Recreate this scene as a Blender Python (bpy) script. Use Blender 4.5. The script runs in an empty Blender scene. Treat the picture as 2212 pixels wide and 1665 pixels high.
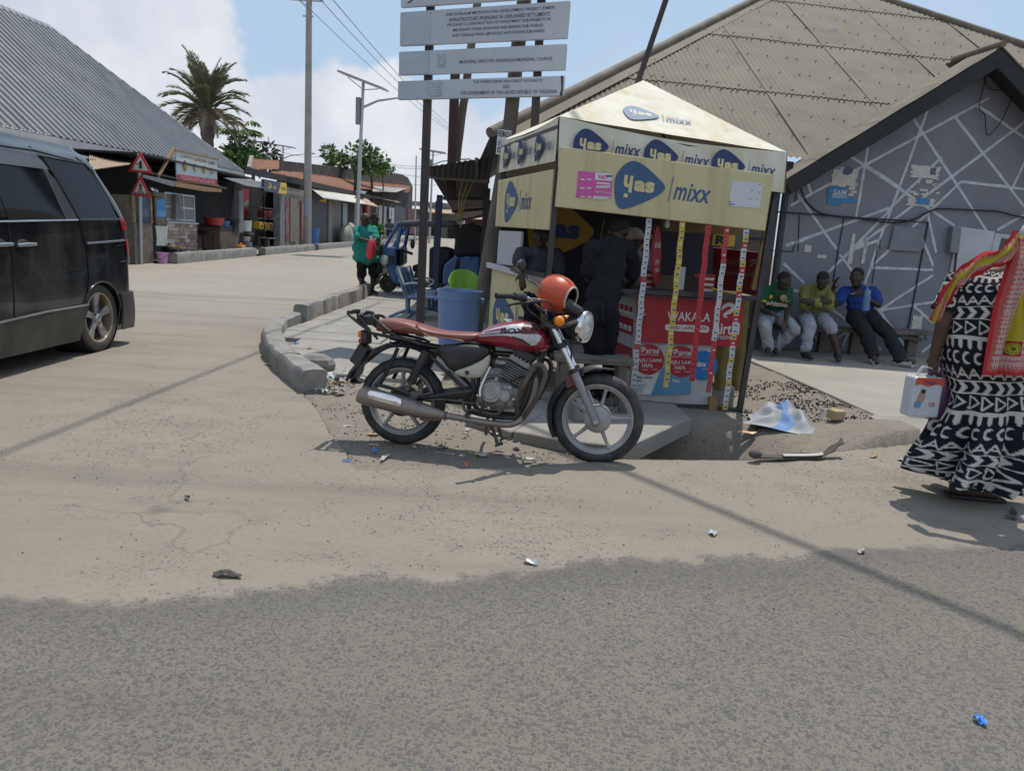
import bpy, bmesh, math, random
import numpy as np
from mathutils import Vector, Matrix, Euler, noise as mnoise
rnd = random.Random(7)
S = bpy.context.scene
C = S.collection
PI = math.pi
CAM_H, FOC, PW, PH = 1.37, 1580.0, 2212.0, 1665.4
PITCH, ROLL = math.atan(317/1580), math.radians(3.4)
cam_d = bpy.data.cameras.new('camera'); cam = bpy.data.objects.new('camera', cam_d); C.objects.link(cam)
cam_d.sensor_width = 36.0; cam_d.lens = 36.0*FOC/PW; cam_d.clip_start = .05; cam_d.clip_end = 3000
CM = (Matrix.Rotation(PI/2-PITCH, 3, 'X') @ Matrix.Rotation(ROLL, 3, 'Z'))
cam.matrix_world = Matrix.Translation((0, 0, CAM_H)) @ CM.to_4x4()
S.camera = cam
S.view_settings.view_transform = 'Standard'; S.view_settings.look = 'None'
S.view_settings.gamma = 1; S.view_settings.exposure = 0.0
S.render.resolution_x = 1024; S.render.resolution_y = 770
SUN = Vector((.15, .37, 1)).normalized()            # towards the sun
sun_d = bpy.data.lights.new('sun', 'SUN'); sun = bpy.data.objects.new('sun', sun_d); C.objects.link(sun)
sun_d.energy = 3.8; sun_d.angle = math.radians(.5); sun_d.color = (1, .94, .85)
sun.rotation_euler = (-SUN).to_track_quat('-Z', 'Y').to_euler()
sun.location = SUN*60
wd = bpy.data.worlds.new('World'); S.world = wd; wd.use_nodes = True
def build_world():
    nt = wd.node_tree; N = nt.nodes; L = nt.links; N.clear()
    def n(t, **k):
        q = N.new(t)
        for a, b in k.items(): setattr(q, a, b)
        return q
    def mth(op, a, b=None, c=None, clamp=False):
        q = n('ShaderNodeMath', operation=op, use_clamp=clamp)
        for i, v in enumerate((a, b, c)):
            if v is None: continue
            if isinstance(v, (int, float)): q.inputs[i].default_value = v
            else: L.new(v, q.inputs[i])
        return q.outputs[0]
    out = n('ShaderNodeOutputWorld'); bg = n('ShaderNodeBackground')
    sky = n('ShaderNodeTexSky', sky_type='NISHITA'); sky.sun_disc = False
    sky.sun_elevation = math.asin(SUN.z); sky.sun_rotation = math.atan2(SUN.x, SUN.y)
    sky.air_density = 1.0; sky.dust_density = 1.6; sky.ozone_density = 1.2
    tc = n('ShaderNodeTexCoord')
    nrm = n('ShaderNodeVectorMath', operation='NORMALIZE'); L.new(tc.outputs['Generated'], nrm.inputs[0])
    sep = n('ShaderNodeSeparateXYZ'); L.new(nrm.outputs[0], sep.inputs[0])
    zz = mth('MAXIMUM', mth('ADD', sep.outputs[2], .16), .03)
    cmb = n('ShaderNodeCombineXYZ')
    L.new(mth('DIVIDE', sep.outputs[0], zz), cmb.inputs[0]); L.new(mth('DIVIDE', sep.outputs[1], zz), cmb.inputs[1])
    n1 = n('ShaderNodeTexNoise'); n1.inputs['Scale'].default_value = .55; n1.inputs['Detail'].default_value = 9; n1.inputs['Roughness'].default_value = .55
    L.new(cmb.outputs[0], n1.inputs['Vector'])
    n2 = n('ShaderNodeTexNoise'); n2.inputs['Scale'].default_value = 7; n2.inputs['Detail'].default_value = 10; n2.inputs['Roughness'].default_value = .56
    L.new(nrm.outputs[0], n2.inputs['Vector'])
    n3 = n('ShaderNodeTexNoise'); n3.inputs['Scale'].default_value = 4.2; n3.inputs['Detail'].default_value = 5
    L.new(nrm.outputs[0], n3.inputs['Vector'])
    total = None
    for d, r, w in CLOUDS:
        vm = n('ShaderNodeVectorMath', operation='DISTANCE'); L.new(nrm.outputs[0], vm.inputs[0]); vm.inputs[1].default_value = d
        q = mth('SUBTRACT', 1.0, mth('DIVIDE', vm.outputs['Value'], r))
        q = mth('MULTIPLY', q, w)
        total = q if total is None else mth('MAXIMUM', total, q)
    tw = mth('ADD', total, mth('MULTIPLY', mth('SUBTRACT', n2.outputs[0], .5), 1.35))
    twr = n('ShaderNodeMapRange', interpolation_type='SMOOTHSTEP'); L.new(tw, twr.inputs[0]); twr.inputs[1].default_value = -.04; twr.inputs[2].default_value = .12
    dk = n('ShaderNodeMapRange', interpolation_type='SMOOTHSTEP'); L.new(n1.outputs[0], dk.inputs[0]); dk.inputs[1].default_value = .52; dk.inputs[2].default_value = .75
    dkm = mth('MULTIPLY', dk.outputs[0], .55)
    mask = mth('MAXIMUM', twr.outputs[0], dkm, clamp=True)
    sh = n('ShaderNodeMapRange'); L.new(mth('ADD', mth('MULTIPLY', n3.outputs[0], .6), mth('MULTIPLY', n2.outputs[0], .5)), sh.inputs[0])
    sh.inputs[1].default_value = .42; sh.inputs[2].default_value = .66
    cc = n('ShaderNodeMix', data_type='RGBA'); L.new(sh.outputs[0], cc.inputs[0])
    cc.inputs[6].default_value = (5.6, 6.15, 7.4, 1); cc.inputs[7].default_value = (8.4, 8.6, 8.95, 1)
    veil = n('ShaderNodeMix', data_type='RGBA'); veil.inputs[0].default_value = .8
    L.new(sky.outputs[0], veil.inputs[6]); veil.inputs[7].default_value = (4.9, 6.6, 8.7, 1)
    mx = n('ShaderNodeMix', data_type='RGBA'); L.new(mask, mx.inputs[0]); L.new(veil.outputs[2], mx.inputs[6]); L.new(cc.outputs[2], mx.inputs[7])
    L.new(mx.outputs[2], bg.inputs[0]); bg.inputs[1].default_value = .1
    L.new(bg.outputs[0], out.inputs[0])
def ray(px, py): return CM @ Vector(((px-PW/2)/FOC, -(py-PH/2)/FOC, -1))
def tz(y): return .012*max(0.0, y-14)
def G(px, py, z=0.0):
    d = ray(px, py); zz = z
    for i in range(60):
        p = Vector((0, 0, CAM_H)) + d*((zz-CAM_H)/d.z); zz = .5*zz+.5*(z+tz(p.y))
    return p
def AT(px, py, Y): d = ray(px, py); return Vector((0, 0, CAM_H)) + d*(Y/d.y)
def AX(px, py, X): d = ray(px, py); return Vector((0, 0, CAM_H)) + d*(X/d.x)
def ONP(px, py, p0, nn):
    d = ray(px, py); c = Vector((0, 0, CAM_H)); return c + d*((Vector(p0)-c).dot(nn)/d.dot(nn))
CLOUDS = [(ray(20, 110).normalized(), .25, 1.0), (ray(260, 150).normalized(), .15, 1.0), (ray(400, 180).normalized(), .08, 1.0), (ray(470, 260).normalized(), .075, 1.0),
          (ray(600, 310).normalized(), .09, .9), (ray(800, 300).normalized(), .09, .8), (ray(760, 225).normalized(), .05, .7), (ray(950, 330).normalized(), .09, .7), (ray(700, 400).normalized(), .16, .8), (ray(1050, 400).normalized(), .10, .6),
          (Vector((-.9, .1, .35)).normalized(), .35, .8), (Vector((.7, -.6, .4)).normalized(), .3, .8), (Vector((-.3, -.9, .3)).normalized(), .4, .8), (Vector((.95, .3, .25)).normalized(), .25, .7)]
build_world()
MATS = {}
def mat(name, col, rough=.6, metal=0.0, var=.12, vs=4.0, bump=0.0, bs=60.0, dirt=None, spec=.5, coat=0.0, alpha=1.0, trans=0.0, streak=None, coord='Object'):
    if name in MATS: return MATS[name]
    m = bpy.data.materials.new(name); m.use_nodes = True; nt = m.node_tree; N = nt.nodes; L = nt.links
    b = N['Principled BSDF']
    tc = N.new('ShaderNodeTexCoord'); src = tc.outputs[coord]
    c = tuple(col)+(1,)
    nz = N.new('ShaderNodeTexNoise'); nz.inputs['Scale'].default_value = vs; nz.inputs['Detail'].default_value = 6; nz.inputs['Roughness'].default_value = .6
    L.new(src, nz.inputs['Vector'])
    mr = N.new('ShaderNodeMapRange'); L.new(nz.outputs[0], mr.inputs[0]); mr.inputs[1].default_value = .3; mr.inputs[2].default_value = .7
    mx = N.new('ShaderNodeMix'); mx.data_type = 'RGBA'; L.new(mr.outputs[0], mx.inputs[0])
    mx.inputs[6].default_value = tuple(max(0, v*(1-var)) for v in col)+(1,); mx.inputs[7].default_value = tuple(min(1, v*(1+var)) for v in col)+(1,)
    o = mx.outputs[2]
    if dirt:
        dc, da, ds = dirt
        n2 = N.new('ShaderNodeTexNoise'); n2.inputs['Scale'].default_value = ds; n2.inputs['Detail'].default_value = 8; n2.inputs['Roughness'].default_value = .65
        L.new(src, n2.inputs['Vector'])
        r2 = N.new('ShaderNodeMapRange'); L.new(n2.outputs[0], r2.inputs[0]); r2.inputs[1].default_value = .45; r2.inputs[2].default_value = .72; r2.inputs[4].default_value = da
        m2 = N.new('ShaderNodeMix'); m2.data_type = 'RGBA'; L.new(r2.outputs[0], m2.inputs[0]); L.new(o, m2.inputs[6]); m2.inputs[7].default_value = tuple(dc)+(1,)
        o = m2.outputs[2]
    if streak:
        dc, da, ss = streak
        mp = N.new('ShaderNodeMapping'); mp.inputs['Scale'].default_value = (ss, ss, ss*.06); L.new(src, mp.inputs[0])
        n3 = N.new('ShaderNodeTexNoise'); n3.inputs['Scale'].default_value = 1; n3.inputs['Detail'].default_value = 5; L.new(mp.outputs[0], n3.inputs['Vector'])
        r3 = N.new('ShaderNodeMapRange'); L.new(n3.outputs[0], r3.inputs[0]); r3.inputs[1].default_value = .5; r3.inputs[2].default_value = .72; r3.inputs[4].default_value = da
        m3 = N.new('ShaderNodeMix'); m3.data_type = 'RGBA'; L.new(r3.outputs[0], m3.inputs[0]); L.new(o, m3.inputs[6]); m3.inputs[7].default_value = tuple(dc)+(1,)
        o = m3.outputs[2]
    L.new(o, b.inputs['Base Color'])
    b.inputs['Roughness'].default_value = rough; b.inputs['Metallic'].default_value = metal
    b.inputs['Specular IOR Level'].default_value = spec
    b.inputs['Coat Weight'].default_value = coat; b.inputs['Alpha'].default_value = alpha; b.inputs['Transmission Weight'].default_value = trans
    if bump:
        n4 = N.new('ShaderNodeTexNoise'); n4.inputs['Scale'].default_value = bs; n4.inputs['Detail'].default_value = 6; L.new(src, n4.inputs['Vector'])
        bp = N.new('ShaderNodeBump'); bp.inputs['Strength'].default_value = bump; bp.inputs['Distance'].default_value = .01
        L.new(n4.outputs[0], bp.inputs['Height']); L.new(bp.outputs[0], b.inputs['Normal'])
    MATS[name] = m; return m
def attr_mat(name, rough=.8, bump=.15, bs=300):
    if name in MATS: return MATS[name]
    m = bpy.data.materials.new(name); m.use_nodes = True; nt = m.node_tree; N = nt.nodes; L = nt.links; b = N['Principled BSDF']
    a = N.new('ShaderNodeVertexColor'); a.layer_name = 'print'; L.new(a.outputs[0], b.inputs['Base Color']); b.inputs['Roughness'].default_value = rough; b.inputs['Specular IOR Level'].default_value = .2
    tc = N.new('ShaderNodeTexCoord'); n4 = N.new('ShaderNodeTexNoise'); n4.inputs['Scale'].default_value = bs; L.new(tc.outputs['Object'], n4.inputs['Vector'])
    bp = N.new('ShaderNodeBump'); bp.inputs['Strength'].default_value = bump; bp.inputs['Distance'].default_value = .003; L.new(n4.outputs[0], bp.inputs['Height']); L.new(bp.outputs[0], b.inputs['Normal'])
    MATS[name] = m; return m
def tag(o, label=None, cat=None, group=None, kind=None):
    if label: o['label'] = label
    if cat: o['category'] = cat
    if group: o['group'] = group
    if kind: o['kind'] = kind
    return o
def empty(name, loc=(0, 0, 0), rot=None, label=None, cat=None, group=None):
    o = bpy.data.objects.new(name, None); C.objects.link(o); o.location = loc; o.empty_display_size = .1
    if rot is not None: o.rotation_euler = rot if hasattr(rot, '__len__') else (0, 0, rot)
    return tag(o, label, cat, group)
def orth(d):
    d = Vector(d).normalized(); a = Vector((0, 0, 1)) if abs(d.z) < .9 else Vector((1, 0, 0))
    u = d.cross(a).normalized(); return u, d.cross(u).normalized(), d
class Fr:
    def __init__(s, o, u, v):
        s.o = Vector(o); s.u = Vector(u).normalized(); v = Vector(v); s.v = (v-s.u*v.dot(s.u)).normalized(); s.n = s.u.cross(s.v)
    def __call__(s, a, b, c=0.0): return s.o+s.u*a+s.v*b+s.n*c
    def uv(s, p): d = Vector(p)-s.o; return d.dot(s.u), d.dot(s.v)
    def mat(s, a=0, b=0, c=0, rot=0.0):
        m = Matrix((s.u, s.v, s.n)).transposed().to_4x4(); m.translation = s(a, b, c); return m @ Matrix.Rotation(rot, 4, 'Z')
class MB:
    def __init__(s, T=None): s.v = []; s.f = []; s.T = T
    def add(s, vs, fs):
        k = len(s.v)
        s.v += [tuple(s.T @ Vector(p)) for p in vs] if s.T is not None else [tuple(p) for p in vs]
        s.f += [tuple(i+k for i in f) for f in fs]; return s
    def box(s, c, d, R=None):
        vs = []
        for x in (-.5, .5):
            for y in (-.5, .5):
                for z in (-.5, .5):
                    p = Vector((x*d[0], y*d[1], z*d[2])); p = R @ p if R is not None else p; vs.append(Vector(c)+p)
        return s.add(vs, [(0, 1, 3, 2), (4, 6, 7, 5), (0, 4, 5, 1), (2, 3, 7, 6), (0, 2, 6, 4), (1, 5, 7, 3)])
    def bar(s, a, b, w, h, up=(0, 0, 1)):
        a = Vector(a); b = Vector(b); d = (b-a).normalized(); up = Vector(up)
        if abs(d.dot(up)) > .95: up = Vector((0, 1, 0))
        r = d.cross(up).normalized(); u = r.cross(d); vs = []
        for p in (a, b):
            for i, j in ((-1, -1), (1, -1), (1, 1), (-1, 1)): vs.append(p+r*(i*w/2)+u*(j*h/2))
        return s.add(vs, [(3, 2, 1, 0), (4, 5, 6, 7), (0, 1, 5, 4), (1, 2, 6, 5), (2, 3, 7, 6), (3, 0, 4, 7)])
    def cyl(s, a, b, r0, r1=None, n=12, caps=True):
        r1 = r0 if r1 is None else r1; a = Vector(a); b = Vector(b); u, w, d = orth(b-a); vs = []
        for p, r in ((a, r0), (b, r1)):
            for i in range(n): t = 2*PI*i/n; vs.append(p+(u*math.cos(t)+w*math.sin(t))*r)
        fs = [(i, (i+1) % n, n+(i+1) % n, n+i) for i in range(n)]
        if caps: fs += [tuple(reversed(range(n))), tuple(range(n, 2*n))]
        return s.add(vs, fs)
    def tube(s, pts, r, n=8, closed=False, caps=True):
        pts = [Vector(p) for p in pts]; m = len(pts); rr = r if hasattr(r, '__len__') else [r]*m; vs = []; pu = None
        for i, p in enumerate(pts):
            if closed: d = pts[(i+1) % m]-pts[i-1]
            else: d = pts[min(i+1, m-1)]-pts[max(i-1, 0)]
            d.normalize()
            if pu is None: u, w, _ = orth(d)
            else:
                u = pu-d*pu.dot(d); u = u.normalized() if u.length > 1e-6 else orth(d)[0]; w = d.cross(u)
            pu = u
            for k in range(n): t = 2*PI*k/n; vs.append(p+(u*math.cos(t)+w*math.sin(t))*rr[i])
        fs = []
        for i in range(m if closed else m-1):
            for k in range(n): a = i*n+k; b2 = i*n+(k+1) % n; j = ((i+1) % m)*n; fs.append((a, b2, j+(k+1) % n, j+k))
        if caps and not closed: fs += [tuple(reversed(range(n))), tuple(range((m-1)*n, m*n))]
        return s.add(vs, fs)
    def lathe(s, prof, a, d, n=24, closed=False, u0=None):
        u, w, d = orth(d); a = Vector(a); vs = []; m = len(prof)
        for r, h in prof:
            for i in range(n): t = 2*PI*i/n; vs.append(a+d*h+(u*math.cos(t)+w*math.sin(t))*max(r, 1e-5))
        fs = []
        for j in range(m if closed else m-1):
            for i in range(n): k = (j+1) % m; fs.append((j*n+i, j*n+(i+1) % n, k*n+(i+1) % n, k*n+i))
        return s.add(vs, fs)
    def ell(s, c, r, R=None, n=14, m=9):
        vs = []; c = Vector(c)
        for j in range(m+1):
            ph = PI*j/m
            for i in range(n):
                t = 2*PI*i/n; p = Vector((r[0]*math.sin(ph)*math.cos(t), r[1]*math.sin(ph)*math.sin(t), r[2]*math.cos(ph)))
                vs.append(c+(R @ p if R is not None else p))
        fs = [(j*n+i, (j+1)*n+i, (j+1)*n+(i+1) % n, j*n+(i+1) % n) for j in range(m) for i in range(n)]
        return s.add(vs, fs)
    def cap(s, a, b, r0, r1, n=12):
        a = Vector(a); b = Vector(b); d = b-a; L = d.length; prof = []
        for k in range(5): t = PI/2*k/4; prof.append((r0*math.sin(t), -r0*math.cos(t)))
        for k in range(5): t = PI/2*k/4; prof.append((r1*math.cos(t), L+r1*math.sin(t)))
        return s.lathe(prof, a, d if L > 1e-6 else Vector((0, 0, 1)), n)
    def prism(s, poly, fr, c0, c1):
        n = len(poly); vs = [fr(x, y, c0) for x, y in poly]+[fr(x, y, c1) for x, y in poly]
        return s.add(vs, [tuple(reversed(range(n))), tuple(range(n, 2*n))]+[(i, (i+1) % n, n+(i+1) % n, n+i) for i in range(n)])
    def poly(s, pts): return s.add(pts, [tuple(range(len(pts)))])
    def loft(s, rings, closed=True, caps=True):
        n = len(rings[0]); vs = [p for r in rings for p in r]; fs = []
        for j in range(len(rings)-1):
            for i in range(n if closed else n-1): fs.append((j*n+i, j*n+(i+1) % n, (j+1)*n+(i+1) % n, (j+1)*n+i))
        if caps and closed: fs += [tuple(reversed(range(n))), tuple(range((len(rings)-1)*n, len(rings)*n))]
        return s.add(vs, fs)
    def grid(s, nu, nv, fn):
        vs = [fn(i/nu, j/nv) for j in range(nv+1) for i in range(nu+1)]
        return s.add(vs, [(j*(nu+1)+i, j*(nu+1)+i+1, (j+1)*(nu+1)+i+1, (j+1)*(nu+1)+i) for j in range(nv) for i in range(nu)])
    def mesh(s, name, recalc=True, weld=False):
        me = bpy.data.meshes.new(name); me.from_pydata(s.v, [], s.f)
        if recalc or weld:
            bm = bmesh.new(); bm.from_mesh(me)
            if weld: bmesh.ops.remove_doubles(bm, verts=bm.verts, dist=1e-5)
            if recalc: bmesh.ops.recalc_face_normals(bm, faces=bm.faces)
            bm.to_mesh(me); bm.free()
        return me
    def build(s, name, m, parent=None, smooth=None, bevel=0, solid=0, subd=0, weld=False, recalc=True, loc=None, seg=2):
        me = s.mesh(name, recalc, weld)
        o = bpy.data.objects.new(name, me); C.objects.link(o)
        if m is not None: me.materials.append(m)
        if smooth is not None and len(me.polygons):
            me.polygons.foreach_set('use_smooth', [True]*len(me.polygons))
            if smooth < 180:
                bm = bmesh.new(); bm.from_mesh(me); a = math.radians(smooth)
                for e in bm.edges:
                    if len(e.link_faces) != 2 or e.calc_face_angle(0) > a: e.smooth = False
                bm.to_mesh(me); bm.free()
        if solid: q = o.modifiers.new('thick', 'SOLIDIFY'); q.thickness = solid; q.offset = 0
        if bevel: q = o.modifiers.new('edge', 'BEVEL'); q.width = bevel; q.segments = seg; q.limit_method = 'ANGLE'; q.angle_limit = math.radians(40)
        if subd: q = o.modifiers.new('sub', 'SUBSURF'); q.levels = subd; q.render_levels = subd
        if parent is not None: put(o, parent)
        if loc is not None: o.location = loc
        return o
def put(o, parent):
    o.parent = parent; return o
def lathe_obj(name, prof, a, d, m, parent=None, n=24, smooth=40): return MB().lathe(prof, a, d, n).build(name, m, parent, smooth=smooth)
def text(s, fr, a, b, m, parent, width=None, height=None, c=.003, name='lettering', bold=0.0, shear=0.0, rot=0.0, align='CENTER', thick=0.0015, spacing=1.0, line=1.0):
    cu = bpy.data.curves.new(name, 'FONT'); cu.body = s; cu.size = 1; cu.align_x = align; cu.offset = bold; cu.shear = shear; cu.space_character = spacing; cu.space_line = line
    cu.resolution_u = 3; cu.extrude = 0
    t = bpy.data.objects.new(name, cu); me = bpy.data.meshes.new_from_object(t)
    bpy.data.objects.remove(t); bpy.data.curves.remove(cu)
    me.name = name
    n = len(me.vertices); co = np.zeros(n*3, np.float32); me.vertices.foreach_get('co', co); co = co.reshape(-1, 3)
    lo = co.min(0); hi = co.max(0); w = hi[0]-lo[0]; h = hi[1]-lo[1]
    sx = width/w if width else height/h; sy = height/h if height else sx
    co[:, 0] = (co[:, 0]-(lo[0]+hi[0])/2)*sx; co[:, 1] = (co[:, 1]-(lo[1]+hi[1])/2)*sy
    M4 = np.array(fr.mat(a, b, c, rot)); co2 = np.c_[co, np.ones(n)] @ M4.T
    me.vertices.foreach_set('co', co2[:, :3].astype(np.float32).ravel()); me.materials.clear(); me.materials.append(m); me.update()
    o = bpy.data.objects.new(name, me); C.objects.link(o)
    if parent is not None: o.parent = parent
    return o
def copy_tree(o, parent=None):
    c = o.copy(); C.objects.link(c); c.parent = parent
    for ch in list(o.children): copy_tree(ch, c)
    return c
def smooth_poly(pts, it=2):
    for _ in range(it):
        q = []
        for i in range(len(pts)):
            a, b = pts[i], pts[(i+1) % len(pts)]
            q += [(a[0]*.75+b[0]*.25, a[1]*.75+b[1]*.25), (a[0]*.25+b[0]*.75, a[1]*.25+b[1]*.75)]
        pts = q
    return pts
def spline(pts, n=6):
    P = [Vector(p) for p in pts]; out = []
    for i in range(len(P)-1):
        a = P[max(i-1, 0)]; b = P[i]; c = P[i+1]; d = P[min(i+2, len(P)-1)]
        for k in range(n):
            t = k/n; out.append(.5*((2*b)+(c-a)*t+(2*a-5*b+4*c-d)*t*t+(3*b-a-3*c+d)*t**3))
    out.append(P[-1]); return out
def sm(a, b, x): t = min(1, max(0, (x-a)/(b-a))); return t*t*(3-2*t)
def nz3(x, y, z=0, s=1.0): return mnoise.noise(Vector((x*s, y*s, z*s)))
# ================================================================ ground, roads, pavements
KV = 2212/3840
def ZM(x0, y0, s): return lambda x, y: ((x0+x/s)*KV, (y0+y/s)*KV)
Z1 = ZM(600, 560, 3.784); Z2 = ZM(1000, 560, 3.784); Z3 = ZM(400, 560, 3.785); Z4 = ZM(1560, 480, 3.965); Z5 = ZM(1050, 0, 3.33)
ZL = ZM(0, 500, 1.85); ZM3 = ZM(850, 450, 2.379); ZS = ZM(1450, 0, 3.16); ZW = ZM(2800, 100, 1.9587); ZMEN = ZM(2800, 900, 3.027)
ZK = ZM(1800, 280, 1.907); ZC = ZM(2200, 800, 2.135); ZF = ZM(3250, 850, 1.388); ZT = ZM(1250, 750, 3.16); ZR = ZM(2300, 1300, 1.4364); Z0 = ZM(0, 0, 2.212)
def ground_mat(name, base, stone, stone_scale, cover, dust, patch_scale=.6, bump=.5, rough=.9, apron=None):
    m = bpy.data.materials.new(name); m.use_nodes = True; nt = m.node_tree; N = nt.nodes; L = nt.links; b = N['Principled BSDF']
    g = N.new('ShaderNodeNewGeometry'); P = g.outputs['Position']
    def noise(sc, det=6, rg=.6, src=None):
        q = N.new('ShaderNodeTexNoise'); q.inputs['Scale'].default_value = sc; q.inputs['Detail'].default_value = det; q.inputs['Roughness'].default_value = rg; L.new(src or P, q.inputs['Vector']); return q.outputs[0]
    def mr(x, a, bb, c=0., d=1.):
        q = N.new('ShaderNodeMapRange'); L.new(x, q.inputs[0])
        for k, v in enumerate((a, bb, c, d)): q.inputs[k+1].default_value = v
        return q.outputs[0]
    def mul(x, y, op='MULTIPLY'):
        q = N.new('ShaderNodeMath'); q.operation = op
        for i, v in enumerate((x, y)):
            if isinstance(v, (int, float)): q.inputs[i].default_value = v
            else: L.new(v, q.inputs[i])
        return q.outputs[0]
    add = lambda x, y: mul(x, y, 'ADD')
    def mix(f, a, bb):
        q = N.new('ShaderNodeMix'); q.data_type = 'RGBA'; L.new(f, q.inputs[0])
        for i, v in ((6, a), (7, bb)):
            if isinstance(v, tuple): q.inputs[i].default_value = v+(1,)
            else: L.new(v, q.inputs[i])
        return q.outputs[2]
    big = noise(patch_scale, 5); mid = noise(patch_scale*6, 4); fine = noise(34, 5); grain = noise(300, 3, .7)
    def dark(c, f, k): return mix(f, c, tuple(v*k for v in base))
    col = mix(mr(big, .3, .7), tuple(v*.9 for v in base), tuple(v*1.1 for v in base)); col = mix(mr(noise(patch_scale*1.7, 4), .42, .68, 0, .5), col, dust); cov = add(mr(big, .3, .7, cover-.24, cover+.24), mr(mid, .3, .7, -.14, .14))
    if apron:
        abase, acover, street = apron; sp = N.new('ShaderNodeSeparateXYZ'); L.new(P, sp.inputs[0])
        t = add(add(sp.outputs[1], -2.83), mul(sp.outputs[0], -.2815)); t = add(t, add(mr(noise(1.3, 4), .3, .7, -.13, .13), mr(noise(9, 6, .7), .3, .7, -.06, .06))); d = mr(t, -.06, .07)
        ac = mix(mr(big, .3, .7), tuple(v*.88 for v in abase), tuple(v*1.1 for v in abase)); ac = mix(mr(mid, .35, .7, 0, .4), ac, tuple(v*.82 for v in abase)); ac = mix(mr(sp.outputs[1], 8, 14), ac, street); col = mix(d, col, ac)
        acv = add(add(mr(big, .35, .72, acover-.2, acover+.42), mr(mid, .3, .7, -.2, .2)), mr(sp.outputs[1], 4.5, 7, 0, -.3)); q = N.new('ShaderNodeMix'); L.new(d, q.inputs[0]); L.new(cov, q.inputs[2]); L.new(acv, q.inputs[3]); cov = q.outputs[0]
        edge = mr(t, -.35, -.02, 0, 1); edge = mul(edge, mr(t, 0, .05, 1, 0)); col = mix(mul(edge, .35), col, tuple(v*.75 for v in stone))
    st = None
    for sc_, cv, lo, hi in ((stone_scale, -.06, .30, .62), (stone_scale*2.3, -.1, .30, .6)):
        wp = N.new('ShaderNodeTexNoise'); wp.inputs['Scale'].default_value = sc_*.6; L.new(P, wp.inputs['Vector'])
        vm = N.new('ShaderNodeVectorMath'); vm.operation = 'MULTIPLY_ADD'; L.new(wp.outputs['Color'], vm.inputs[0]); vm.inputs[1].default_value = (.9/sc_,)*3; L.new(P, vm.inputs[2])
        vo = N.new('ShaderNodeTexVoronoi'); vo.inputs['Scale'].default_value = sc_; L.new(vm.outputs[0], vo.inputs['Vector'])
        sc = N.new('ShaderNodeSeparateColor'); L.new(vo.outputs['Color'], sc.inputs[0])
        bare = mr(mul(add(cov, cv), sc.outputs[0], 'SUBTRACT'), -.05, .10); inside = mr(mul(mr(sc.outputs[1], 0, 1, lo, hi), vo.outputs['Distance'], 'SUBTRACT'), -.02, .12); one = mul(bare, inside)
        stc = mix(sc.outputs[2], tuple(v*.7 for v in stone), tuple(v*1.45 for v in stone)); col = mix(mul(one, mr(fine, .3, .7, 1, .6)), col, stc); st = one if st is None else mul(st, one, 'MAXIMUM')
    col = dark(col, mr(grain, .4, .7, 0, .38), .55); col = dark(col, mr(fine, .45, .75, 0, .3), .7)
    mp = N.new('ShaderNodeMapping'); mp.inputs['Scale'].default_value = (.22, 1.7, 1); mp.inputs['Rotation'].default_value = (0, 0, -.2); L.new(P, mp.inputs[0]); col = dark(col, mr(noise(.9, 5, .6, mp.outputs[0]), .5, .72, 0, .42 if apron else .15), .5)
    col = dark(col, mr(noise(2.6, 4, .55), .66, .74, 0, .4), .4)
    cw = N.new('ShaderNodeTexNoise'); cw.inputs['Scale'].default_value = 1.6; cw.inputs['Detail'].default_value = 6; L.new(P, cw.inputs['Vector']); cm = N.new('ShaderNodeVectorMath'); cm.operation = 'MULTIPLY_ADD'; L.new(cw.outputs['Color'], cm.inputs[0]); cm.inputs[1].default_value = (.9, .9, 0); L.new(P, cm.inputs[2])
    ce = N.new('ShaderNodeTexVoronoi'); ce.feature = 'DISTANCE_TO_EDGE'; ce.inputs['Scale'].default_value = .42; L.new(cm.outputs[0], ce.inputs['Vector']); cr = mul(mr(ce.outputs['Distance'], .0015, .005, 1, 0), mr(noise(.8, 3), .48, .62)); col = dark(col, mul(cr, .28), .4)
    L.new(col, b.inputs['Base Color']); b.inputs['Roughness'].default_value = rough; b.inputs['Specular IOR Level'].default_value = .25
    h = add(add(mul(grain, .3), mul(fine, .8)), mul(st, .4)); h = mul(h, mul(cr, .4), 'SUBTRACT')
    bp = N.new('ShaderNodeBump'); bp.inputs['Strength'].default_value = bump; bp.inputs['Distance'].default_value = .008; L.new(h, bp.inputs['Height']); L.new(bp.outputs[0], b.inputs['Normal'])
    return m
M_ROAD = ground_mat('dusty_road', (.19, .174, .148), (.098, .097, .102), 66, .66, (.212, .184, .148), .5, .8, apron=((.285, .250, .205), .10, (.31, .280, .238)))
M_STREET = ground_mat('street_concrete', (.31, .280, .238), (.2, .19, .18), 40, -.1, (.31, .272, .225), .3, .4)
M_DIRT = ground_mat('trodden_dirt', (.245, .215, .18), (.13, .118, .105), 60, .25, (.22, .187, .15), 1.2, 1.0, .95)
M_SLAB = mat('slab_concrete', (.27, .255, .23), .9, var=.16, vs=2.5, bump=.35, bs=70, dirt=((.22, .20, .18), .6, 3), coord='Object')
M_KERB = mat('kerb_concrete', (.235, .225, .21), .92, var=.22, vs=5, bump=.6, bs=60, dirt=((.12, .115, .11), .7, 4))
M_PLAT = mat('platform_concrete', (.285, .262, .222), .8, var=.14, vs=1.5, bump=.2, bs=40, dirt=((.22, .205, .18), .5, 6))
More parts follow.
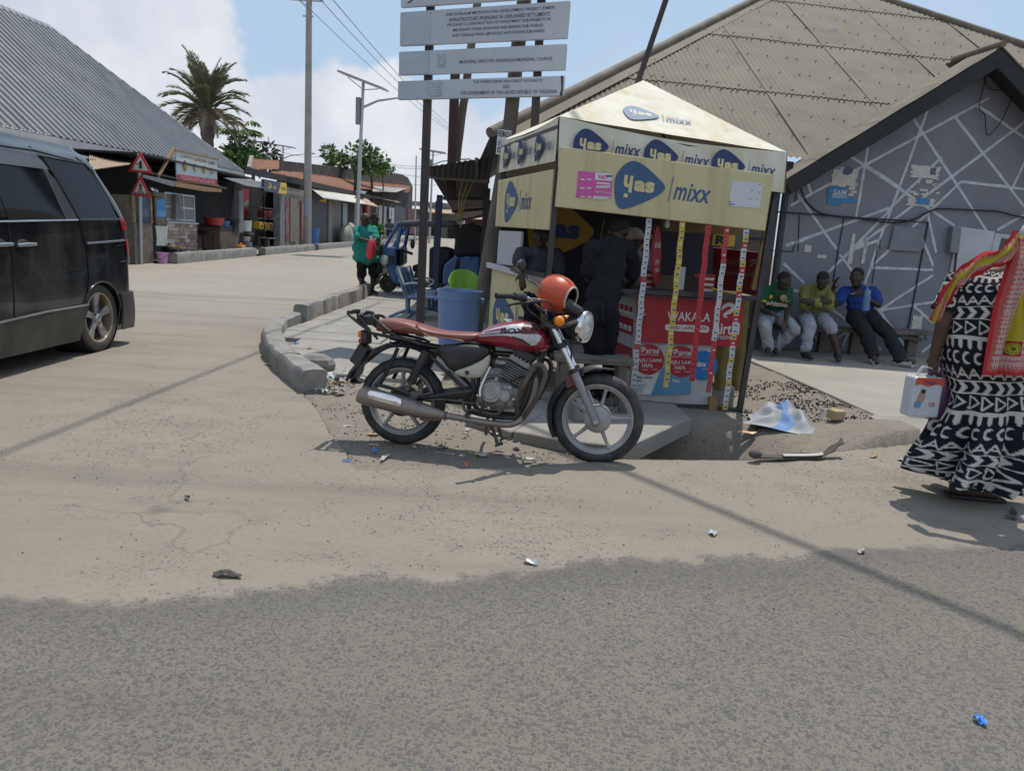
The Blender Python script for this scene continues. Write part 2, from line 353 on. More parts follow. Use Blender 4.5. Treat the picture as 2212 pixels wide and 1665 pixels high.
def sheet(name, pts, m, z=0.0, slope=True, n=0):
    from mathutils.geometry import tessellate_polygon
    vs = [Vector((p[0], p[1], z+(tz(p[1]) if slope else 0))) for p in pts]
    tri = tessellate_polygon([vs]); b = MB().add(vs, [tuple(t) for t in tri])
    o = b.build(name, m); me = o.data
    bm = bmesh.new(); bm.from_mesh(me)
    for f in bm.faces:
        if f.normal.z < 0: f.normal_flip()
    bm.to_mesh(me); bm.free(); return tag(o, kind='structure')
def wob(pts, n, amp, seed):
    r = random.Random(seed); out = []
    for i in range(len(pts)-1):
        a, b = Vector(pts[i]), Vector(pts[i+1])
        for k in range(n):
            t = k/n; p = a.lerp(b, t); out.append((p.x+nz3(p.x*3, p.y*3, seed)*amp+r.uniform(-.2, .2)*amp, p.y+nz3(p.x*3, p.y*3, seed+9)*amp+r.uniform(-.2, .2)*amp))
    out.append(tuple(pts[-1])); return out
g2 = lambda px, py: tuple(G(px, py)[:2])
b = MB()
ys = [-60, 3, 9, 14, 60, 900]; zs = [-.7, -.7, -.7, -.4, tz(60)-.35, tz(60)-2]
for i in range(5): b.poly([(-700, ys[i], zs[i]), (700, ys[i], zs[i]), (700, ys[i+1], zs[i+1]), (-700, ys[i+1], zs[i+1])])
tag(b.build('ground', M_DIRT, weld=True), kind='structure')
edge_front = wob([(-60, -2.2), (-6, 1.75)]+[g2(*p) for p in ((0, 1312), (150, 1306), (350, 1288), (430, 1282), (500, 1265), (620, 1256), (900, 1227), (1060, 1222), (1250, 1210), (1600, 1182), (1900, 1176), (2212, 1160))]+[(6, 4.1), (60, 6)], 9, .035, 3)
ditch_edge = wob([(1.72, 4.77), (1.35, 4.70), (1.0, 4.63), (.74, 4.60)], 8, .025, 5)
dirt_edge = wob([g2(*p) for p in ((1345, 992), (1150, 1008), (960, 1016), (775, 1016), (735, 965), (700, 915), (655, 850))], 8, .03, 6)
KL = [(-1.74, 5.97), (-2.42, 7.2), (-2.92, 8.4), (-3.18, 9.5), (-3.22, 10.45), (-3.23, 14.0)]
ramp_edge = [(60, 19), (4.39, 6.09), (3.26, 5.56), (2.42, 5.13)]
apron = edge_front+ramp_edge+ditch_edge+dirt_edge+KL+[(-60, 14)]
sheet('apron', apron, M_ROAD, 0)
sheet('road', [(-60, -30), (60, -30)]+edge_front[::-1], M_ROAD, 0)
sheet('side_street', [(-3.23, 14), (-3.23, 26), (-3.2, 60), (-3.4, 200), (-9.6, 200), (-9.75, 44), (-9.85, 21.2), (-13, 20.2), (-60, 20), (-60, 14)], M_STREET, 0)
def verge_z(x, y):
    z = -.012+.014*nz3(x, y, 0, 2.2)+.008*nz3(x, y, 3, 9)
    z -= .03*sm(-.6, .4, x)*sm(6.0, 5.0, y)*(1-sm(.4, .8, x))
    d = sm(.55, .8, x)*(1-sm(1.3, 2.2, x))*sm(4.45, 4.62, y)*(1-sm(5.55, 6.0, y))
    z -= .6*d
    r = sm(1.9, 2.95, x); z += r*(.11-.05*sm(5.0, 4.7, y))*sm(4.7, 5.6, y)
    return z
b = MB()
nx, ny = 150, 150
b.grid(nx, ny, lambda u, v: (lambda x, y: Vector((x, y, verge_z(x, y))))(-2.9+u*6.1, 4.02+v*(12-4.02)))
vg = b.build('dirt_verge', M_DIRT, smooth=180); tag(vg, kind='structure')
bm = bmesh.new(); bm.from_mesh(vg.data)
def inpoly(p, poly):
    c = False; j = len(poly)-1
    for i in range(len(poly)):
        if (poly[i][1] > p[1]) != (poly[j][1] > p[1]) and p[0] < (poly[j][0]-poly[i][0])*(p[1]-poly[i][1])/(poly[j][1]-poly[i][1])+poly[i][0]: c = not c
        j = i
    return c
apron_in = [(x, y) for x, y in apron]
kill = [f for f in bm.faces if all(inpoly(v.co, apron_in) for v in f.verts)]
bmesh.ops.delete(bm, geom=kill, context='FACES')
for v in bm.verts:
    if inpoly(v.co, apron_in): v.co.z = min(v.co.z, -.03)
bm.to_mesh(vg.data); bm.free()
b = MB()
for i in range(len(ditch_edge)-1):
    a, c = ditch_edge[i], ditch_edge[i+1]; k = .03*nz3(a[0]*7, 0, 5)
    b.add([(a[0], a[1], .004), (c[0], c[1], .004), (c[0], c[1]-.02+k, -.5), (a[0], a[1]-.02+k, -.5)], [(0, 1, 2, 3)])
tag(b.build('apron_edge', M_KERB), kind='structure')
pave = empty('pavement'); tag(pave, kind='structure')
def slab(pts, z, h, name='slab', parent=None, m=None, seed=0):
    r = random.Random(seed); c = sum((Vector((p[0], p[1], 0)) for p in pts), Vector())/len(pts)
    tx, ty = r.uniform(-.006, .006), r.uniform(-.006, .006); out = []
    n = len(pts)
    for i in range(n):
        a, q = Vector(pts[i]), Vector(pts[(i+1) % n])
        for k in range(3):
            p = a.lerp(q, k/3); out.append((p.x+r.uniform(-.008, .008), p.y+r.uniform(-.008, .008)))
    b = MB(); N = len(out)
    top = [(x, y, z+(x-c.x)*tx+(y-c.y)*ty+tz(y)) for x, y in out]; bot = [(x, y, z-h+tz(y)) for x, y in out]
    b.add(top+bot, [tuple(range(N)), tuple(reversed(range(N, 2*N)))]+[(i, i+N, (i+1) % N+N, (i+1) % N) for i in range(N)])
    return b.build(name, m or M_SLAB, parent, bevel=.008, seg=1)
def q(a, b, t): return (a[0]+(b[0]-a[0])*t, a[1]+(b[1]-a[1])*t)
fA, fB, fC = (-.34, 5.30), (.36, 4.80), (.80, 4.70)
slab([fA, (.02, 5.02), (.55, 6.35), (.1, 6.6)], .035, .13, parent=pave, seed=1)
slab([(.035, 5.01), (.40, 4.82), (.98, 6.25), (.565, 6.34)], .045, .13, parent=pave, seed=2)
slab([(.415, 4.81), (.78, 4.72), (1.18, 5.32), (1.44, 5.70), (1.42, 6.2), (.995, 6.24)], .05, .14, parent=pave, seed=3)
y = 6.75; k = 10
while y < 17.4:
    w = rnd.uniform(.62, .86); xl = -1.95 if y < 7.4 else (-2.55 if y < 8.4 else -3.02);
    if y+w > 17.6: break
    xm = xl+rnd.uniform(1.25, 1.6)
    sk = -.06
    slab([(xl, y), (xm-.012, y+sk*(xm-xl)), (xm-.012, y+w-.014+sk*(xm-xl)), (xl-.05 if y < 8.4 else xl, y+w-.014)], .03+rnd.uniform(-.008, .008), .12, parent=pave, seed=k); k += 1
    if y > 7.0: slab([(xm, y+sk*1.3), (.02 if y < 9 else -.2, y+sk*2.6), (.02 if y < 9 else -.2, y+w-.014+sk*2.6), (xm, y+w-.014+sk*1.3)], .03+rnd.uniform(-.008, .008), .12, parent=pave, seed=k); k += 1
    y += w
sheet('back_pavement', [(-3.24, 15.6), (-3.02, 15.6), (-3.02, 17.3), (4, 17.3), (4, 60), (-3.24, 60)], M_PLAT, .045)
def kerb_run(thing, pts, w, h, gap=.012, side=1, r0=.03):
    for i in range(len(pts)-1):
        a, c = Vector(pts[i]), Vector(pts[i+1]); d = (c-a).normalized(); nrm = Vector((d.y, -d.x))*side
        a = a+d*gap/2; c = c-d*gap/2; j = rnd.uniform(-.008, .008); rings = []
        for t in (0, .04, .2, .4, .6, .8, .96, 1):
            p = a.lerp(c, t)
            ring = []
            for o, z in ((0, -.12), (0, h*.55), (.012, h-r0), (.03, h-.006), (w*.5, h+.004), (w-.02, h-.004), (w, h-.02), (w, -.12)):
                e = rnd.uniform(-.009, .007) if z > 0 else 0
                ring.append(Vector((p.x+nrm.x*(o+j+e), p.y+nrm.y*(o+j+e), z+tz(p.y)+e+.004)))
            rings.append(ring)
        MB().loft(rings).build('kerb_stone', M_KERB, thing, smooth=35)
kb = empty('kerb'); tag(kb, kind='structure')
def subdiv(pts, L):
    out = [Vector(pts[0])]
    for i in range(len(pts)-1):
        a, c = Vector(pts[i]), Vector(pts[i+1]); n = max(1, round((c-a).length/L))
        out += [a.lerp(c, k/n) for k in range(1, n+1)]
    return out
kerb_run(kb, subdiv([(-1.76, 5.97), (-2.20, 6.72), (-2.58, 7.48), (-2.93, 8.4)], .9), .22, .19)
kerb_run(kb, subdiv([(-2.94, 8.42), (-3.2, 9.55), (-3.24, 10.35)], .95), .2, .16)
kerb_run(kb, subdiv([(-3.22, 10.5), (-3.23, 15.5)], .95), .2, .26)
kl = empty('kerb'); tag(kl, kind='structure')
kerb_run(kl, subdiv([(-9.85, 21.3), (-9.83, 27.7)], 1.55), .28, .30, side=-1, r0=.06)
kerb_run(kl, subdiv([(-9.82, 28.6), (-9.8, 35.5)], 1.55), .28, .28, side=-1, r0=.06)
kerb_run(kl, subdiv([(-9.8, 36.2), (-9.7, 44), (-9.5, 90)], 1.55), .28, .28, side=-1, r0=.06)
sheet('left_pavement', [(-10.0, 21.5), (-9.95, 90), (-30, 90), (-30, 19.9), (-13.2, 20.3)], M_PLAT, .05)
PL = [(2.81, 8.54), (2.95, 7.0), (3.02, 5.85), (4.0, 6.05), (5.5, 6.6), (14, 9.5), (14, 14), (2.6, 14)]
b = MB(); n = len(PL)
b.add([(x, y, .12) for x, y in PL]+[(x, y, -.3) for x, y in PL], [tuple(range(n))]+[(i, i+n, (i+1) % n+n, (i+1) % n) for i in range(n)])
tag(b.build('platform', M_PLAT, bevel=.015), kind='structure')
RA = [(2.35, 5.10), (2.8, 5.33), (3.26, 5.56), (4.39, 6.09), (5.6, 6.7), (14, 10.5)]
RB = [(2.99, 5.9), (3.02, 5.86), (3.3, 5.93), (4.2, 6.17), (5.5, 6.66), (14, 9.6)]
RA = [(2.35, 5.10), (2.8, 5.30), (3.26, 5.50), (4.39, 5.85), (5.6, 6.3), (14, 9.2)]
b = MB(); rows = []
for k in range(7):
    t = k/6; rr = []
    for i in range(41):
        s = i/40*(len(RA)-1); j = min(int(s), len(RA)-2); f = s-j
        a = Vector(RA[j]).lerp(Vector(RA[j+1]), f); c = Vector(RB[j]).lerp(Vector(RB[j+1]), f); p = a.lerp(c, t)
        z = -.012+t*.135-.03*math.sin(t*PI)+.012*nz3(p.x*5, p.y*5, 2)*math.sin(t*PI)
        rr.append(Vector((p.x, p.y, z)))
    rows.append(rr)
b.loft(rows, closed=False); tag(b.build('mortar_ramp', M_PLAT, smooth=180), kind='structure')
# ================================================================ grey gabled building on the right
M_GWALL = mat('grey_paint', (.185, .193, .218), .75, var=.08, vs=2, bump=.12, bs=30, dirt=((.14, .144, .157), .5, 2.2), streak=((.15, .15, .16), .35, 5))
M_WLINE = mat('white_line_paint', (.50, .51, .53), .7, var=.08, vs=8, dirt=((.27, .28, .3), .8, 9))
M_SHEET = mat('weathered_roof_sheet', (.172, .145, .105), .8, 0, var=.12, vs=1.2, bump=.1, bs=20, dirt=((.085, .068, .05), .6, 1.6), streak=((.15, .125, .09), .5, 4))
M_SHEETL = mat('pale_roof_sheet', (.15, .13, .10), .8, 0, var=.12, vs=1.5, dirt=((.3, .26, .2), .5, 3))
M_DARKW = mat('dark_fascia', (.022, .022, .024), .8, var=.3, vs=4, bump=.2, bs=30)
M_BLACK = mat('black_cable', (.012, .012, .013), .6)
M_GDOOR = mat('grey_steel_hatch', (.178, .186, .208), .6, var=.1, vs=3, dirt=((.15, .155, .17), .5, 4))
M_WDOOR = mat('pale_door', (.46, .475, .49), .6, var=.06, vs=3, dirt=((.26, .27, .29), .5, 4))
M_RUSTY = mat('rusty_screw', (.07, .05, .04), .8)
M_PAPER = mat('torn_paper', (.50, .48, .44), .85, var=.12, vs=12)
M_PBLUE = mat('poster_blue', (.045, .19, .38), .7, var=.1, vs=9)
M_PDARK = mat('poster_face', (.10, .10, .16), .8, var=.3, vs=14)
W0 = Vector((3.43, 9.90, 0)); WD = Vector((2.34, .33, 0)).normalized(); WF = Fr(W0, WD, (0, 0, 1)); WN = WF.n      # faces the street
def wp(px, py): return WF.uv(ONP(px, py, W0, WN))
gb = empty('grey_building', (0, 0, 0), label='grey gabled building painted with crossing white lines under beige corrugated roof', cat='building')
apex = wp(2160, 104); rk = wp(1712, 378)
sl = (apex[1]-rk[1])/(apex[0]-rk[0])
xl = -.06; zl = rk[1]-sl*(rk[0]-xl)
xr = apex[0]+3.6; zr = apex[1]-sl*3.6
MB().prism([(xl+.1, .0), (xr-.3, .0), (xr-.3, zr+.25*sl), (apex[0], apex[1]-.12), (xl+.1, zl-.05)], WF, -.2, 0).build('wall', M_GWALL, gb)
def rake(a, c, off, w0, w1, th, name, m, corr=False):
    (x0, z0), (x1, z1) = a, c; d = Vector((x1-x0, z1-z0)).normalized(); nn = Vector((-d.y, d.x));
    if nn.y < 0: nn = -nn
    pts = [(x0+nn.x*off, z0+nn.y*off), (x1+nn.x*off, z1+nn.y*off), (x1+nn.x*(off+th), z1+nn.y*(off+th)), (x0+nn.x*(off+th), z0+nn.y*(off+th))]
    return MB().prism(pts, WF, w0, w1).build(name, m, gb, bevel=.004)
OV = .42; wq2 = lambda px, py: WF.uv(ONP(px, py, W0+WN*OV, WN))
rA = wq2(2160, 106); rk2 = wq2(1712, 380); s2 = (rA[1]-rk2[1])/(rA[0]-rk2[0]); rL = (rk2[0]-.1, rk2[1]-.1*s2); rR = (rA[0]+3.6, rA[1]-3.6*s2)
rake(rL, rA, -.19, OV-.02, OV+.02, .19, 'fascia', M_DARKW); rake(rA, rR, -.19, OV-.02, OV+.02, .19, 'fascia', M_DARKW)
rake(rL, rA, -.05, -.22, OV-.021, .03, 'soffit', M_DARKW); rake(rA, rR, -.05, -.22, OV-.021, .03, 'soffit', M_DARKW)
def corr_sheet(o, u, v, L, H, wave, amp, nh=3, sag=0.0, per=6, ph=0.0):
    u = Vector(u).normalized(); v = Vector(v).normalized(); n = u.cross(v); k = max(2, int(L/wave*per))
    b = MB()
    b.grid(k, nh, lambda s, t: Vector(o)+u*(s*L)+v*(t*H)+n*(amp*math.sin(s*L/wave*2*PI+ph)+sag*math.sin(t*PI)))
    return b
u3 = WF.u; slope_dir = (WF(rA[0], rA[1])-WF(rL[0], rL[1])); SL = slope_dir.length; slope_dir.normalize()
nst = 7
for i in range(nst):
    o = WF(rL[0], rL[1], OV+.03)+slope_dir*(SL*i/nst)+Vector((0, 0, .025+.004*(i % 2)))
    b = corr_sheet(o-WN*.52, WN, slope_dir, .52, SL/nst+.06, .076, .011, 2)
    b.build('roof_sheet', M_SHEETL, gb, smooth=180)
slope_r = (WF(rR[0], rR[1])-WF(rA[0], rA[1])); SR = slope_r.length
b = corr_sheet(WF(rA[0], rA[1], OV+.03)+Vector((0, 0, .03)), -WN, slope_r, 1.0, SR, .076, .011, 3); b.build('roof_sheet', M_SHEETL, gb, smooth=180)
MB().tube([WF(rA[0], rA[1]+.05, OV+.05), WF(rA[0], rA[1]+.05, -.4)], .045, 8).build('ridge_cap', M_SHEET, gb, smooth=60)
EL = AT(1058, 296, 9.32); E0 = Vector((EL.x, EL.y, EL.z)); ED = Vector((1, .12, -.012)).normalized()
UP = Vector((-ED.y*1.0, 1, .68)); UP = (UP-ED*UP.dot(ED)).normalized(); RN = ED.cross(UP)
def on_roof(px, py): return ONP(px, py, E0, RN)
RF = Fr(E0, ED, UP)
hipL = RF.uv(on_roof(1640, 0)); hipR0 = RF.uv(on_roof(1900, 2)); hipR1 = RF.uv(on_roof(2150, 85))
kl_ = hipL[1]/hipL[0]; kr = (hipR1[1]-hipR0[1])/(hipR1[0]-hipR0[0])
ap_u = (hipR0[1]-kr*hipR0[0])/(kl_-kr); ap_v = kl_*ap_u
sw = .84; sh = 2.25; cols = int((hipR1[0]+5)/sw)+1; rows = int(ap_v/sh)+1
shl = rnd
for r in range(rows):
    for c in range(cols):
        u0 = c*sw; v0 = r*(sh-.1); lim = lambda u: min(kl_*u, hipR0[1]+kr*(u-hipR0[0]))
        if max(lim(u0), lim(u0+sw/2), lim(u0+sw+.05)) <= v0+.02: continue
        tilt = rnd.uniform(-.008, .008); lift = .012*r+.006*(c % 2)
        b = corr_sheet(RF(u0, v0, lift), ED+UP*tilt, UP, sw+.06, sh, .084, .009, 3, sag=rnd.uniform(-.012, .006))
        me = b.mesh('roof_sheet'); bm = bmesh.new(); bm.from_mesh(me)
        for (pu, pv, du, dv) in ((0, 0, 1, kl_), (hipR0[0], hipR0[1], 1, kr)):
            d3 = (RF.u*du+RF.v*dv); nn = d3.cross(RF.n).normalized()
            if du*kl_ == dv: keep = RF(1, 0)
            else: keep = RF(0, 0)
            if (keep-RF(pu, pv)).dot(nn) > 0: nn = -nn
            bmesh.ops.bisect_plane(bm, geom=bm.verts[:]+bm.edges[:]+bm.faces[:], plane_co=RF(pu, pv), plane_no=nn, clear_outer=True)
        gn = slope_dir.cross(WN).normalized(); gn = gn if gn.z < 0 else -gn
        bmesh.ops.bisect_plane(bm, geom=bm.verts[:]+bm.edges[:]+bm.faces[:], plane_co=WF(0, 0, -.03), plane_no=WN, clear_outer=True)
        if not bm.faces: bm.free(); continue
        bm.to_mesh(me); bm.free(); me.polygons.foreach_set('use_smooth', [True]*len(me.polygons)); me.materials.append(M_SHEET)
        o = bpy.data.objects.new('roof_sheet', me); C.objects.link(o); o.parent = gb
        b = MB()
        for tv in (.12, .75, 1.4, 2.05):
            for kk in range(3 if tv < 1.9 else 6):
                uu = u0+.084*(round((.1+kk*(sw-.15)/(2 if tv < 1.9 else 5))/.084)+.25); vv = v0+tv
                if vv < lim(uu)-.05 and (RF(uu, vv)-WF(0, 0, -.14)).dot(WN) < 0: b.ell(RF(uu, vv, lift+.016), (.013, .013, .009), n=6, m=4)
        if b.v: tag(b.build('roofing_nails', M_RUSTY, o, smooth=180), kind='stuff')
MB().tube([RF(0, 0, .05), RF(ap_u, ap_v, .05)], .07, 8).build('ridge_cap', M_SHEETL, gb, smooth=60)
MB().tube([RF(ap_u, ap_v, .05), RF(hipR1[0]+5, hipR1[1]+5*kr, .05)], .075, 8).build('ridge_cap', M_SHEETL, gb, smooth=60)
b = MB()
for (ua, va, ub, vb) in ((0, 0, ap_u, ap_v),):
    b.add([RF(ua, va, .045), RF(ub, vb, .045), RF(ub+.03, vb-.28, .03), RF(ua+.30, va, .03)], [(0, 1, 2, 3)])
b.build('flashing', M_SHEET, gb)
MB().poly([E0, RF(ap_u, ap_v), RF(ap_u, ap_v)+Vector((-.2, 6, 0)), E0+Vector((-1.2, 12, 0))]).build('end_slope', M_SHEET, gb)
ew = E0+RN*0
MB().box((E0+ED*1.9+Vector((.1, .55, 0))-Vector((0, 0, E0.z/2+.05))), (3.7, .2, E0.z-.1)).build('side_wall', mat('dark_side_wall', (.10, .085, .075), .9, var=.3, vs=3), gb)
MB().bar(E0+ED*.0-Vector((0, 0, .08)), E0+ED*3.9-Vector((0, 0, .06)), .05, .16).build('fascia', M_DARKW, gb)
LN = [((1340, 588), (940, 1665)), ((1195, 630), (1990, 1850)), ((1785, 525), (160, 1400)), ((1525, 660), (2060, 1350)), ((2060, 690), (770, 1650)), ((1685, 575), (2060, 830)),
      ((905, 800), (805, 1400)), ((712, 920), (1530, 1465)), ((1430, 960), (1060, 1330)), ((1570, 1140), (2060, 1195)), ((1840, 1495), (2060, 1370)), ((2060, 960), (1950, 1190)),
      ((430, 1080), (475, 1235)), ((270, 1085), (660, 1635)), ((330, 1320), (205, 1640)), ((200, 1640), (1055, 1330)), ((1055, 1345), (770, 1640)), ((980, 1565), (760, 1645)), ((1330, 1375), (1390, 1660)),
      ((1570, 1145), (1020, 1660)), ((870, 1020), (1110, 1170)), ((80, 1580), (140, 1630))]
LM = [((1510, 0), (1340, 500)), ((1520, 0), (1180, 105)), ((1310, 0), (925, 370)), ((940, 0), (1020, 105)), ((1050, 155), (1200, 360)), ((1750, 0), (1420, 290)), ((1420, 315), (2115, 340)), ((2115, 400), (1470, 820)),
      ((1470, 805), (2115, 705)), ((1505, 800), (1820, 1240)), ((1890, 745), (2115, 945)), ((940, 770), (1190, 950)), ((1200, 1000), (1040, 1110)), ((1170, 1010), (1090, 1210)), ((760, 1085), (850, 1190)), ((1420, 1160), (1530, 1250)), ((2115, 1170), (1980, 1280)),
      ((120, 20), (280, 140)), ((280, 140), (650, 490)), ((330, 105), (650, 0)), ((365, 0), (280, 165)), ((290, 160), (180, 420)), ((490, 580), (600, 578)), ((2000, 0), (2115, 300))]
strokes = [(ZW(*a), ZW(*c)) for a, c in LN]+[(ZMEN(*a), ZMEN(*c)) for a, c in LM]
for i, (a, c) in enumerate(strokes):
    a = Vector(wp(*a)); c = Vector(wp(*c)); d = (c-a).normalized(); nn = Vector((-d.y, d.x))
    if max(a.y, c.y) > apex[1]+.3: continue
    if a.x > c.x: a, c = c, a
    if c.x < .12: continue
    if a.x < .08: a = a.lerp(c, (.08-a.x)/(c.x-a.x))
    pts = []; k = 8; w = .018
    for j in range(k+1): p = a.lerp(c, j/k); e = w+rnd.uniform(-.006, .004); pts.append((p.x+nn.x*e, p.y+nn.y*e))
    for j in range(k, -1, -1): p = a.lerp(c, j/k); e = w+rnd.uniform(-.003, .003); pts.append((p.x-nn.x*e, p.y-nn.y*e))
    MB().prism(pts, WF, .0, .0025+.0001*i).build('painted_line', M_WLINE, gb)
def wq(pts, name, m, c0, c1, bev=.004):
    return MB().prism([wp(*p) for p in pts], WF, c0, c1).build(name, m, gb, bevel=bev)
def seam(a, c, w=.010):
    pa, pc = wp(*a), wp(*c); return MB().bar(WF(*pa, .008), WF(*pc, .008), w, .012, WN).build('seam', M_DARKW, gb)
seam(ZW(170, 1355), ZW(1335, 1440)); seam(ZW(712, 1408), ZMEN(975, 480)); seam(ZW(1330, 1440), ZMEN(1775, 1285), .018); seam(ZMEN(240, 118), ZMEN(525, 132)); seam(ZMEN(560, 0), ZMEN(520, 130), .006)
seam(ZW(385, 1385), ZW(375, 1650), .006); seam(ZMEN(1480, 60), ZMEN(1420, 500), .006)
h1 = wq([ZW(1075, 1465), ZW(1290, 1482), ZW(1270, 1655), ZW(1035, 1640)], 'hatch', M_GDOOR, .012, .035)
h2 = wq([ZW(1480, 1470), ZW(1540, 1478), ZW(1520, 1665), ZW(1455, 1655)], 'meter_box', M_GDOOR, .002, .10)
for z in ((ZMEN, 1055, 95), (ZMEN, 1525, 40), (ZMEN, 1985, 60), (ZMEN, 1790, 1060), (ZMEN, 2045, 1080)):
    c = wp(*z[0](z[1], z[2])); MB().box(WF(c[0], c[1], .02), (.05, .03, .10)).build('hinge', M_GDOOR, gb, bevel=.004)
d1 = wq([ZF(470, 0), ZF(660, 25), ZF(632, 170), ZF(400, 660), ZF(385, 660), ZF(410, 330)], 'door_panel', M_WDOOR, .006, .03)
a = wp(*ZF(655, 40)); c = wp(*ZF(819, 60))
dr = MB().prism([wp(*ZF(660, 35)), wp(*ZF(860, 55)), (wp(*ZF(860, 55))[0], .13), (wp(*ZF(660, 35))[0]-.1, .13)], WF, .004, .04).build('door', M_WDOOR, gb, bevel=.006)
MB().prism([wp(*ZF(690, 60)), wp(*ZF(770, 70)), wp(*ZF(745, 150)), wp(*ZF(670, 140))], WF, .041, .046).build('pane', mat('door_glass', (.05, .055, .06), .15), dr)
MB().tube([WF(*wp(*ZF(400, 660)), .05), WF(*wp(*ZF(455, 130)), .05)], .012, 6).build('conduit', M_BLACK, gb)
def torn(c0, w, h, seed, shift=0):
    r = random.Random(seed); p = []
    for k in range(40):
        t = 2*PI*k/40; cx, cy = math.cos(t), math.sin(t); s = 1/max(abs(cx), abs(cy)); e = 1-r.random()**2*.22
        p.append((c0[0]+cx*s*w/2*e, c0[1]+cy*s*h/2*e))
    return p
p1c = wp(*ZW(705, 1165)); p1w = wp(*ZW(800, 1165))[0]-wp(*ZW(600, 1165))[0]; p1h = wp(*ZW(705, 1020))[1]-wp(*ZW(705, 1315))[1]
pst = tag(MB().prism(torn((p1c[0], p1c[1]+p1h*.2), p1w, p1h*.5, 4), WF, .006, .009).build('torn_poster', M_PAPER), 'torn poster with blue base and a half visible face on grey wall', 'poster')
bl = [wp(*ZW(*k)) for k in ((597, 1185), (640, 1172), (690, 1180), (740, 1190), (745, 1240), (735, 1262), (800, 1270), (798, 1300), (720, 1290), (690, 1312), (588, 1310))]
MB().prism(bl, WF, .0095, .0115).build('blue_print', M_PBLUE, pst)
MB().prism(smooth_poly([wp(*ZW(*k)) for k in ((705, 1045), (740, 1028), (785, 1050), (770, 1080), (735, 1095), (700, 1085))], 2), WF, .0095, .0115).build('portrait', M_PDARK, pst)
text('SAM', WF, *wp(*ZW(680, 1221)), M_PAPER, pst, width=.20, height=.075, c=.0125, bold=.03, shear=.2)
text('CHAGUA C', WF, *wp(*ZW(682, 1251)), M_PAPER, pst, width=.21, height=.036, c=.0125, bold=.03, shear=.2)
text('UTU', WF, *wp(*ZW(665, 1038)), M_PBLUE, pst, width=.09, height=.05, c=.0125, bold=.03)
for k in ((770, 1190), (785, 1215), (760, 1235), (790, 1160), (775, 1140)):
    MB().prism(torn(wp(*ZW(*k)), .10, .035, k[0]), WF, .0062, .0085).build('scrap', M_PAPER, pst)
p2c = wp(*ZW(1310, 1165))
ps2 = tag(MB().prism(torn(wp(*ZW(1310, 1070)), .44, .17, 8), WF, .006, .009).build('torn_poster', M_PAPER), 'mostly ripped poster remnant right of the blue based one', 'poster')
for k in range(16):
    x, y = rnd.uniform(1205, 1410), rnd.uniform(1090, 1240); MB().prism(torn(wp(*ZW(x, y)), rnd.uniform(.05, .14), rnd.uniform(.015, .04), k+50), WF, .006, .0085).build('scrap', M_PAPER, ps2)
MB().prism(torn(wp(*ZW(1275, 1290)), .42, .11, 18), WF, .0062, .0088).build('scrap', M_PAPER, ps2)
MB().prism(torn(wp(*ZW(1290, 1285)), .22, .09, 21), WF, .009, .0112).build('blue_print', M_PBLUE, ps2)
MB().prism(torn(wp(*ZW(1365, 1065)), .09, .10, 22), WF, .0092, .0114).build('portrait', M_PDARK, ps2)
for (zx, zy, w, h, sd) in ((640, 30, .1, .05, 1), (870, 1590, .04, .16, 2), (780, 1560, .05, .14, 3)):
    MB().prism(torn(wp(*ZW(zx, zy)), w, h, sd+70), WF, .006, .0085).build('paper_scrap', M_PAPER, gb)
for (zx, zy, w, h, sd) in ((690, 100, .10, .10, 5), (850, 190, .14, .05, 6), (1180, 160, .07, .30, 7), (1345, 80, .05, .22, 8), (1320, 220, .05, .12, 9), (1930, 940, .16, .22, 10)):
    MB().prism(torn(wp(*ZMEN(zx, zy)), w, h, sd+70), WF, .006, .0085).build('paper_scrap', M_PAPER, gb)
def wcab(pts, r, lab, fn=ZW, c=.04):
    o = MB().tube(spline([WF(*wp(*fn(*p)), c) for p in pts], 8), r, 6).build('cable', M_BLACK, smooth=180); tag(o, lab, 'cable', 'cables on the grey wall'); return o
wcab([(372, 1150), (385, 1190), (430, 1290), (520, 1365), (640, 1392), (850, 1415), (1050, 1440), (1190, 1425), (1350, 1350), (1440, 1340), (1640, 1350), (1830, 1360), (1930, 1385), (2060, 1410)], .012, 'thick black cable sagging along the grey wall to the right')
wcab([(165, 1360), (400, 1378), (820, 1405), (1190, 1425)], .006, 'thin black cable running level over the shutter tops')
wcab([(1745, 300), (1722, 430), (1685, 570), (1690, 620), (1725, 660), (1745, 805), (1850, 690), (1940, 470), (1990, 290)], .006, 'thin black cable looping down from the gable apex', c=.06)
wcab([(1735, 300), (1735, 420), (1790, 470), (1860, 460), (1890, 390), (1840, 310)], .006, 'small coil of black cable under the gable apex', c=.05)
wcab([(375, 1020), (345, 1100), (340, 1180), (318, 1290)], .010, 'frayed cable hanging at the left end of the eave', c=.12)
wcab([(470, 1060), (455, 1110), (400, 1150), (360, 1148), (270, 1130)], .008, 'short black cable curling under the left eave', c=.1)
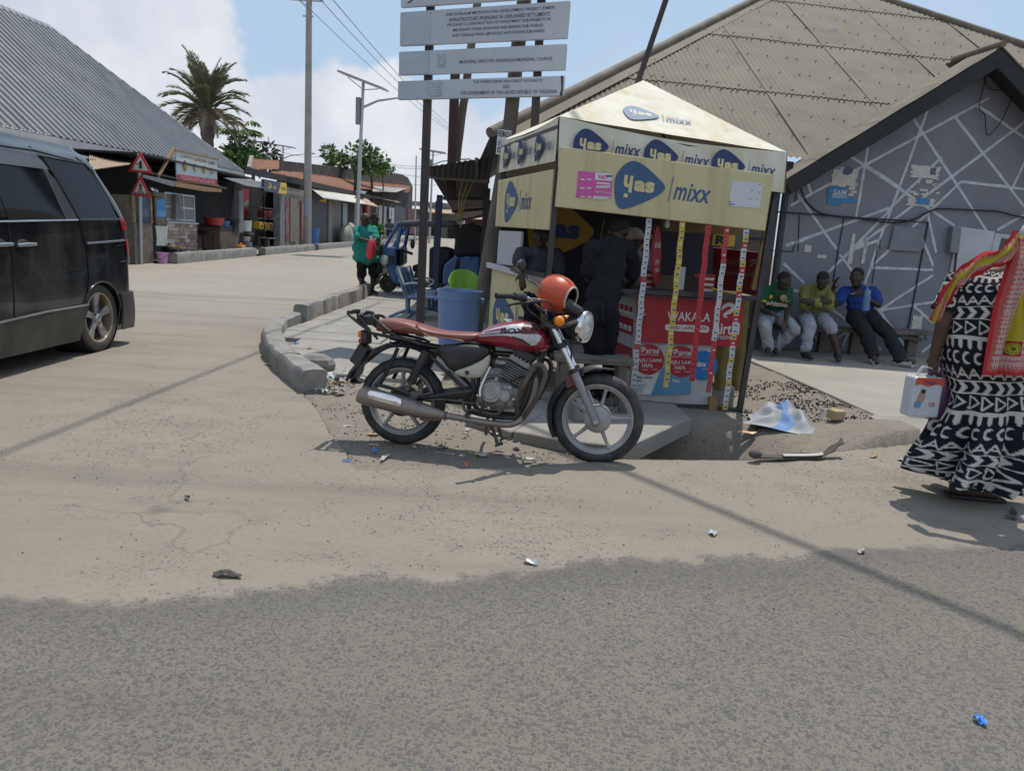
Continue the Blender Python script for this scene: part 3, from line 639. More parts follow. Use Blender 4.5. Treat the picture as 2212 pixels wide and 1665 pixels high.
# ================================================================ buildings along the left of the side street
M_GROOF = mat('grey_box_roof', (.20, .205, .215), .45, .45, var=.14, vs=.6, dirt=((.30, .285, .255), .5, .8), streak=((.13, .125, .12), .5, 2))
M_WHITEB = mat('white_fascia', (.45, .45, .46), .7, var=.12, vs=2, dirt=((.28, .27, .25), .5, 3))
M_DKWALL = mat('dark_wall', (.028, .028, .03), .9, var=.3, vs=2)  # near-black colour shared by hall and stall walls, ceilings and doorways
M_SHOPG = mat('grey_post', (.14, .145, .155), .85, var=.25, vs=4, dirt=((.3, .3, .3), .4, 5))
M_TIN = mat('old_tin', (.20, .205, .21), .5, .4, var=.2, vs=2, dirt=((.12, .115, .11), .5, 3))
M_TINRUST = mat('rusted_tin', (.25, .115, .070), .8, .1, var=.2, vs=1.2, dirt=((.14, .075, .05), .6, 2), streak=((.32, .18, .12), .4, 4))
M_TINLT = mat('pale_tin', (.50, .49, .46), .5, .3, var=.15, vs=1.5, dirt=((.30, .22, .15), .5, 2.4))
M_TINBR = mat('tan_tin', (.36, .27, .19), .7, .15, var=.2, vs=2, dirt=((.22, .14, .09), .6, 3))
M_WOOD = mat('raw_wood', (.26, .16, .075), .8, var=.25, vs=6, bump=.3, bs=50)
M_WOODG = mat('grey_wood', (.135, .115, .095), .9, var=.3, vs=5, bump=.5, bs=40, dirt=((.07, .06, .05), .6, 6), streak=((.2, .17, .14), .5, 14))
M_PLASTER = mat('stained_plaster', (.24, .225, .20), .9, var=.2, vs=1.5, dirt=((.12, .11, .10), .7, 1.4), streak=((.14, .13, .12), .5, 3))
M_BURNT = mat('blackened_parapet', (.045, .042, .04), .95, var=.4, vs=1.2, dirt=((.15, .13, .11), .7, 1.6))
M_ROLL = mat('dark_shutter', (.052, .056, .066), .6, var=.15, vs=2)
M_BLUEP = mat('blue_plastic', (.05, .13, .36), .5, var=.08)
M_PINKP = mat('pink_plastic', (.52, .24, .48), .5, var=.06)
M_YELP = mat('yellow_plastic', (.60, .36, .03), .5, var=.08)
M_REDP = mat('red_plastic', (.40, .04, .045), .5, var=.1)
M_WHP = mat('white_plastic', (.55, .57, .58), .45, var=.05)
M_BLKP = mat('black_plastic', (.016, .016, .018), .5, var=.2)
M_ALU = mat('aluminium', (.42, .44, .46), .35, .6, var=.08)
M_GLASS = mat('dusky_glass', (.04, .045, .05), .12, var=.05)
M_STEEL = mat('galvanised', (.42, .43, .45), .4, .5, var=.1)
M_CONC = mat('pole_concrete', (.33, .31, .285), .9, var=.15, vs=2, bump=.2, bs=30, streak=((.22, .21, .2), .4, 6))
def SX(X, fn): return lambda x, y: AX(*fn(x, y), X)
def face_x(pts, th=.12, d=(-1, 0, 0)):
    n = len(pts); d = Vector(d)*th; b = MB(); b.add([Vector(p) for p in pts]+[Vector(p)+d for p in pts], [tuple(range(n)), tuple(reversed(range(n, 2*n)))]+[(i, (i+1) % n, (i+1) % n+n, i+n) for i in range(n)]); return b
def ribbed(o, u, v, L, H, pitch, amp, nh=1):
    u = Vector(u).normalized(); v = Vector(v).normalized(); n = u.cross(v); k = int(L/pitch); prof = []
    for i in range(k): prof += [(i*pitch, 0), (i*pitch+pitch*.55, 0), (i*pitch+pitch*.65, amp), (i*pitch+pitch*.85, amp), (i*pitch+pitch*.95, 0)]
    prof.append((k*pitch, 0)); b = MB(); m = len(prof)
    vs = [Vector(o)+u*x+n*z+v*(H*j/nh) for j in range(nh+1) for x, z in prof]
    return b.add(vs, [(j*m+i, j*m+i+1, (j+1)*m+i+1, (j+1)*m+i) for j in range(nh) for i in range(m-1)])
hall = empty('grey_roof_hall', (0, 0, 0), label='long hall with a steep grey ribbed metal roof behind the black van', cat='building')
ea, eb = AX(0, 273, -12.2), AX(527, 372, -12.2)
eu = (eb-ea).normalized(); ea2 = ea-eu*6; LL = (eb-ea2).length
rt = AX(112, 62, -16.6); upv = rt-eb; upv = (upv-eu*upv.dot(eu)); RH = upv.length; upv.normalize()
rn = eu.cross(upv)
if rn.x < 0: rn = -rn
b = ribbed(ea2, eu, upv, LL, RH, .31, .05)
me = b.mesh('roof'); bm = bmesh.new(); bm.from_mesh(me)
hd = (rt-eb); nn = hd.cross(rn).normalized()
if (ea-eb).dot(nn) > 0: nn = -nn
bmesh.ops.bisect_plane(bm, geom=bm.verts[:]+bm.edges[:]+bm.faces[:], plane_co=eb, plane_no=nn, clear_outer=True)
bm.to_mesh(me); bm.free(); me.materials.append(M_GROOF); ro = bpy.data.objects.new('roof', me); C.objects.link(ro); ro.parent = hall
rtn = rt-eu*12
MB().bar(rtn, rt, .25, .06, rn).build('ridge_cap', M_GROOF, hall); MB().bar(rt, eb, .16, .05, rn).build('hip_cap', M_GROOF, hall)
MB().poly([rt, eb, eb+Vector((-8.6, 0, 0)), rt+Vector((-.1, 0, -.02))]).build('hip_end', M_GROOF, hall)
MB().bar(ea2+Vector((.02, 0, -.17)), eb+Vector((.02, 0, -.17)), .05, .30).build('fascia', M_WHITEB, hall)
MB().add([ea2+Vector((-.9, 0, -.2)), eb+Vector((-.9, 0, -.2)), Vector((eb.x-.9, eb.y, 0)), Vector((ea2.x-.9, ea2.y, 0))], [(0, 1, 2, 3)]).build('wall', M_DKWALL, hall, solid=.2)
MB().add([eb+Vector((-.9, -.15, -.1)), eb+Vector((-8.4, -.15, -.1)), Vector((eb.x-8.4, eb.y-.15, 0)), Vector((eb.x-.9, eb.y-.15, 0))], [(0, 1, 2, 3)]).build('end_wall', M_DKWALL, hall, solid=.2)
MB().poly([ea2+Vector((-.85, 0, -.02)), eb+Vector((-.85, 0, -.02)), eb, ea2]).build('soffit', M_DKWALL, hall)
stall = empty('food_stall', (0, 0, 0), label='dark open food stall with tiled counter and glass display under tin lean to', cat='stall')
def tin(name, corners, m, parent, wave=.09, amp=.014, th=0):
    a, b_, c, d = [Vector(p) for p in corners]; L = (b_-a).length; k = max(6, int(L/wave*6)); n = (b_-a).cross(d-a).normalized()
    if n.z < 0: n = -n
    mb = MB(); mb.grid(k, 2, lambda s, t: (a.lerp(b_, s)).lerp(d.lerp(c, s), t)+n*(amp*math.sin(s*L/wave*2*PI)))
    return mb.build(name, m, parent, smooth=180)
XS = -10.75
s1 = SX(XS, Z1); s3 = SX(XS, Z3)
def back(p, dx, dz): return Vector(p)+Vector((dx, 0, dz))
e = [s3(560, 280), s1(20, 340), s1(250, 450), s1(930, 552)]
tin('roof_sheet', [AX(*Z3(640, 345), -10.3), AX(*Z1(945, 560), -10.3), AX(*Z1(945, 560), -12)+Vector((0, 0, .35)), AX(*Z3(640, 250), -12.0)], M_TIN, stall)
tin('roof_sheet', [AX(*Z1(790, 462), -10.55), AX(*Z1(1490, 555), -10.55), AX(*Z1(1490, 470), -12), AX(*Z1(800, 350), -12.0)], M_TIN, stall)
tin('roof_sheet', [AX(*Z3(-260, 300), -10.2), AX(*Z3(330, 215), -10.2), AX(*Z3(390, 160), -11.6), AX(*Z3(-240, 60), -11.9)], M_TINBR, stall)
tin('roof_sheet', [AX(*Z3(-900, 70), -11.2), AX(*Z3(900, 262), -11.2), AX(*Z3(1000, 205), -12.3), AX(*Z3(-900, 0), -12.3)], M_TIN, stall)
fb = face_x([AX(*Z1(225, 465), -10.28), AX(*Z1(875, 565), -10.28), AX(*Z1(875, 610), -10.28), AX(*Z1(640, 600), -10.28), AX(*Z1(220, 530), -10.28)], .03).build('fascia_board', M_WOOD, stall)
face_x([AX(*Z3(520, 360), -10.25), AX(*Z3(1000, 465), -10.25), AX(*Z3(960, 535), -10.25), AX(*Z3(520, 405), -10.25)], .03).build('fascia_board', mat('grey_board', (.16, .17, .19), .8, var=.15, vs=4), stall)
b = AX(*Z3(700, 440), -10.35); t = AX(*Z3(960, -15), -10.35); MB().bar(b, t, .075, .06).build('sign_strut', M_WOOD, stall)
MB().box((-12.6, 31, 1.6), (.15, 24, 3.2)).build('back_wall', M_DKWALL, stall)
MB().box((-11.4, 24.6, 3.02), (2.2, 8.5, .05)).build('ceiling', M_DKWALL, stall)
for x0, x1 in ((1090, 1150),):
    MB().add([s1(x0, 590), s1(x1, 590), s1(x1, 1180), s1(x0, 1180)], [(0, 1, 2, 3)]).build('post', M_SHOPG, stall, solid=.18)
MB().add([s3(940, 640), s3(1025, 640), s3(1025, 1000), s3(940, 1000)], [(0, 1, 2, 3)]).build('post', M_SHOPG, stall, solid=.18)
ca, cb, cc, cd = s3(850, 1050), s3(1275, 1050), s3(1280, 1500), s3(850, 1400)
fl = Vector((ca.x, ca.y, .05+tz(ca.y))); fr_ = Vector((cb.x, cb.y, .05+tz(cb.y)))
ct = empty('tiled_counter', (0, 0, 0)); ct.parent = stall
top = ca.z; L = fr_.y-fl.y; nW = 6; nH = 9
face_x([fl+Vector((-.03, 0, 0)), fr_+Vector((-.03, 0, 0)), Vector((fr_.x-.03, fr_.y, top)), Vector((fl.x-.03, fl.y, top))], .6).build('counter_core', M_PLASTER, ct)
TL = [mat('brown_tile_%d' % i, c, .5, var=.3, vs=9) for i, c in enumerate(((.20, .13, .105), (.30, .22, .19), (.40, .33, .29), (.13, .085, .07), (.24, .165, .135)))]
for j in range(nH):
    off = (j % 3)*.33
    y0 = fl.y; hh = (top-fl.z)/nH
    k = 0; y = y0-off*.35
    while y < fr_.y-.03:
        w = rnd.choice((.22, .3, .38)); a_ = max(y, y0)+.006; b_ = min(y+w, fr_.y)-.006; y += w
        if b_-a_ < .04: continue
        d = rnd.uniform(0, .014); z0 = fl.z+j*hh+.005
        MB().box((fl.x-.012+d, (a_+b_)/2, z0+hh/2), (.035, b_-a_, hh-.01)).build('tile', rnd.choice(TL), ct)
MB().box((fl.x-.25, (fl.y+fr_.y)/2, top+.03), (.62, L+.08, .05)).build('counter_top', M_ALU, ct, bevel=.01)
dc = empty('display_case', (0, 0, 0)); dc.parent = stall
hz = s3(860, 625).z-top-.05
for yy in (fl.y+.02, fl.y+L*.60, fr_.y-.05): MB().box((fl.x-.05, yy, top+.06+hz/2), (.05, .05, hz)).build('frame_bar', M_ALU, dc)
for zz in (.06, hz*.52, hz): MB().box((fl.x-.05, (fl.y+fr_.y)/2, top+.06+zz), (.045, L-.06, .05)).build('frame_bar', M_ALU, dc)
gl = mat('case_glass', (.9, .95, 1), .05, trans=.0, alpha=.12, spec=.6)
MB().box((fl.x-.05, (fl.y+fr_.y)/2, top+.06+hz/2), (.006, L-.08, hz)).build('pane', gl, dc)
heap = MB().ell((fl.x-.3, fl.y+L*.22, top+.06), (.18, .34, .22)).build('chips_heap', mat('fried_chips', (.42, .30, .08), .7, var=.4, vs=40, bump=1, bs=60), smooth=180)
tag(heap, 'heap of yellow fried chips behind the display glass', 'food')
bn = empty('food_banner', (0, 0, 0), label='pale blue banner with four plates of food on tin roof edge', cat='banner')
B4 = [AX(*Z1(235, 25), -10.35), AX(*Z1(800, 140), -10.35), AX(*Z1(815, 505), -10.35), AX(*Z1(240, 435), -10.35)]
bf = Fr(B4[3], B4[2]-B4[3], B4[0]-B4[3]); bw = (B4[2]-B4[3]).length; bh = (B4[0]-B4[3]).dot(bf.v)
if bf.n.x < 0: bf = Fr(B4[2], B4[3]-B4[2], B4[0]-B4[3])
M_BAN = mat('banner_pale', (.42, .50, .53), .6, var=.06, vs=2)
MB().prism([(0, 0), (bw, 0), (bw, bh*.98), (0, bh)], bf, -.03, 0).build('sheet', M_BAN, bn)
MB().prism([(.01, .0), (bw-.01, 0), (bw-.01, bh*.2), (.01, bh*.2)], bf, .002, .006).build('red_band', mat('banner_red', (.34, .02, .04), .6), bn)
text('JUMAN', bf, bw*.24, bh*.85, mat('banner_orange', (.45, .24, .13), .6), bn, width=bw*.28, height=bh*.13, c=.004, bold=.03)
text('CHICKEN', bf, bw*.56, bh*.83, mat('banner_redtext', (.42, .10, .06), .6), bn, width=bw*.30, height=bh*.13, c=.004, bold=.03)
text('CHIPS', bf, bw*.85, bh*.80, mat('banner_dark', (.14, .10, .13), .6), bn, width=bw*.19, height=bh*.13, c=.004, bold=.03)
text('CHIPS KUKU   MAYAI   NDIZI   SAMAKI', bf, bw*.5, bh*.135, M_WHP, bn, width=bw*.84, height=bh*.045, c=.008)
text('TUNAPOKEA ODA', bf, bw*.28, bh*.06, M_WHP, bn, width=bw*.4, height=bh*.045, c=.008)
text('0712 345 678', bf, bw*.72, bh*.05, M_WHP, bn, width=bw*.4, height=bh*.05, c=.008)
for i, (cx, r, c1, c2) in enumerate(((.18, .19, (.10, .05, .035), (.42, .30, .06)), (.42, .165, (.27, .13, .07), (.42, .38, .3)), (.64, .16, (.35, .12, .07), (.42, .26, .1)), (.85, .16, (.45, .32, .1), (.38, .2, .12)))):
    y = bh*(.53-i*.008); d = [(bw*cx+math.cos(t*PI/10)*bh*r*1.25, y+math.sin(t*PI/10)*bh*r*1.25) for t in range(20)]
    pl = MB().prism(d, bf, .008, .012).build('plate', mat('banner_plate', (.52, .58, .6), .5), bn)
    MB().prism([(bw*cx+math.cos(t*PI/10)*bh*r, y+math.sin(t*PI/10)*bh*r) for t in range(20)], bf, .016, .020).build('meal', mat('meal_%d' % i, c1, .7, var=.5, vs=14, dirt=(c2, .9, 9)), pl)
    MB().prism([(bw*cx+bh*r*(.25+.6*math.cos(t*PI/8)), y-bh*.02+math.sin(t*PI/8)*bh*r*.7) for t in range(16)], bf, .024, .027).build('side_dish', mat('side_%d' % i, c2, .7, var=.5, vs=14), pl)
MB().bar(bf(-.1, bh+.02, .0), bf(bw+.12, bh*.985, .0), .05, .05).build('batten', M_WOOD, bn)
MB().bar(bf(-.02, -.03, 0), bf(bw+.08, -.03, 0), .05, .05).build('batten', M_WOOD, bn)
def bucket(name, p, r0, r1, h, m, label, cat='bucket', lid=None, handle=True, group=None):
    o = empty(name, p, label=label, cat=cat, group=group)
    MB().lathe([(0, 0), (r0, 0), (r0*.3+r1*.7, h*.7), (r1, h*.93), (r1+.012, h*.94), (r1+.012, h), (r1-.006, h), (r0-.01, .02), (0, .02)], (0, 0, 0), (0, 0, 1), 24).build('pail', m, o, smooth=40)
    if lid: MB().lathe([(0, h+.02), (r1, h+.02), (r1+.018, h+.005), (r1+.018, h-.02), (r1+.013, h-.02)], (0, 0, 0), (0, 0, 1), 24).build('lid', lid, o, smooth=40)
    if handle: MB().tube([(r1*1.03*math.cos(t), -.05*math.sin(t)-r1*.6*math.sin(t)-.02, h*.9-h*.5*math.sin(t)) for t in [PI*k/12 for k in range(13)]], .005, 5).build('handle', M_BLKP, o)
    return o
def gz(fn, x, y, X): p = AX(*fn(x, y), X); return Vector((X, p.y, .05+tz(p.y)))
pb = gz(Z3, 795, 1620, -10.0); bucket('bucket', G(*Z3(795, 1622)), .12, .155, .31, M_PINKP, 'pink plastic bucket on the ground by the road sign post')
p = G(*Z3(975, 1605)); o = empty('bin', p, label='black square bin right of the pink bucket', cat='bin'); MB().box((0, 0, .19), (.24, .22, .38)).build('tub', M_BLKP, o, bevel=.02); MB().box((0, 0, .38), (.27, .25, .03)).build('rim', M_BLKP, o, bevel=.01)
p = G(*Z3(893, 1605))+Vector((0, .25, 0)); o = empty('jerrycan', p, label='yellow plastic container squeezed between pink bucket and black bin', cat='container'); MB().box((0, 0, .16), (.12, .16, .32)).build('can', M_YELP, o, bevel=.03); MB().cyl((0, 0, .31), (0, 0, .36), .03).build('cap', M_BLKP, o)
p = G(*Z3(790, 1600))+Vector((.1, .55, .30)); o = empty('plastic_crate', p, label='black crate of yellow lids behind the pink bucket', cat='crate'); MB().box((0, 0, .05), (.62, .36, .12)).build('box', M_BLKP, o, bevel=.02)
for k in range(3): MB().cyl((-.18+k*.18, 0, .11), (-.18+k*.18, 0, .15), .075, .085, 14).build('lid', M_YELP, o)
MB().box((0, 0, -.14), (.5, .28, .28)).build('stand', M_WOODG, o)
p = G(*Z3(690, 1600))+Vector((.02, .55, .42)); lathe = empty('basin', p, label='shiny metal basin on the crate stand beside the sign post', cat='basin'); MB().lathe([(0, 0), (.14, .0), (.22, .10), (.25, .11), (.24, .115), (.20, .1), (.13, .012), (0, .012)], (0, 0, .05), (0, 0, 1), 24).build('bowl', M_STEEL, lathe, smooth=40)
cup = empty('vendor_cupboard', (0, 0, 0), label='tall wooden vendor cupboard with blue panels behind the road sign post', cat='cupboard')
X2 = -10.45; c3 = SX(X2, Z3)
y0 = c3(400, 1560).y; y1 = c3(660, 1560).y; zb = .06; zt = c3(520, 670).z
MB().box((X2-.3, (y0+y1)/2, zb+(zt-zb)/2-.0), (.55, y1-y0-.1, zt-zb)).build('carcass', M_WOODG, cup)
zm = c3(520, 1045).z
for yy in (y0+.04, y1-.04): MB().box((X2, yy, (zt+zm)/2), (.06, .08, zt-zm)).build('stile', M_WOOD, cup)
MB().box((X2-.01, (y0+y1)/2, (zt+zm)/2), (.03, y1-y0-.16, zt-zm-.06)).build('blue_panel', mat('blue_cloth', (.045, .075, .13), .8, var=.25, vs=6, streak=((.09, .13, .2), .5, 9)), cup)
n = 5
for k in range(n): MB().box((X2, y0+(k+.5)*(y1-y0)/n, (zm+zb)/2), (.03, (y1-y0)/n-.012, zm-zb)).build('plank', M_WOODG, cup)
dp = tag(face_x([c3(685, 680), c3(830, 655), c3(860, 1075), c3(705, 1085)], .05).build('hung_board', M_WOODG), 'small tilted board with bright blue panel beside vendor cupboard', 'board')
face_x([c3(705, 725)+Vector((.006, 0, 0)), c3(825, 700)+Vector((.006, 0, 0)), c3(842, 960)+Vector((.006, 0, 0)), c3(708, 960)+Vector((.006, 0, 0))], .005).build('blue_panel', mat('bright_blue_cloth', (.05, .20, .44), .7, var=.15, vs=6), dp)
MB().box((X2-.1, c3(715, 640).y, c3(715, 640).z), (.3, .55, .12)).build('tray', M_WOODG, dp)
foil = MB();
for k in range(9): foil.ell((X2-.1+rnd.uniform(-.05, .05), c3(715, 640).y+rnd.uniform(-.2, .2), c3(715, 640).z+.08+rnd.uniform(0, .05)), (.07, .10, .05), Euler((rnd.random(), rnd.random(), 3*rnd.random())).to_matrix(), 6, 4)
tag(foil.build('foil_heap', mat('crumpled_foil', (.7, .72, .75), .2, .9, bump=.6, bs=30)), 'shiny crumpled foil on top of the tilted blue board', 'foil')
shb = MB(); a_, b_ = c3(670, 1085), c3(850, 1080);
shb.grid(8, 12, lambda u, v: Vector((X2+.04+.03*math.sin(u*9+v*3), a_.y+(b_.y-a_.y)*u, a_.z+(c3(670, 1370).z-a_.z)*v)))
tag(shb.build('hanging_sheet', mat('pale_plastic_sheet', (.36, .38, .36), .5, var=.15, vs=5), smooth=180), 'pale plastic sheet hanging under the blue board', 'sheet')
XG = -10.9; gq = SX(XG, Z1)
wk = empty('cooking_wok', gq(640, 1160), label='wide black wok on a stand inside the stall', cat='wok')
MB().lathe([(0, -.16), (.2, -.12), (.38, 0), (.40, .01), (.37, .01), (.18, -.09), (0, -.13)], (0, 0, 0), (0, 0, 1), 24).build('pan', mat('blackened_steel', (.03, .03, .032), .3, .6), wk, smooth=40)
for k in range(3): MB().cyl((.3*math.cos(k*2.1), .3*math.sin(k*2.1), -.05), (.33*math.cos(k*2.1), .33*math.sin(k*2.1), -.95), .025, n=6).build('leg', M_BLKP, wk)
def tub(fn, x, y, r, h, m, label, X=XG):
    o = empty('basin', fn(x, y), label=label, cat='basin'); MB().lathe([(0, 0), (r*.75, 0), (r, h), (r+.02, h), (r-.02, h-.01), (r*.7, .02), (0, .02)], (0, 0, 0), (0, 0, 1), 22).build('tub', m, o, smooth=40); return o
tub(gq, 765, 1075, .36, .26, M_REDP, 'wide red plastic basin in the dark stall'); tub(gq, 910, 1085, .22, .18, M_BLUEP, 'blue plastic basin on the concrete hearth'); tub(gq, 1040, 1085, .25, .22, M_BLKP, 'black plastic basin beside grey post')
hr = face_x([gq(840, 1090), gq(1140, 1090), gq(1110, 1380), Vector((XG, gq(1060, 1440).y, .06)), Vector((XG, gq(870, 1440).y, .06))], .7).build('cooking_hearth', mat('brown_hearth', (.19, .145, .11), .9, var=.3, vs=3, dirt=((.09, .075, .06), .6, 4))); tag(hr, 'brown concrete cooking hearth with dark rim in the stall', 'hearth')
face_x([gq(835, 1085)+Vector((.03, 0, .03)), gq(1145, 1085)+Vector((.03, 0, .03)), gq(1140, 1165)+Vector((.03, 0, 0)), gq(850, 1165)+Vector((.03, 0, 0))], .75).build('rim', mat('dark_rim', (.05, .05, .055), .8), hr)
bk = gq(1210, 1165); bucket('bucket', bk, .22, .25, .42, M_WHP, 'white plastic bucket on a stack beside the grey post', handle=False)
o = empty('stove', Vector((XG, bk.y, .06)), label='squat dark stove under the white bucket', cat='stove'); MB().lathe([(0, 0), (.22, 0), (.27, .2), (.24, .42), (0, .42)], (0, 0, .12), (0, 0, 1), 18).build('drum', M_SHOPG, o, smooth=40); MB().box((0, 0, bk.z-.14), (.5, .5, .05)).build('board', M_WOODG, o); MB().lathe([(0, .56), (.16, .56), (.2, .75), (.2, .77), (0, .77)], (0, 0, 0), (0, 0, 1), 18).build('pot', M_STEEL, o, smooth=40)
jy = gz(Z1, 1150, 1450, -10.6); o = empty('jerrycan', jy, label='orange yellow jerrycan on the pavement under the stove', cat='jerrycan'); MB().box((0, 0, .15), (.24, .42, .30)).build('can', mat('orange_plastic', (.55, .22, .03), .5), o, bevel=.04); MB().tube([(0, -.12, .29), (0, -.08, .36), (0, .08, .36), (0, .12, .29)], .022, 6).build('handle', mat('orange_plastic', (.55, .22, .03), .5), o)
rp = s1(1200, 765); o = tag(MB().box((-12.2, 0, 0), (.03, .95, 1.2)).build('poster', mat('poster_red', (.36, .03, .035), .6)), 'red poster with green lettering inside the dark shop', 'poster'); pp = AX(*Z1(1205, 765), -12.2); o.location = (0, pp.y, pp.z)
text('Fanta', Fr((-12.18, 0, 0), (0, 1, 0), (0, 0, 1)), 0, 0, mat('poster_green', (.15, .36, .2), .6), o, width=.8, rot=.3, c=.003, bold=.04)
sh_y = (AX(*Z1(1370, 1100), -11.6).y, AX(*Z1(1665, 1100), -11.6).y)
shf = empty('crate_shelf', (0, 0, 0), label='dark shelf rack of drink crates between the shop posts', cat='shelf')
for zz in (840, 985, 1150):
    q_ = AX(*Z1(1500, zz), -11.6); MB().box((-11.7, (sh_y[0]+sh_y[1])/2, q_.z), (.5, sh_y[1]-sh_y[0], .04)).build('shelf_board', M_SHOPG, shf)
for x in (1490,): q_ = AX(*Z1(x, 1000), -11.3); MB().box((-11.35, q_.y, 1.35), (.06, .06, 2.5)).build('upright', M_BLKP, shf)
for (x, y, m, lab) in ((1530, 975, M_REDP, 'red drink crate on the middle shelf'), (1620, 975, M_BLUEP, 'blue drink crate on the middle shelf'), (1530, 1140, M_YELP, 'orange drink crate on the lower shelf next to a blue one'), (1612, 1140, M_BLUEP, 'blue drink crate on the lower shelf'), (1445, 1135, M_YELP, 'orange drink crate at the left of the lower shelf'), (1395, 1130, M_YELP, 'orange drink crate leftmost on the lower shelf'), (1450, 970, mat('shaded_red', (.16, .02, .02), .7), 'red drink crate coloured darker for the shelf shadow')):  # last crate: red darkened to stand for the shelf shadow
    q_ = AX(*Z1(x, y), -11.5); o = empty('drink_crate', q_, label=lab, cat='crate', group='drink crates on the shop shelf'); hh = AX(*Z1(x, y-100), -11.5).z-q_.z
    MB().box((0, 0, hh/2), (.3, .42, hh*.95)).build('box', m, o, bevel=.02); MB().box((.153, 0, hh*.72), (.004, .16, .06)).build('grip_hole', M_BLKP, o); MB().box((.153, 0, hh*.35), (.003, .28, .10)).build('print', M_WHP if m is M_BLUEP else M_BLKP, o)
st = AX(*Z1(1520, 1260), -11.2); o = empty('wooden_table', (-11.2, st.y, .06), label='small pale wooden table in front of the crate shelf', cat='table'); MB().box((0, 0, st.z-.06), (.5, 1.0, .05)).build('top', M_WOODG, o)
for sx in (-.2, .2):
    for sy in (-.42, .42): MB().box((sx, sy, (st.z-.08)/2), (.06, .06, st.z-.08)).build('leg', M_WOODG, o)
sg = empty('shop_signboard', (0, 0, 0), label='blue and yellow money agent signboard jutting from the shops', cat='sign')
Q4 = [AX(*Z1(1505, 430), -10.7), AX(*Z1(1815, 470), -10.7), AX(*Z1(1795, 640), -10.7), AX(*Z1(1478, 595), -10.7)]
sf = Fr(Q4[3], Q4[2]-Q4[3], Q4[0]-Q4[3]); sw_ = (Q4[2]-Q4[3]).length; sh_ = (Q4[0]-Q4[3]).dot(sf.v)
if sf.n.x < 0: raise Exception('flip')
MB().prism([(0, 0), (sw_, 0), (sw_, sh_), (0, sh_)], sf, -.12, 0).build('panel', mat('sign_navy', (.035, .05, .095), .5), sg, bevel=.01)
MB().prism([(sw_*.60, 0), (sw_, 0), (sw_, sh_), (sw_*.71, sh_), (sw_*.69, sh_*.5)], sf, .002, .006).build('yellow_field', mat('sign_yellow', (.60, .42, .04), .5), sg)
MB().prism(smooth_poly([(sw_*.14, sh_*.12), (sw_*.20, sh_*.88), (sw_*.36, sh_*.5)], 3), sf, .002, .006).build('emblem', mat('sign_yellow', (.60, .42, .04), .5), sg)
text('yas', sf, sw_*.22, sh_*.5, mat('sign_navy', (.035, .05, .095), .5), sg, width=sw_*.10, c=.008, bold=.03)
text('mixx', sf, sw_*.45, sh_*.47, mat('sign_yellow', (.60, .42, .04), .5), sg, width=sw_*.14, c=.004, bold=.03, shear=.2)
text('Wakala', sf, sw_*.84, sh_*.48, mat('sign_navy', (.035, .05, .095), .5), sg, width=sw_*.2, c=.008, bold=.02)
row = empty('shop_row', (0, 0, 0), label='row of low plastered shops under rusty tin roofs by the concrete pole', cat='building')
XR = -11.6; r2 = SX(XR, Z2)
yA = AX(*Z1(1700, 700), XR).y; yB = r2(1600, 1000).y; yC = r2(2080, 1000).y
zr_ = 2.9
MB().box((XR-.15, (yA+70)/2, 1.6), (.3, 70-yA, 3.2)).build('wall', M_PLASTER, row)
pa = [AX(*Z1(1320, 135), -14.6), AX(*Z2(170, 160), -14.6), AX(*Z2(1700, 330), -14.6), AX(*Z2(1910, 360), -14.6), AX(*Z2(1990, 400), -14.6), AX(*Z2(2060, 530), -14.6)]
MB().add([pa[1], pa[2], pa[3], pa[4], pa[5], Vector((-14.6, pa[5].y, 2)), Vector((-14.6, pa[1].y, 2))], [(0, 1, 2, 3, 4, 5, 6)]).build('parapet', M_BURNT, row, solid=.25)
tin('roof_sheet', [AX(*Z1(1250, 285), -13.4), AX(*Z1(1690, 285), -13.4), AX(*Z1(1690, 165), -14.6), AX(*Z1(1320, 135), -14.6)], M_TINRUST, row, .2, .03)
MB().bar(AX(*Z1(1265, 270), -13.4), AX(*Z1(1300, 110), -14.5), .2, .15).build('verge', M_PLASTER, row)
segs = [(60, 340, 520, 430, 520, 330, 110, 310), (620, 470, 1230, 605, 1240, 440, 620, 350), (1320, 560, 2010, 620, 2050, 520, 1330, 450)]
for (ax, ay, bx, by, cx, cy, dx, dy) in segs:
    n = 5
    A_, B_, C_, D_ = AX(*Z2(ax, ay), -11.5), AX(*Z2(bx, by), -11.5), AX(*Z2(cx, cy), -14.5), AX(*Z2(dx, dy), -14.5)
    for i in range(n):
        t0, t1 = i/n, (i+1.02)/n; o_ = Vector((0, 0, .02*(i % 2)))
        tin('roof_sheet', [A_.lerp(B_, t0)+o_, A_.lerp(B_, t1)+o_, D_.lerp(C_, t1)+o_, D_.lerp(C_, t0)+o_], M_TINRUST, row, .12, .02)
tin('roof_sheet', [AX(*Z2(730, 455), -12.8)+Vector((0, 0, .06)), AX(*Z2(1230, 545), -12.8)+Vector((0, 0, .06)), AX(*Z2(1230, 515), -13.3)+Vector((0, 0, .06)), AX(*Z2(745, 430), -13.3)+Vector((0, 0, .06))], M_TINLT, row, .12, .02)
MB().bar(AX(*Z1(1200, 285), -11.45)+Vector((0, 0, -.04)), AX(*Z2(1800, 745), -11.45), .06, .28).build('fascia', M_DARKW, row)
tin('awning', [AX(*Z2(800, 690), -10.6), AX(*Z2(1400, 780), -10.6), AX(*Z2(1250, 640), -11.6), AX(*Z2(630, 560), -11.6)], M_TINLT, row, .13, .022)
tin('awning', [AX(*Z2(1400, 780), -10.6), AX(*Z2(1590, 820), -10.6), AX(*Z2(1400, 690), -11.6), AX(*Z2(1240, 640), -11.6)], M_TINBR, row, .13, .022)
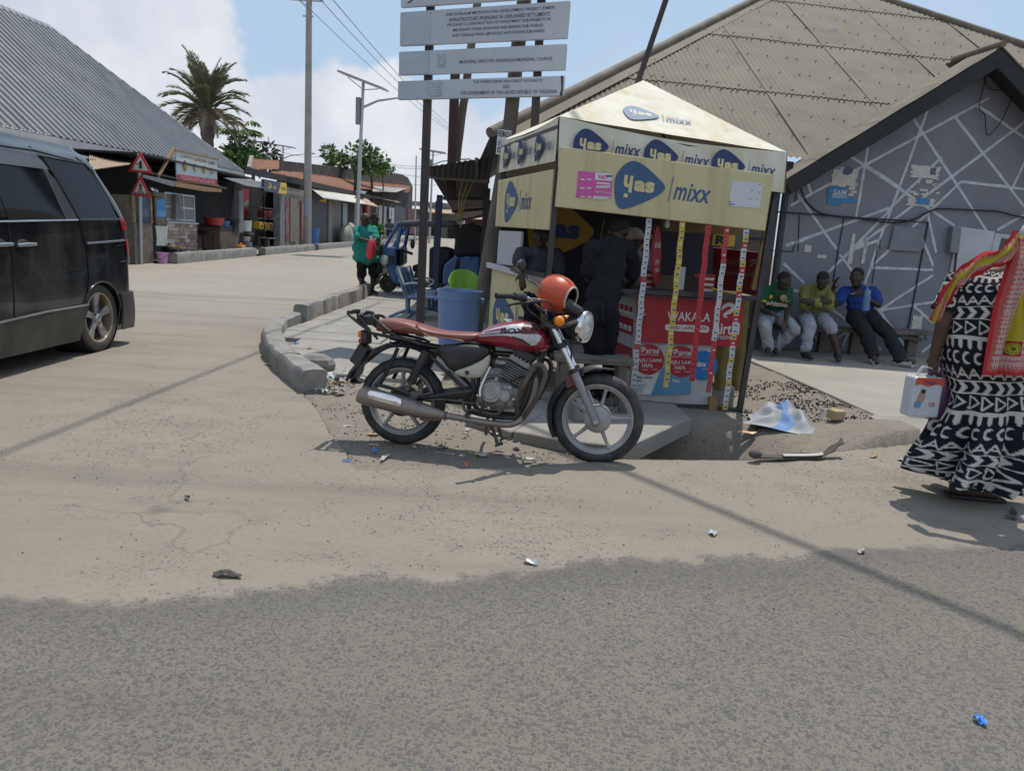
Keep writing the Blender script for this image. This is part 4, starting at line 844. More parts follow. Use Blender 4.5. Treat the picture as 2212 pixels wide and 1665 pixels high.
tin('awning', [AX(*Z2(1500, 600), -10.9), AX(*Z2(1840, 612), -10.9), AX(*Z2(2000, 555), -12.2), AX(*Z2(1520, 525), -12.2)], M_TINLT, row, .13, .022)
tin('awning', [AX(*Z2(1700, 720), -10.9), AX(*Z2(1900, 760), -10.9), AX(*Z2(1800, 720), -11.7), AX(*Z2(1390, 645), -11.7)], M_TINBR, row, .13, .022)
tin('awning', [AX(*Z2(1380, 640), -11.0), AX(*Z2(1260, 600), -11.0), AX(*Z2(1310, 560), -12), AX(*Z2(1455, 580), -12)], M_TINLT, row, .13, .022)
def rq(name, x0, y0_, x1, y1_, m, X=XR+.02, th=.06, parent=row, fn=Z2):
    a_ = AX(*fn(x0, y0_), X); c_ = AX(*fn(x1, y1_), X); zb_ = max(.08+tz(a_.y), min(a_.z, c_.z)); zt_ = max(a_.z, c_.z)
    return MB().box((X-th/2+.03, (a_.y+c_.y)/2, (zb_+zt_)/2), (th, abs(c_.y-a_.y), zt_-zb_)).build(name, m, parent)
sd = rq('roller_shutter', 640, 730, 870, 1360, M_ROLL, XR+.04)
a_ = AX(*Z2(640, 1000), XR+.08); c_ = AX(*Z2(870, 1000), XR+.08)
for k in range(16): MB().box((XR+.075, (a_.y+c_.y)/2, .3+tz(40)+k*.15), (.02, c_.y-a_.y-.05, .12)).build('slat', M_ROLL, sd)
rq('door_frame', 875, 740, 910, 1350, M_PLASTER, XR+.12)
rq('post', 180, 650, 250, 1420, M_SHOPG, -10.9, .3)
dd = rq('grille_door', 330, 690, 430, 1310, mat('tan_door', (.22, .19, .15), .7, var=.2, vs=3), XR+.05)
rq('lettered_panel', 265, 690, 310, 1300, mat('red_stickers', (.30, .10, .08), .7, var=.5, vs=2.5, dirt=((.35, .38, .40), .8, 2)), XR+.06); rq('lettered_panel', 490, 740, 520, 1300, mat('red_stickers', (.30, .10, .08), .7), XR+.06)
rq('dark_doorway', 1130, 760, 1230, 1360, M_DKWALL, XR+.05); rq('pale_post', 1080, 760, 1135, 1180, mat('pale_blue_paint', (.28, .34, .37), .8, var=.1), XR+.09)
rq('dark_doorway', 1460, 800, 1540, 1250, M_DKWALL, XR+.05); rq('red_column', 1420, 790, 1462, 1000, M_REDP, XR+.3, .2); rq('white_wall', 1590, 790, 1770, 1150, mat('whitewash', (.40, .40, .39), .85, var=.12), XR+.05)
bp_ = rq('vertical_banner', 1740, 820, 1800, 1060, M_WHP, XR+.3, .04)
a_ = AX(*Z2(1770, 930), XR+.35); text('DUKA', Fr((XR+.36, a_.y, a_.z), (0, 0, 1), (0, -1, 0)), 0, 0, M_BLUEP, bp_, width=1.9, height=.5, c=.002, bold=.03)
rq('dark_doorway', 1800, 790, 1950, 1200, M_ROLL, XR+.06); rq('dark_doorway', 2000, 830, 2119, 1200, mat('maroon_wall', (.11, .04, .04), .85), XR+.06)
bl_ = G(*Z2(650, 1380))+Vector((-1.0, .6, .1)); bucket('bin', (XR+.5, AX(*Z2(650, 1350), XR+.5).y, .36), .3, .36, .95, M_BLUEP, 'blue plastic barrel at the shutter beside the concrete pole', 'bin', handle=False)
sk = AX(*Z2(1130, 1340), XR+.7); o = MB().ell((sk.x, sk.y, .85), (.45, .9, .75)).ell((sk.x, sk.y+1.3, .9), (.4, .7, .8)).ell((sk.x+.1, sk.y+.5, 1.3), (.35, .6, .45)).build('sack_pile', mat('cloth_sacks', (.27, .26, .23), .9, var=.4, vs=1.5, bump=.4, bs=12), smooth=180); tag(o, 'pile of pale sacks against the plaster wall', 'sacks', kind='stuff')
e_ = AX(*Z2(765, 690), XR+.16); em = rq('painted_sign', 640, 650, 830, 740, mat('sign_navy', (.035, .05, .095), .5), XR+.08, .04)
MB().prism([(-.9, -.2), (.9, -.2), (.9, .1), (.2, -.05)], Fr((XR+.12, e_.y+.5, e_.z), (0, 1, 0), (0, 0, 1)), 0, .01).build('yellow_field', mat('sign_yellow', (.60, .42, .04), .5), em)
far = empty('far_shops', (0, 0, 0), label='distant cluster of small shops closing the side street', cat='building')
for (x0, x1, yy, h, m) in ((-11.5, -7.5, 92, 4.2, M_PLASTER), (-8, -2, 105, 3.8, mat('far_brown', (.17, .10, .075), .9, var=.2)), (-3, 2.5, 98, 4.5, mat('far_grey', (.2, .21, .24), .9, var=.2)), (2, 9, 92, 4.0, M_PLASTER), (-30, -11, 110, 5, M_PLASTER)):
    bz = tz(yy)-.3; MB().box(((x0+x1)/2, yy+3, bz+h/2), (x1-x0, 6, h)).build('wall', m, far); MB().box(((x0+x1)/2, yy-.9, bz+h*.82), (x1-x0+.3, 2.2, .12), Matrix.Rotation(.25, 3, 'X')).build('awning', M_TINLT if rnd.random() < .5 else M_TINBR, far)
    k = int((x1-x0)/2)
    for i in range(k): MB().box((x0+(i+.5)*(x1-x0)/k, yy-.06, bz+1.3), (1.0, .14, 2.2)).build('doorway', rnd.choice((M_DKWALL, M_ROLL, M_REDP, M_YELP, M_DKWALL)), far)
# ================================================================ poles, lamps, signs, trees, wires
def pole(name, p, top, r0, r1, m, label, cat='pole', n=14):
    o = empty(name, p, label=label, cat=cat); MB().cyl((0, 0, 0), Vector(top)-Vector(p), r0, r1, n).build('shaft', m, o, smooth=40); return o
pb = Vector((-10.9, AX(664, 532, -10.9).y, 0)); pb.z = tz(pb.y)+.05; pt = AX(668, -60, pb.x*.995)
up_ = pole('utility_pole', pb, pt, .20, .135, M_CONC, 'tall round concrete utility pole on the left pavement')
loc = lambda p: Vector(p)-pb
zt_ = loc(AX(*Z5(340, 195), pb.x)).z
MB().box((0, 0, zt_), (.5, .12, .05)).build('bracket', M_STEEL, up_)
za = loc(AX(*Z5(340, 2), pb.x)).z; ax0 = loc(AT(*Z5(120, 2), pb.y)).x; ax1 = loc(AT(*Z5(540, 2), pb.y)).x
MB().bar((ax0, 0, za+.06), (ax1, 0, za+.06), .12, .14).build('cross_arm', M_STEEL, up_)
MB().bar((ax0+.9, 0, za), (0, 0, zt_+.3), .05, .05).build('brace', M_STEEL, up_); MB().bar((ax1-.8, 0, za), (0, 0, zt_+.9), .05, .05).build('brace', M_STEEL, up_)
pz = loc(AX(*ZM3(735, 780), pb.x+.2)); MB().lathe([(.197, -.42), (.197, .42)], (0, 0, pz.z), (0, 0, 1), 14).build('pasted_notices', mat('old_notices', (.36, .40, .45), .8, var=.4, vs=3, dirt=((.08, .2, .36), .8, 3)), up_)
def solar(p, top, s, label, tilt=.35, az=0.4, arm=1.9):
    o = empty('solar_street_lamp', p, label=label, cat='street lamp'); t = Vector(top)-Vector(p)
    MB().cyl((0, 0, 0), t, .085*s, .055*s, 10).build('shaft', M_STEEL, o, smooth=40)
    R_ = Euler((tilt*.3, tilt, 0)).to_matrix()
    MB().box(t+Vector((0, 0, .04*s)), (1.75*s, 1.05*s, .05*s), R_).build('solar_panel', mat('panel_underside', (.36, .38, .42), .5, var=.05), o)
    MB().box(t+R_ @ Vector((0, 0, .03*s))+Vector((0, 0, .045*s)), (1.7*s, 1.0*s, .02*s), R_).build('cells', mat('panel_cells', (.02, .03, .07), .15), o)
    b0 = t*.86; MB().tube([b0, b0+Vector((.6*s, -.1, .26*s)), b0+Vector((arm*s, -.3, .45*s))], [.05*s, .04*s, .03*s], 8).build('arm', M_STEEL, o, smooth=60)
    MB().box(b0+Vector((arm*s+.3*s, -.34, .47*s)), (.75*s, .28*s, .09*s), Euler((0, -.12, 0)).to_matrix()).build('lamp_head', M_STEEL, o, bevel=.02)
    MB().box(t*.84+Vector((-.14*s, 0, 0)), (.16*s, .2*s, .95*s)).build('battery_box', mat('battery_grey', (.22, .23, .24), .6), o, bevel=.01)
    for sg_ in (-1, 1): MB().bar(t-Vector((0, 0, .25*s)), t+R_ @ Vector((sg_*.6*s, 0, -.02)), .03*s, .03*s).build('strut', M_STEEL, o)
    return o
lp = AT(770, 505, 30.0); lpz = Vector((lp.x, 30, tz(30)+.05));
lpz = Vector((AT(769, 500, 33).x, 33, tz(33)))
solar(lpz, AT(*Z5(1040, 1035), 33), 1.15, 'solar street lamp with pale shaft rising beyond the concrete pole', .30, -.25, 1.75)
MB_ = None
q1 = Vector((AT(*ZM3(500, 360), 75).x, 75, tz(75))); solar(q1, AT(*ZM3(503, 240), 75), 1.25, 'small distant solar street lamp left of the concrete pole', .1, 0)
q2 = Vector((AT(*Z4(235, 560), 62).x, 62, tz(62))); solar(q2, AT(*Z4(255, 360), 62), 1.2, 'distant solar street lamp just right of the sign post', .1, 0)
q3 = Vector((AT(*ZM3(1690, 620), 60).x, 60, tz(60))); o = pole('thin_mast', q3, AT(*ZM3(1692, 320), 60), .07, .05, M_STEEL, 'thin distant mast among wires left of the sign post', 'mast', 8)
q4 = Vector((AT(*ZM3(238, 300), 70).x, 70, tz(70))); o = pole('power_pole', q4, AT(*ZM3(238, 185), 70), .14, .1, M_WOODG, 'distant power pole with cross arm beside the papaya tree', 'pole', 8)
t = AT(*ZM3(238, 195), 70)-q4
MB().bar(t+Vector((-1.5, 0, 0)), t+Vector((1.5, 0, 0)), .12, .12).build('cross_arm', M_WOODG, o)
for k in (-1.4, 0, 1.4): MB().cyl(t+Vector((k, 0, .05)), t+Vector((k, 0, .5)), .06, n=6).build('insulator', M_WHP, o)
ps = G(305, 571); rsn = empty('road_sign', ps, label='post with two red bordered warning triangles beside the vendor cupboard', cat='road sign')
lc = lambda p: Vector(p)-ps
tp = lc(AT(*Z3(490, 60), ps.y))
MB().cyl((0, 0, 0), (tp.x*.5, 0, tp.z), .045, n=10).build('post', M_STEEL, rsn, smooth=40)
M_SRED = mat('sign_red', (.42, .025, .04), .45, var=.1, vs=6, dirt=((.3, .05, .05), .4, 6)); M_SWH = mat('sign_white', (.50, .49, .44), .5, var=.08, vs=5, dirt=((.33, .31, .27), .5, 5)); M_SBK = mat('sign_black', (.015, .016, .02), .5)
def tri(ptsz, y): return [lc(AT(*Z3(*p), y)) for p in ptsz]
def tri_sign(ptsz):
    P3 = tri(ptsz, ps.y-.08); f = Fr(P3[0], P3[1]-P3[0], P3[2]-P3[0]); w = (P3[1]-P3[0]).length; a2 = f.uv(P3[2])
    o = MB().prism([(0, 0), (w, 0), a2], f, -.01, .004).build('triangle', M_SRED, rsn)
    cx, cy = (w+a2[0])/3, a2[1]/3; k = .66
    MB().prism([(cx+(x-cx)*k, cy+(y-cy)*k) for x, y in ((0, 0), (w, 0), a2)], f, .0045, .007).build('white_field', M_SWH, o)
    return o, f, w, a2[1]
o, f, w, h = tri_sign([(303, 318), (658, 352), (478, 38)])
MB().prism([(w*.44, h*.17), (w*.50, h*.21), (w*.57, h*.16), (w*.57, h*.52), (w*.51, h*.60), (w*.45, h*.50), (w*.445, h*.43), (w*.31, h*.43), (w*.31, h*.38), (w*.445, h*.38)], f, .0075, .009).build('junction_arrow', M_SBK, o)
o, f, w, h = tri_sign([(333, 655), (635, 685), (475, 365)])
MB().prism([(.49*w, .60*h), (.53*w, .60*h), (.54*w, .66*h), (.51*w, .69*h), (.48*w, .66*h)], f, .0075, .009).build('figure_head', M_SBK, o)
MB().prism([(.46*w, .58*h), (.54*w, .57*h), (.60*w, .45*h), (.55*w, .49*h), (.53*w, .42*h), (.58*w, .20*h), (.53*w, .19*h), (.50*w, .34*h), (.44*w, .19*h), (.39*w, .20*h), (.46*w, .40*h), (.46*w, .50*h), (.41*w, .44*h), (.40*w, .48*h)], f, .0075, .009).build('walking_figure', M_SBK, o)
for k in range(5):
    x = .21+.13*k; MB().prism([(x*w, .10*h), ((x+.08)*w, .10*h), ((x+.5-.5+.07+(.5-x)*.12)*w, .20*h), ((x+.01+(.5-x)*.12)*w, .20*h)], f, .0075, .009).build('crossing_bar', M_SBK, o)
M_TRUNK = mat('palm_trunk', (.11, .095, .08), .95, var=.35, vs=3, bump=.8, bs=8)
M_FROND = mat('palm_frond', (.15, .155, .085), .6, var=.35, vs=1.5); M_FRONDB = mat('dry_frond', (.23, .185, .125), .8, var=.3, vs=1.5)
def palm():
    Y = 46; base = Vector((AT(450, 330, Y).x, Y, tz(Y))); cr = AT(447, 238, Y); o = empty('palm_tree', base, label='date palm with brownish lower fronds rising behind the grey roofed hall', cat='tree')
    t = cr-base; ring = []
    b = MB(); n = 26; pts = [t*(k/n) for k in range(n+1)]; b.tube(pts, [.30+.05*(k % 2)+(.22 if k > 19 else 0)*(k-19)/7 for k in range(n+1)], 12); b.build('trunk', M_TRUNK, o, smooth=30)
    r = random.Random(5); S_ = 3.1
    for i in range(58):
        az = r.uniform(0, 2*PI); el = r.uniform(-.62, 1.45) if i > 12 else r.uniform(.9, 1.5); L = S_*r.uniform(.78, 1.08)*(1 if el > -.2 else .8)
        d = Vector((math.cos(az)*math.cos(el), math.sin(az)*math.cos(el), math.sin(el))); side = d.cross(Vector((0, 0, 1))).normalized()
        if side.length < .1: side = Vector((1, 0, 0))
        pts = []; p = t+d*.25+Vector((0, 0, r.uniform(-.5, .35))); dd = d.copy(); st = 11
        for k in range(st+1):
            pts.append(p.copy()); p = p+dd*(L/st); dd = (dd+Vector((0, 0, -.085-.02*k*.4))).normalized()
        b = MB(); b.tube(pts, [.04*(1-k/(st+1))+.008 for k in range(st+1)], 4)
        for k in range(1, st*3):
            s = k/(st*3); j = min(int(s*st), st-1); f_ = s*st-j; c = pts[j].lerp(pts[j+1], f_); dv = (pts[j+1]-pts[j]).normalized(); ll = .62*math.sin(PI*min(1, s*.85+.12))+.06
            for sg_ in (-1, 1):
                tip = c+(side*sg_*.75+dv*.65+Vector((0, 0, .18))).normalized()*ll*r.uniform(.8, 1.15)+Vector((0, 0, r.uniform(-.12, .05))); w = Vector((0, 0, .028))
                b.add([c-w*.6+dv*.02, c+w*.6-dv*.02, c.lerp(tip, .5)+w+dv*.03, tip, c.lerp(tip, .5)-w-dv*.03], [(0, 1, 2, 3, 4)])
        b.build('frond', M_FRONDB if (el < -.05 or (el < .35 and r.random() < .55)) else M_FROND, o, recalc=False)
palm()
def leafy(name, base, crown, rad, n, label, leaf, m, trunk_r=.14, seed=1, clumps=14, limb=True, droop=.0):
    r = random.Random(seed); base = Vector(base); o = empty(name, base, label=label, cat='tree'); c0 = Vector(crown)-base
    MB().tube(spline([(0, 0, 0), c0*.4+Vector((.1, 0, 0)), c0-Vector((0, 0, rad[2]*.5))], 5), [trunk_r*(1-.5*k/10) for k in range(11)], 8).build('trunk', M_TRUNK, o, smooth=60)
    cl = []
    for i in range(clumps):
        a = r.uniform(0, 2*PI); e_ = r.uniform(-.8, 1); q_ = r.uniform(.45, 1)
        cl.append((c0+Vector((math.cos(a)*rad[0]*q_*math.sqrt(1-e_*e_*.8), math.sin(a)*rad[1]*q_*math.sqrt(1-e_*e_*.8), e_*rad[2]*q_)), r.uniform(.22, .42)*rad[0]))
    b = MB()
    for p, q_ in cl: b.tube([c0-Vector((0, 0, rad[2]*.55)), c0.lerp(p, .5)-Vector((0, 0, rad[2]*.12)), p], [trunk_r*.4, trunk_r*.25, trunk_r*.1], 5)
    b.build('limbs', M_TRUNK, o, smooth=60)
    b = MB()
    for k in range(n):
        p, q_ = cl[k % clumps]; v = Vector((r.gauss(0, 1), r.gauss(0, 1), r.gauss(0, .8))).normalized()*q_*r.random()**.4; pos = p+v
        d = (v.normalized()+Vector((r.uniform(-.5, .5), r.uniform(-.5, .5), r.uniform(-.4, .3)-droop))).normalized(); u, w, _ = orth(d); s = leaf*r.uniform(.45, 1.0); rot = r.uniform(0, PI); sd_ = u*math.cos(rot)+w*math.sin(rot)
        b.add([pos, pos+d*s*.45+sd_*s*.28, pos+d*s, pos+d*s*.45-sd_*s*.28], [(0, 1, 2, 3)])
    tag(b.build('crown', m, o, recalc=False), kind=None); return o
M_LEAF = mat('leaf_green', (.095, .16, .045), .55, var=.4, vs=1.1); M_LEAFD = mat('leaf_dark', (.055, .08, .04), .6, var=.45, vs=1.0); M_LEAFB = mat('leaf_bright', (.11, .20, .045), .5, var=.35, vs=1.2)
def at_tree(px, py, Y): p = AT(px, py, Y); return Vector((p.x, Y, tz(Y))), p
b_, c_ = at_tree(*Z2(950, 130), 62); leafy('leafy_tree', b_, c_, (1.15, 1.1, .85), 330, 'bushy green tree above the parapet left of the lamp shaft', .5, M_LEAF, .16, 3, 9)
b_, c_ = at_tree(*Z2(1260, 120), 60); leafy('leafy_tree', b_, c_, (1.6, 1.4, 1.25), 620, 'largest green tree above the parapet behind the lamp shaft', .5, M_LEAF, .2, 4, 15)
b_, c_ = at_tree(*Z2(1490, 215), 60); leafy('leafy_tree', b_, c_, (1.3, 1.2, 1.1), 450, 'rounded green tree right of the lamp shaft over the parapet', .45, M_LEAF, .16, 5, 11)
b_, c_ = at_tree(*Z2(1650, 300), 60); leafy('leafy_tree', b_, c_, (.9, .8, .5), 260, 'small green tuft at the right end of the parapet', .4, M_LEAFB, .1, 6, 6)
b_, c_ = at_tree(*Z1(1310, 60), 52); leafy('dark_tree', b_, c_, (2.2, 1.8, 1.0), 900, 'dark drooping tree behind the rusty roof near the papaya', .5, M_LEAFD, .2, 7, 14, droop=.3)
b_, c_ = at_tree(*Z1(1080, 130), 50); leafy('leafy_bush', b_, c_, (1.5, 1.3, .8), 500, 'bright green bush behind the end of the grey roof', .6, M_LEAFB, .12, 8, 10, droop=.3)
def papaya():
    Y = 50; tp_ = AT(*ZM3(115, 110), Y); base = Vector((AT(*ZM3(105, 310), Y).x, Y, tz(Y))); o = empty('papaya_tree', base, label='slender papaya tree with umbrella of drooping leaves', cat='tree'); t = tp_-base
    MB().tube([(0, 0, 0), t*.5, t], [.16, .12, .09], 8).build('trunk', mat('papaya_stem', (.19, .18, .15), .9, var=.2), o, smooth=60)
    r = random.Random(4)
    for i in range(17):
        az = i*2.4; el = r.uniform(-.1, .9); L = r.uniform(.9, 1.5); d = Vector((math.cos(az)*math.cos(el), math.sin(az)*math.cos(el), math.sin(el))); hub = t+d*L
        b = MB(); b.tube([t, t+d*L*.6+Vector((0, 0, .1)), hub], .02, 4)
        for k in range(9):
            a = -1.9+3.8*k/8; u = Vector((d.x, d.y, 0)).normalized() if el < 1.4 else Vector((1, 0, 0)); sdv = Vector((-u.y, u.x, 0)); dr = (u*math.cos(a)+sdv*math.sin(a)); ll = .62*r.uniform(.8, 1.1); tip = hub+dr*ll+Vector((0, 0, -.42*ll-.1)); md = hub+dr*ll*.55+Vector((0, 0, -.10)); w = Vector((-dr.y, dr.x, 0))*.12
            b.add([hub, md+w, tip, md-w], [(0, 1, 2, 3)])
        b.build('leaf', M_LEAFB, o, recalc=False)
papaya()
def wire(a, c, sag, r, label, n=14, group='overhead wires'):
    a, c = Vector(a), Vector(c); o = MB().tube([a.lerp(c, k/n)-Vector((0, 0, sag*4*(k/n)*(1-k/n))) for k in range(n+1)], r, 5).build('overhead_wire', M_BLACK if r > .02 else mat('grey_wire', (.10, .105, .12), .6), smooth=180); return tag(o, label, 'wire', group)
def wpx(p0, Y0, p1, Y1, sag, r, label, fn=Z5): return wire(AT(*fn(*p0), Y0), AT(*fn(*p1), Y1), sag, r, label)
wpx((250, 0), 34, (2120, 1645), 66, .3, .014, 'overhead wire leaving the concrete pole below the other two')
wpx((505, 0), 30, (2150, 1640), 66, .3, .014, 'middle overhead wire slanting down behind the sign boards')
wpx((660, 0), 28, (2160, 1600), 66, .3, .014, 'uppermost overhead wire slanting down behind the sign boards')
wpx((380, 150), 34, (230, 0), 30, 0, .014, 'short wire end at the top of the concrete pole')
for k, (y0, y1) in enumerate(((170, 165), (200, 202), (320, 305), (430, 440))):
    wire(AT(*Z2(1520 if k < 2 else 1750, y0), 70), AT(*Z2(2700, y1+30), 70), .4, .018, ['topmost', 'second', 'third', 'lowest'][k]+' far level wire right of the parapet tree')
wire(AT(*ZM3(0, 210), 70), AT(*ZM3(240, 180), 70), .2, .018, 'far wire reaching the cross arm pole from the left'); wire(AT(*ZM3(240, 180), 70), AT(*ZM3(860, 330), 75), .5, .018, 'far wire dipping from the cross arm pole to the right')
def over(g0, g1, h0, h1, r, label):
    k = Vector((SUN.x/SUN.z, SUN.y/SUN.z, 1)); a = Vector((g0[0], g0[1], 0))+k*h0; c = Vector((g1[0], g1[1], 0))+k*h1
    return wire(a, c, .1, r, label, group='bundled cables over the road')
over((-2.98, 1.0), (-2.6, 14), 11.2, 10.4, .022, 'bundled cable crossing high above the side street mouth')
over((-1.1, 6.8), (3.4, .6), 9.6, 10.2, .030, 'bundled cable crossing high above the main road')
# ================================================================ the parked motorcycle
M_RED = mat('tank_red', (.26, .012, .03), .25, .2, var=.1, vs=5, coat=.5, dirt=((.17, .06, .055), .35, 7))
M_SEAT = mat('brown_vinyl', (.20, .062, .048), .42, var=.12, vs=6, bump=.08, bs=50, dirt=((.27, .13, .10), .45, 5))
M_BKP = mat('bike_black', (.018, .018, .02), .45, var=.2, vs=6, dirt=((.07, .065, .058), .55, 7), spec=.5)
M_BKM = mat('black_tube', (.014, .014, .016), .32, .1, var=.2, vs=8, dirt=((.08, .07, .06), .45, 8))
M_CREAM = mat('cream_panel', (.52, .49, .42), .4, var=.08, vs=5, dirt=((.30, .26, .20), .55, 6))
M_CHROME = mat('chrome', (.72, .73, .75), .12, 1.0, var=.04, dirt=((.35, .33, .30), .35, 9))
M_ALLOY = mat('grey_alloy', (.33, .325, .32), .5, .35, var=.1, vs=9, dirt=((.20, .185, .16), .5, 8))
M_FORK = mat('fork_grey', (.24, .25, .265), .45, .3, var=.08, dirt=((.18, .165, .145), .4, 10))
M_ENG = mat('engine_alloy', (.34, .335, .32), .42, .55, var=.15, vs=12, bump=.15, bs=70, dirt=((.10, .085, .07), .6, 14))
M_TYRE = mat('tyre_rubber', (.024, .024, .025), .75, var=.2, vs=12, dirt=((.12, .108, .092), .55, 9), bump=.3, bs=120)
M_MUFF = mat('scorched_muffler', (.26, .225, .195), .42, .55, var=.15, vs=7, dirt=((.15, .115, .09), .6, 7), bump=.08, bs=60)
M_AMBER = mat('amber_lens', (.75, .22, .015), .2, var=.08); M_RLENS = mat('red_lens', (.35, .02, .02), .2, var=.08)
M_MUD = mat('muddy_steel', (.09, .078, .066), .7, .2, var=.35, vs=12, bump=.4, bs=50, dirt=((.19, .155, .12), .6, 9))
M_LENS = mat('headlamp_glass', (.55, .57, .58), .08, .25, var=.05)
M_STRIPE = mat('silver_decal', (.50, .50, .51), .35, .2, var=.08, vs=8, dirt=((.30, .26, .24), .4, 9)); M_DECK = mat('dark_decal', (.035, .03, .035), .4)
BK = .957e-3; BC, BS_ = math.cos(math.radians(6.09)), math.sin(math.radians(6.09))
def bp(zx, zy, y=0.0):
    dx, dy = zx-465, zy-897; return Vector(((dx*BC+dy*BS_)*BK, y, .29+(-dy*BC+dx*BS_)*BK))
ra, fa = Vector((-.72, 4.72, -.018)), Vector((.56, 4.54, 0))
bike = empty('motorcycle', ra, (math.radians(-3.5), 0, math.atan2(fa.y-ra.y, fa.x-ra.x)), 'red motorcycle with brown seat parked by the kiosk', 'motorcycle')
WB = bp(1806, 1040).x
def wheel(cx, R, wt, name):
    c = Vector((cx, 0, R)); o = empty(name, (0, 0, 0)); o.parent = bike
    n = 132; prof = []
    for k in range(19):
        t = -2.45+4.9*k/18; prof.append((R-.045+.045*math.cos(t)*(1 if abs(t) < 1.6 else .75), wt/2*math.sin(t)*(1.0 if abs(t) < 1.9 else .92)))
    b = MB(); vs = []; m = len(prof)
    for j, (r, h) in enumerate(prof):
        for i in range(n):
            t = 2*PI*i/n; tr = 0
            if 6 <= j <= 12: tr = -.006 if (i+(j % 2)*3+j) % 6 < 2 else 0
            elif j in (4, 5, 13, 14): tr = -.005 if i % 6 < 2 else 0
            vs.append(c+Vector(((r+tr)*math.cos(t), h, (r+tr)*math.sin(t))))
    b.add(vs, [(j*n+i, j*n+(i+1) % n, (j+1)*n+(i+1) % n, (j+1)*n+i) for j in range(m-1) for i in range(n)])
    b.build('tyre', M_TYRE, o, smooth=35)
    r1 = R*.775
    rim = MB().lathe([(r1, -.034), (r1-.004, -.03), (r1-.014, -.028), (r1-.03, -.016), (r1-.034, 0), (r1-.03, .016), (r1-.014, .028), (r1-.004, .03), (r1, .034), (r1-.008, .034), (r1-.022, .018), (r1-.022, -.018), (r1-.008, -.034)], c, (0, 1, 0), 64, closed=True).build('rim', M_ALLOY, o, smooth=40)
    for k in range(5):
        a = 2*PI*k/5+(.33 if name == 'rear_wheel' else .12); d = Vector((math.cos(a), 0, math.sin(a))); s = Vector((-d.z, 0, d.x)); rings = []
        for q_, w, th in ((.045, .034, .030), (.10, .024, .024), (r1-.06, .018, .018), (r1-.024, .026, .024)):
            p = c+d*q_; rings.append([p+s*w/2-Vector((0, th, 0)), p+s*w*.2-Vector((0, th+.008, 0)), p-s*w*.2-Vector((0, th+.008, 0)), p-s*w/2-Vector((0, th, 0)), p-s*w/2+Vector((0, th*.5, 0)), p+s*w/2+Vector((0, th*.5, 0))])
        MB().loft(rings).build('spoke', M_ALLOY, o, bevel=.003, seg=1)
    return o, c
fw, fc = wheel(WB, .292, .082, 'front_wheel'); rw, rc = wheel(0, .29, .092, 'rear_wheel')
MB().lathe([(0, -.07), (.03, -.07), (.065, -.062), (.085, -.05), (.088, -.03), (.088, .05), (0, .05)], fc, (0, 1, 0), 40).build('drum_hub', M_ALLOY, fw, smooth=30)
for k in range(5): a = 2*PI*k/5+.4; MB().bar(fc+Vector((.03*math.cos(a), -.069, .03*math.sin(a))), fc+Vector((.08*math.cos(a), -.058, .08*math.sin(a))), .006, .006, (0, 1, 0)).build('hub_rib', M_ALLOY, fw)
MB().lathe([(0, -.075), (.04, -.075), (.09, -.06), (.1, -.03), (.1, .06), (0, .06)], rc, (0, 1, 0), 40).build('drum_hub', M_BKM, rw, smooth=30)
MB().cyl(fc+Vector((0, -.125, 0)), fc+Vector((0, .125, 0)), .011, n=6).build('axle', M_CHROME, fw); MB().cyl(rc+Vector((0, -.13, 0)), rc+Vector((0, .13, 0)), .012, n=6).build('axle', M_MUD, rw)
def T(name, pts, r, m, parent=None, n=10, sp=6): return MB().tube(spline([bp(*p) if len(p) == 3 else bp(p[0], p[1]) for p in pts], sp), r, n).build(name, m, parent or bike, smooth=60)
for s in (-1, 1):
    y = .092*s; lo = fc+Vector((-.012, y, -.005)); md = bp(1660, 705, y); tp_ = bp(1536, 425, y); d = (md-lo).normalized()
    leg = MB().cyl(lo-d*.0, md, .024, .027, 16).build('fork_leg', M_FORK, bike, smooth=40)
    MB().cyl(md-d*.012, md+d*.015, .030, n=16).build('dust_seal', M_BKP, leg, smooth=40); MB().cyl(md, tp_, .0175, n=16).build('stanchion', M_CHROME, leg, smooth=40)
    MB().ell(lo, (.03, .03, .032)).build('axle_lug', M_FORK, leg, smooth=180); MB().cyl(lo+Vector((0, -.04*s*-1, 0)), lo+Vector((0, .035*s, 0)), .012, n=6).build('axle_nut', M_CHROME, leg)
    MB().cyl(md.lerp(tp_, .60)-d*.018, md.lerp(tp_, .60)+d*.018, .03, n=14).build('clamp', M_BKP, leg, smooth=40)
MB().bar(bp(1575, 530, -.1), bp(1575, 530, .1), .05, .045).build('lower_yoke', M_BKM, bike, bevel=.008); MB().bar(bp(1500, 395, -.1), bp(1500, 395, .1), .06, .035).build('upper_yoke', M_BKM, bike, bevel=.008)
T('steering_head', [(1495, 390), (1545, 545)], .032, M_BKM)
b = MB(); rows = []
for k in range(26):
    t = k/25; a = math.radians(208-t*118); R = .318+.014*math.sin(t*PI)+(.03*sm(.62, 1, t)); w = .052+.012*math.sin(t*PI); rr = []
    for j in range(9): q_ = -1.35+2.7*j/8; rr.append(fc+Vector((math.cos(a)*(R-.045*(1-math.cos(q_))), w*math.sin(q_)/math.sin(1.35), math.sin(a)*(R-.045*(1-math.cos(q_)))+.0)))
    rows.append(rr)
b.loft(rows, closed=False); fg = b.build('front_mudguard', M_BKP, bike, smooth=60, solid=.004)
MB().loft([[bp(1700, 730, y) for y in (-.07, -.02, .02, .07)], [bp(1800, 695, y) for y in (-.066, -.02, .02, .066)], [bp(1925, 712, y) for y in (-.03, -.012, .012, .03)]], closed=False).build('mudguard_peak', M_BKP, fg, smooth=60, solid=.006)
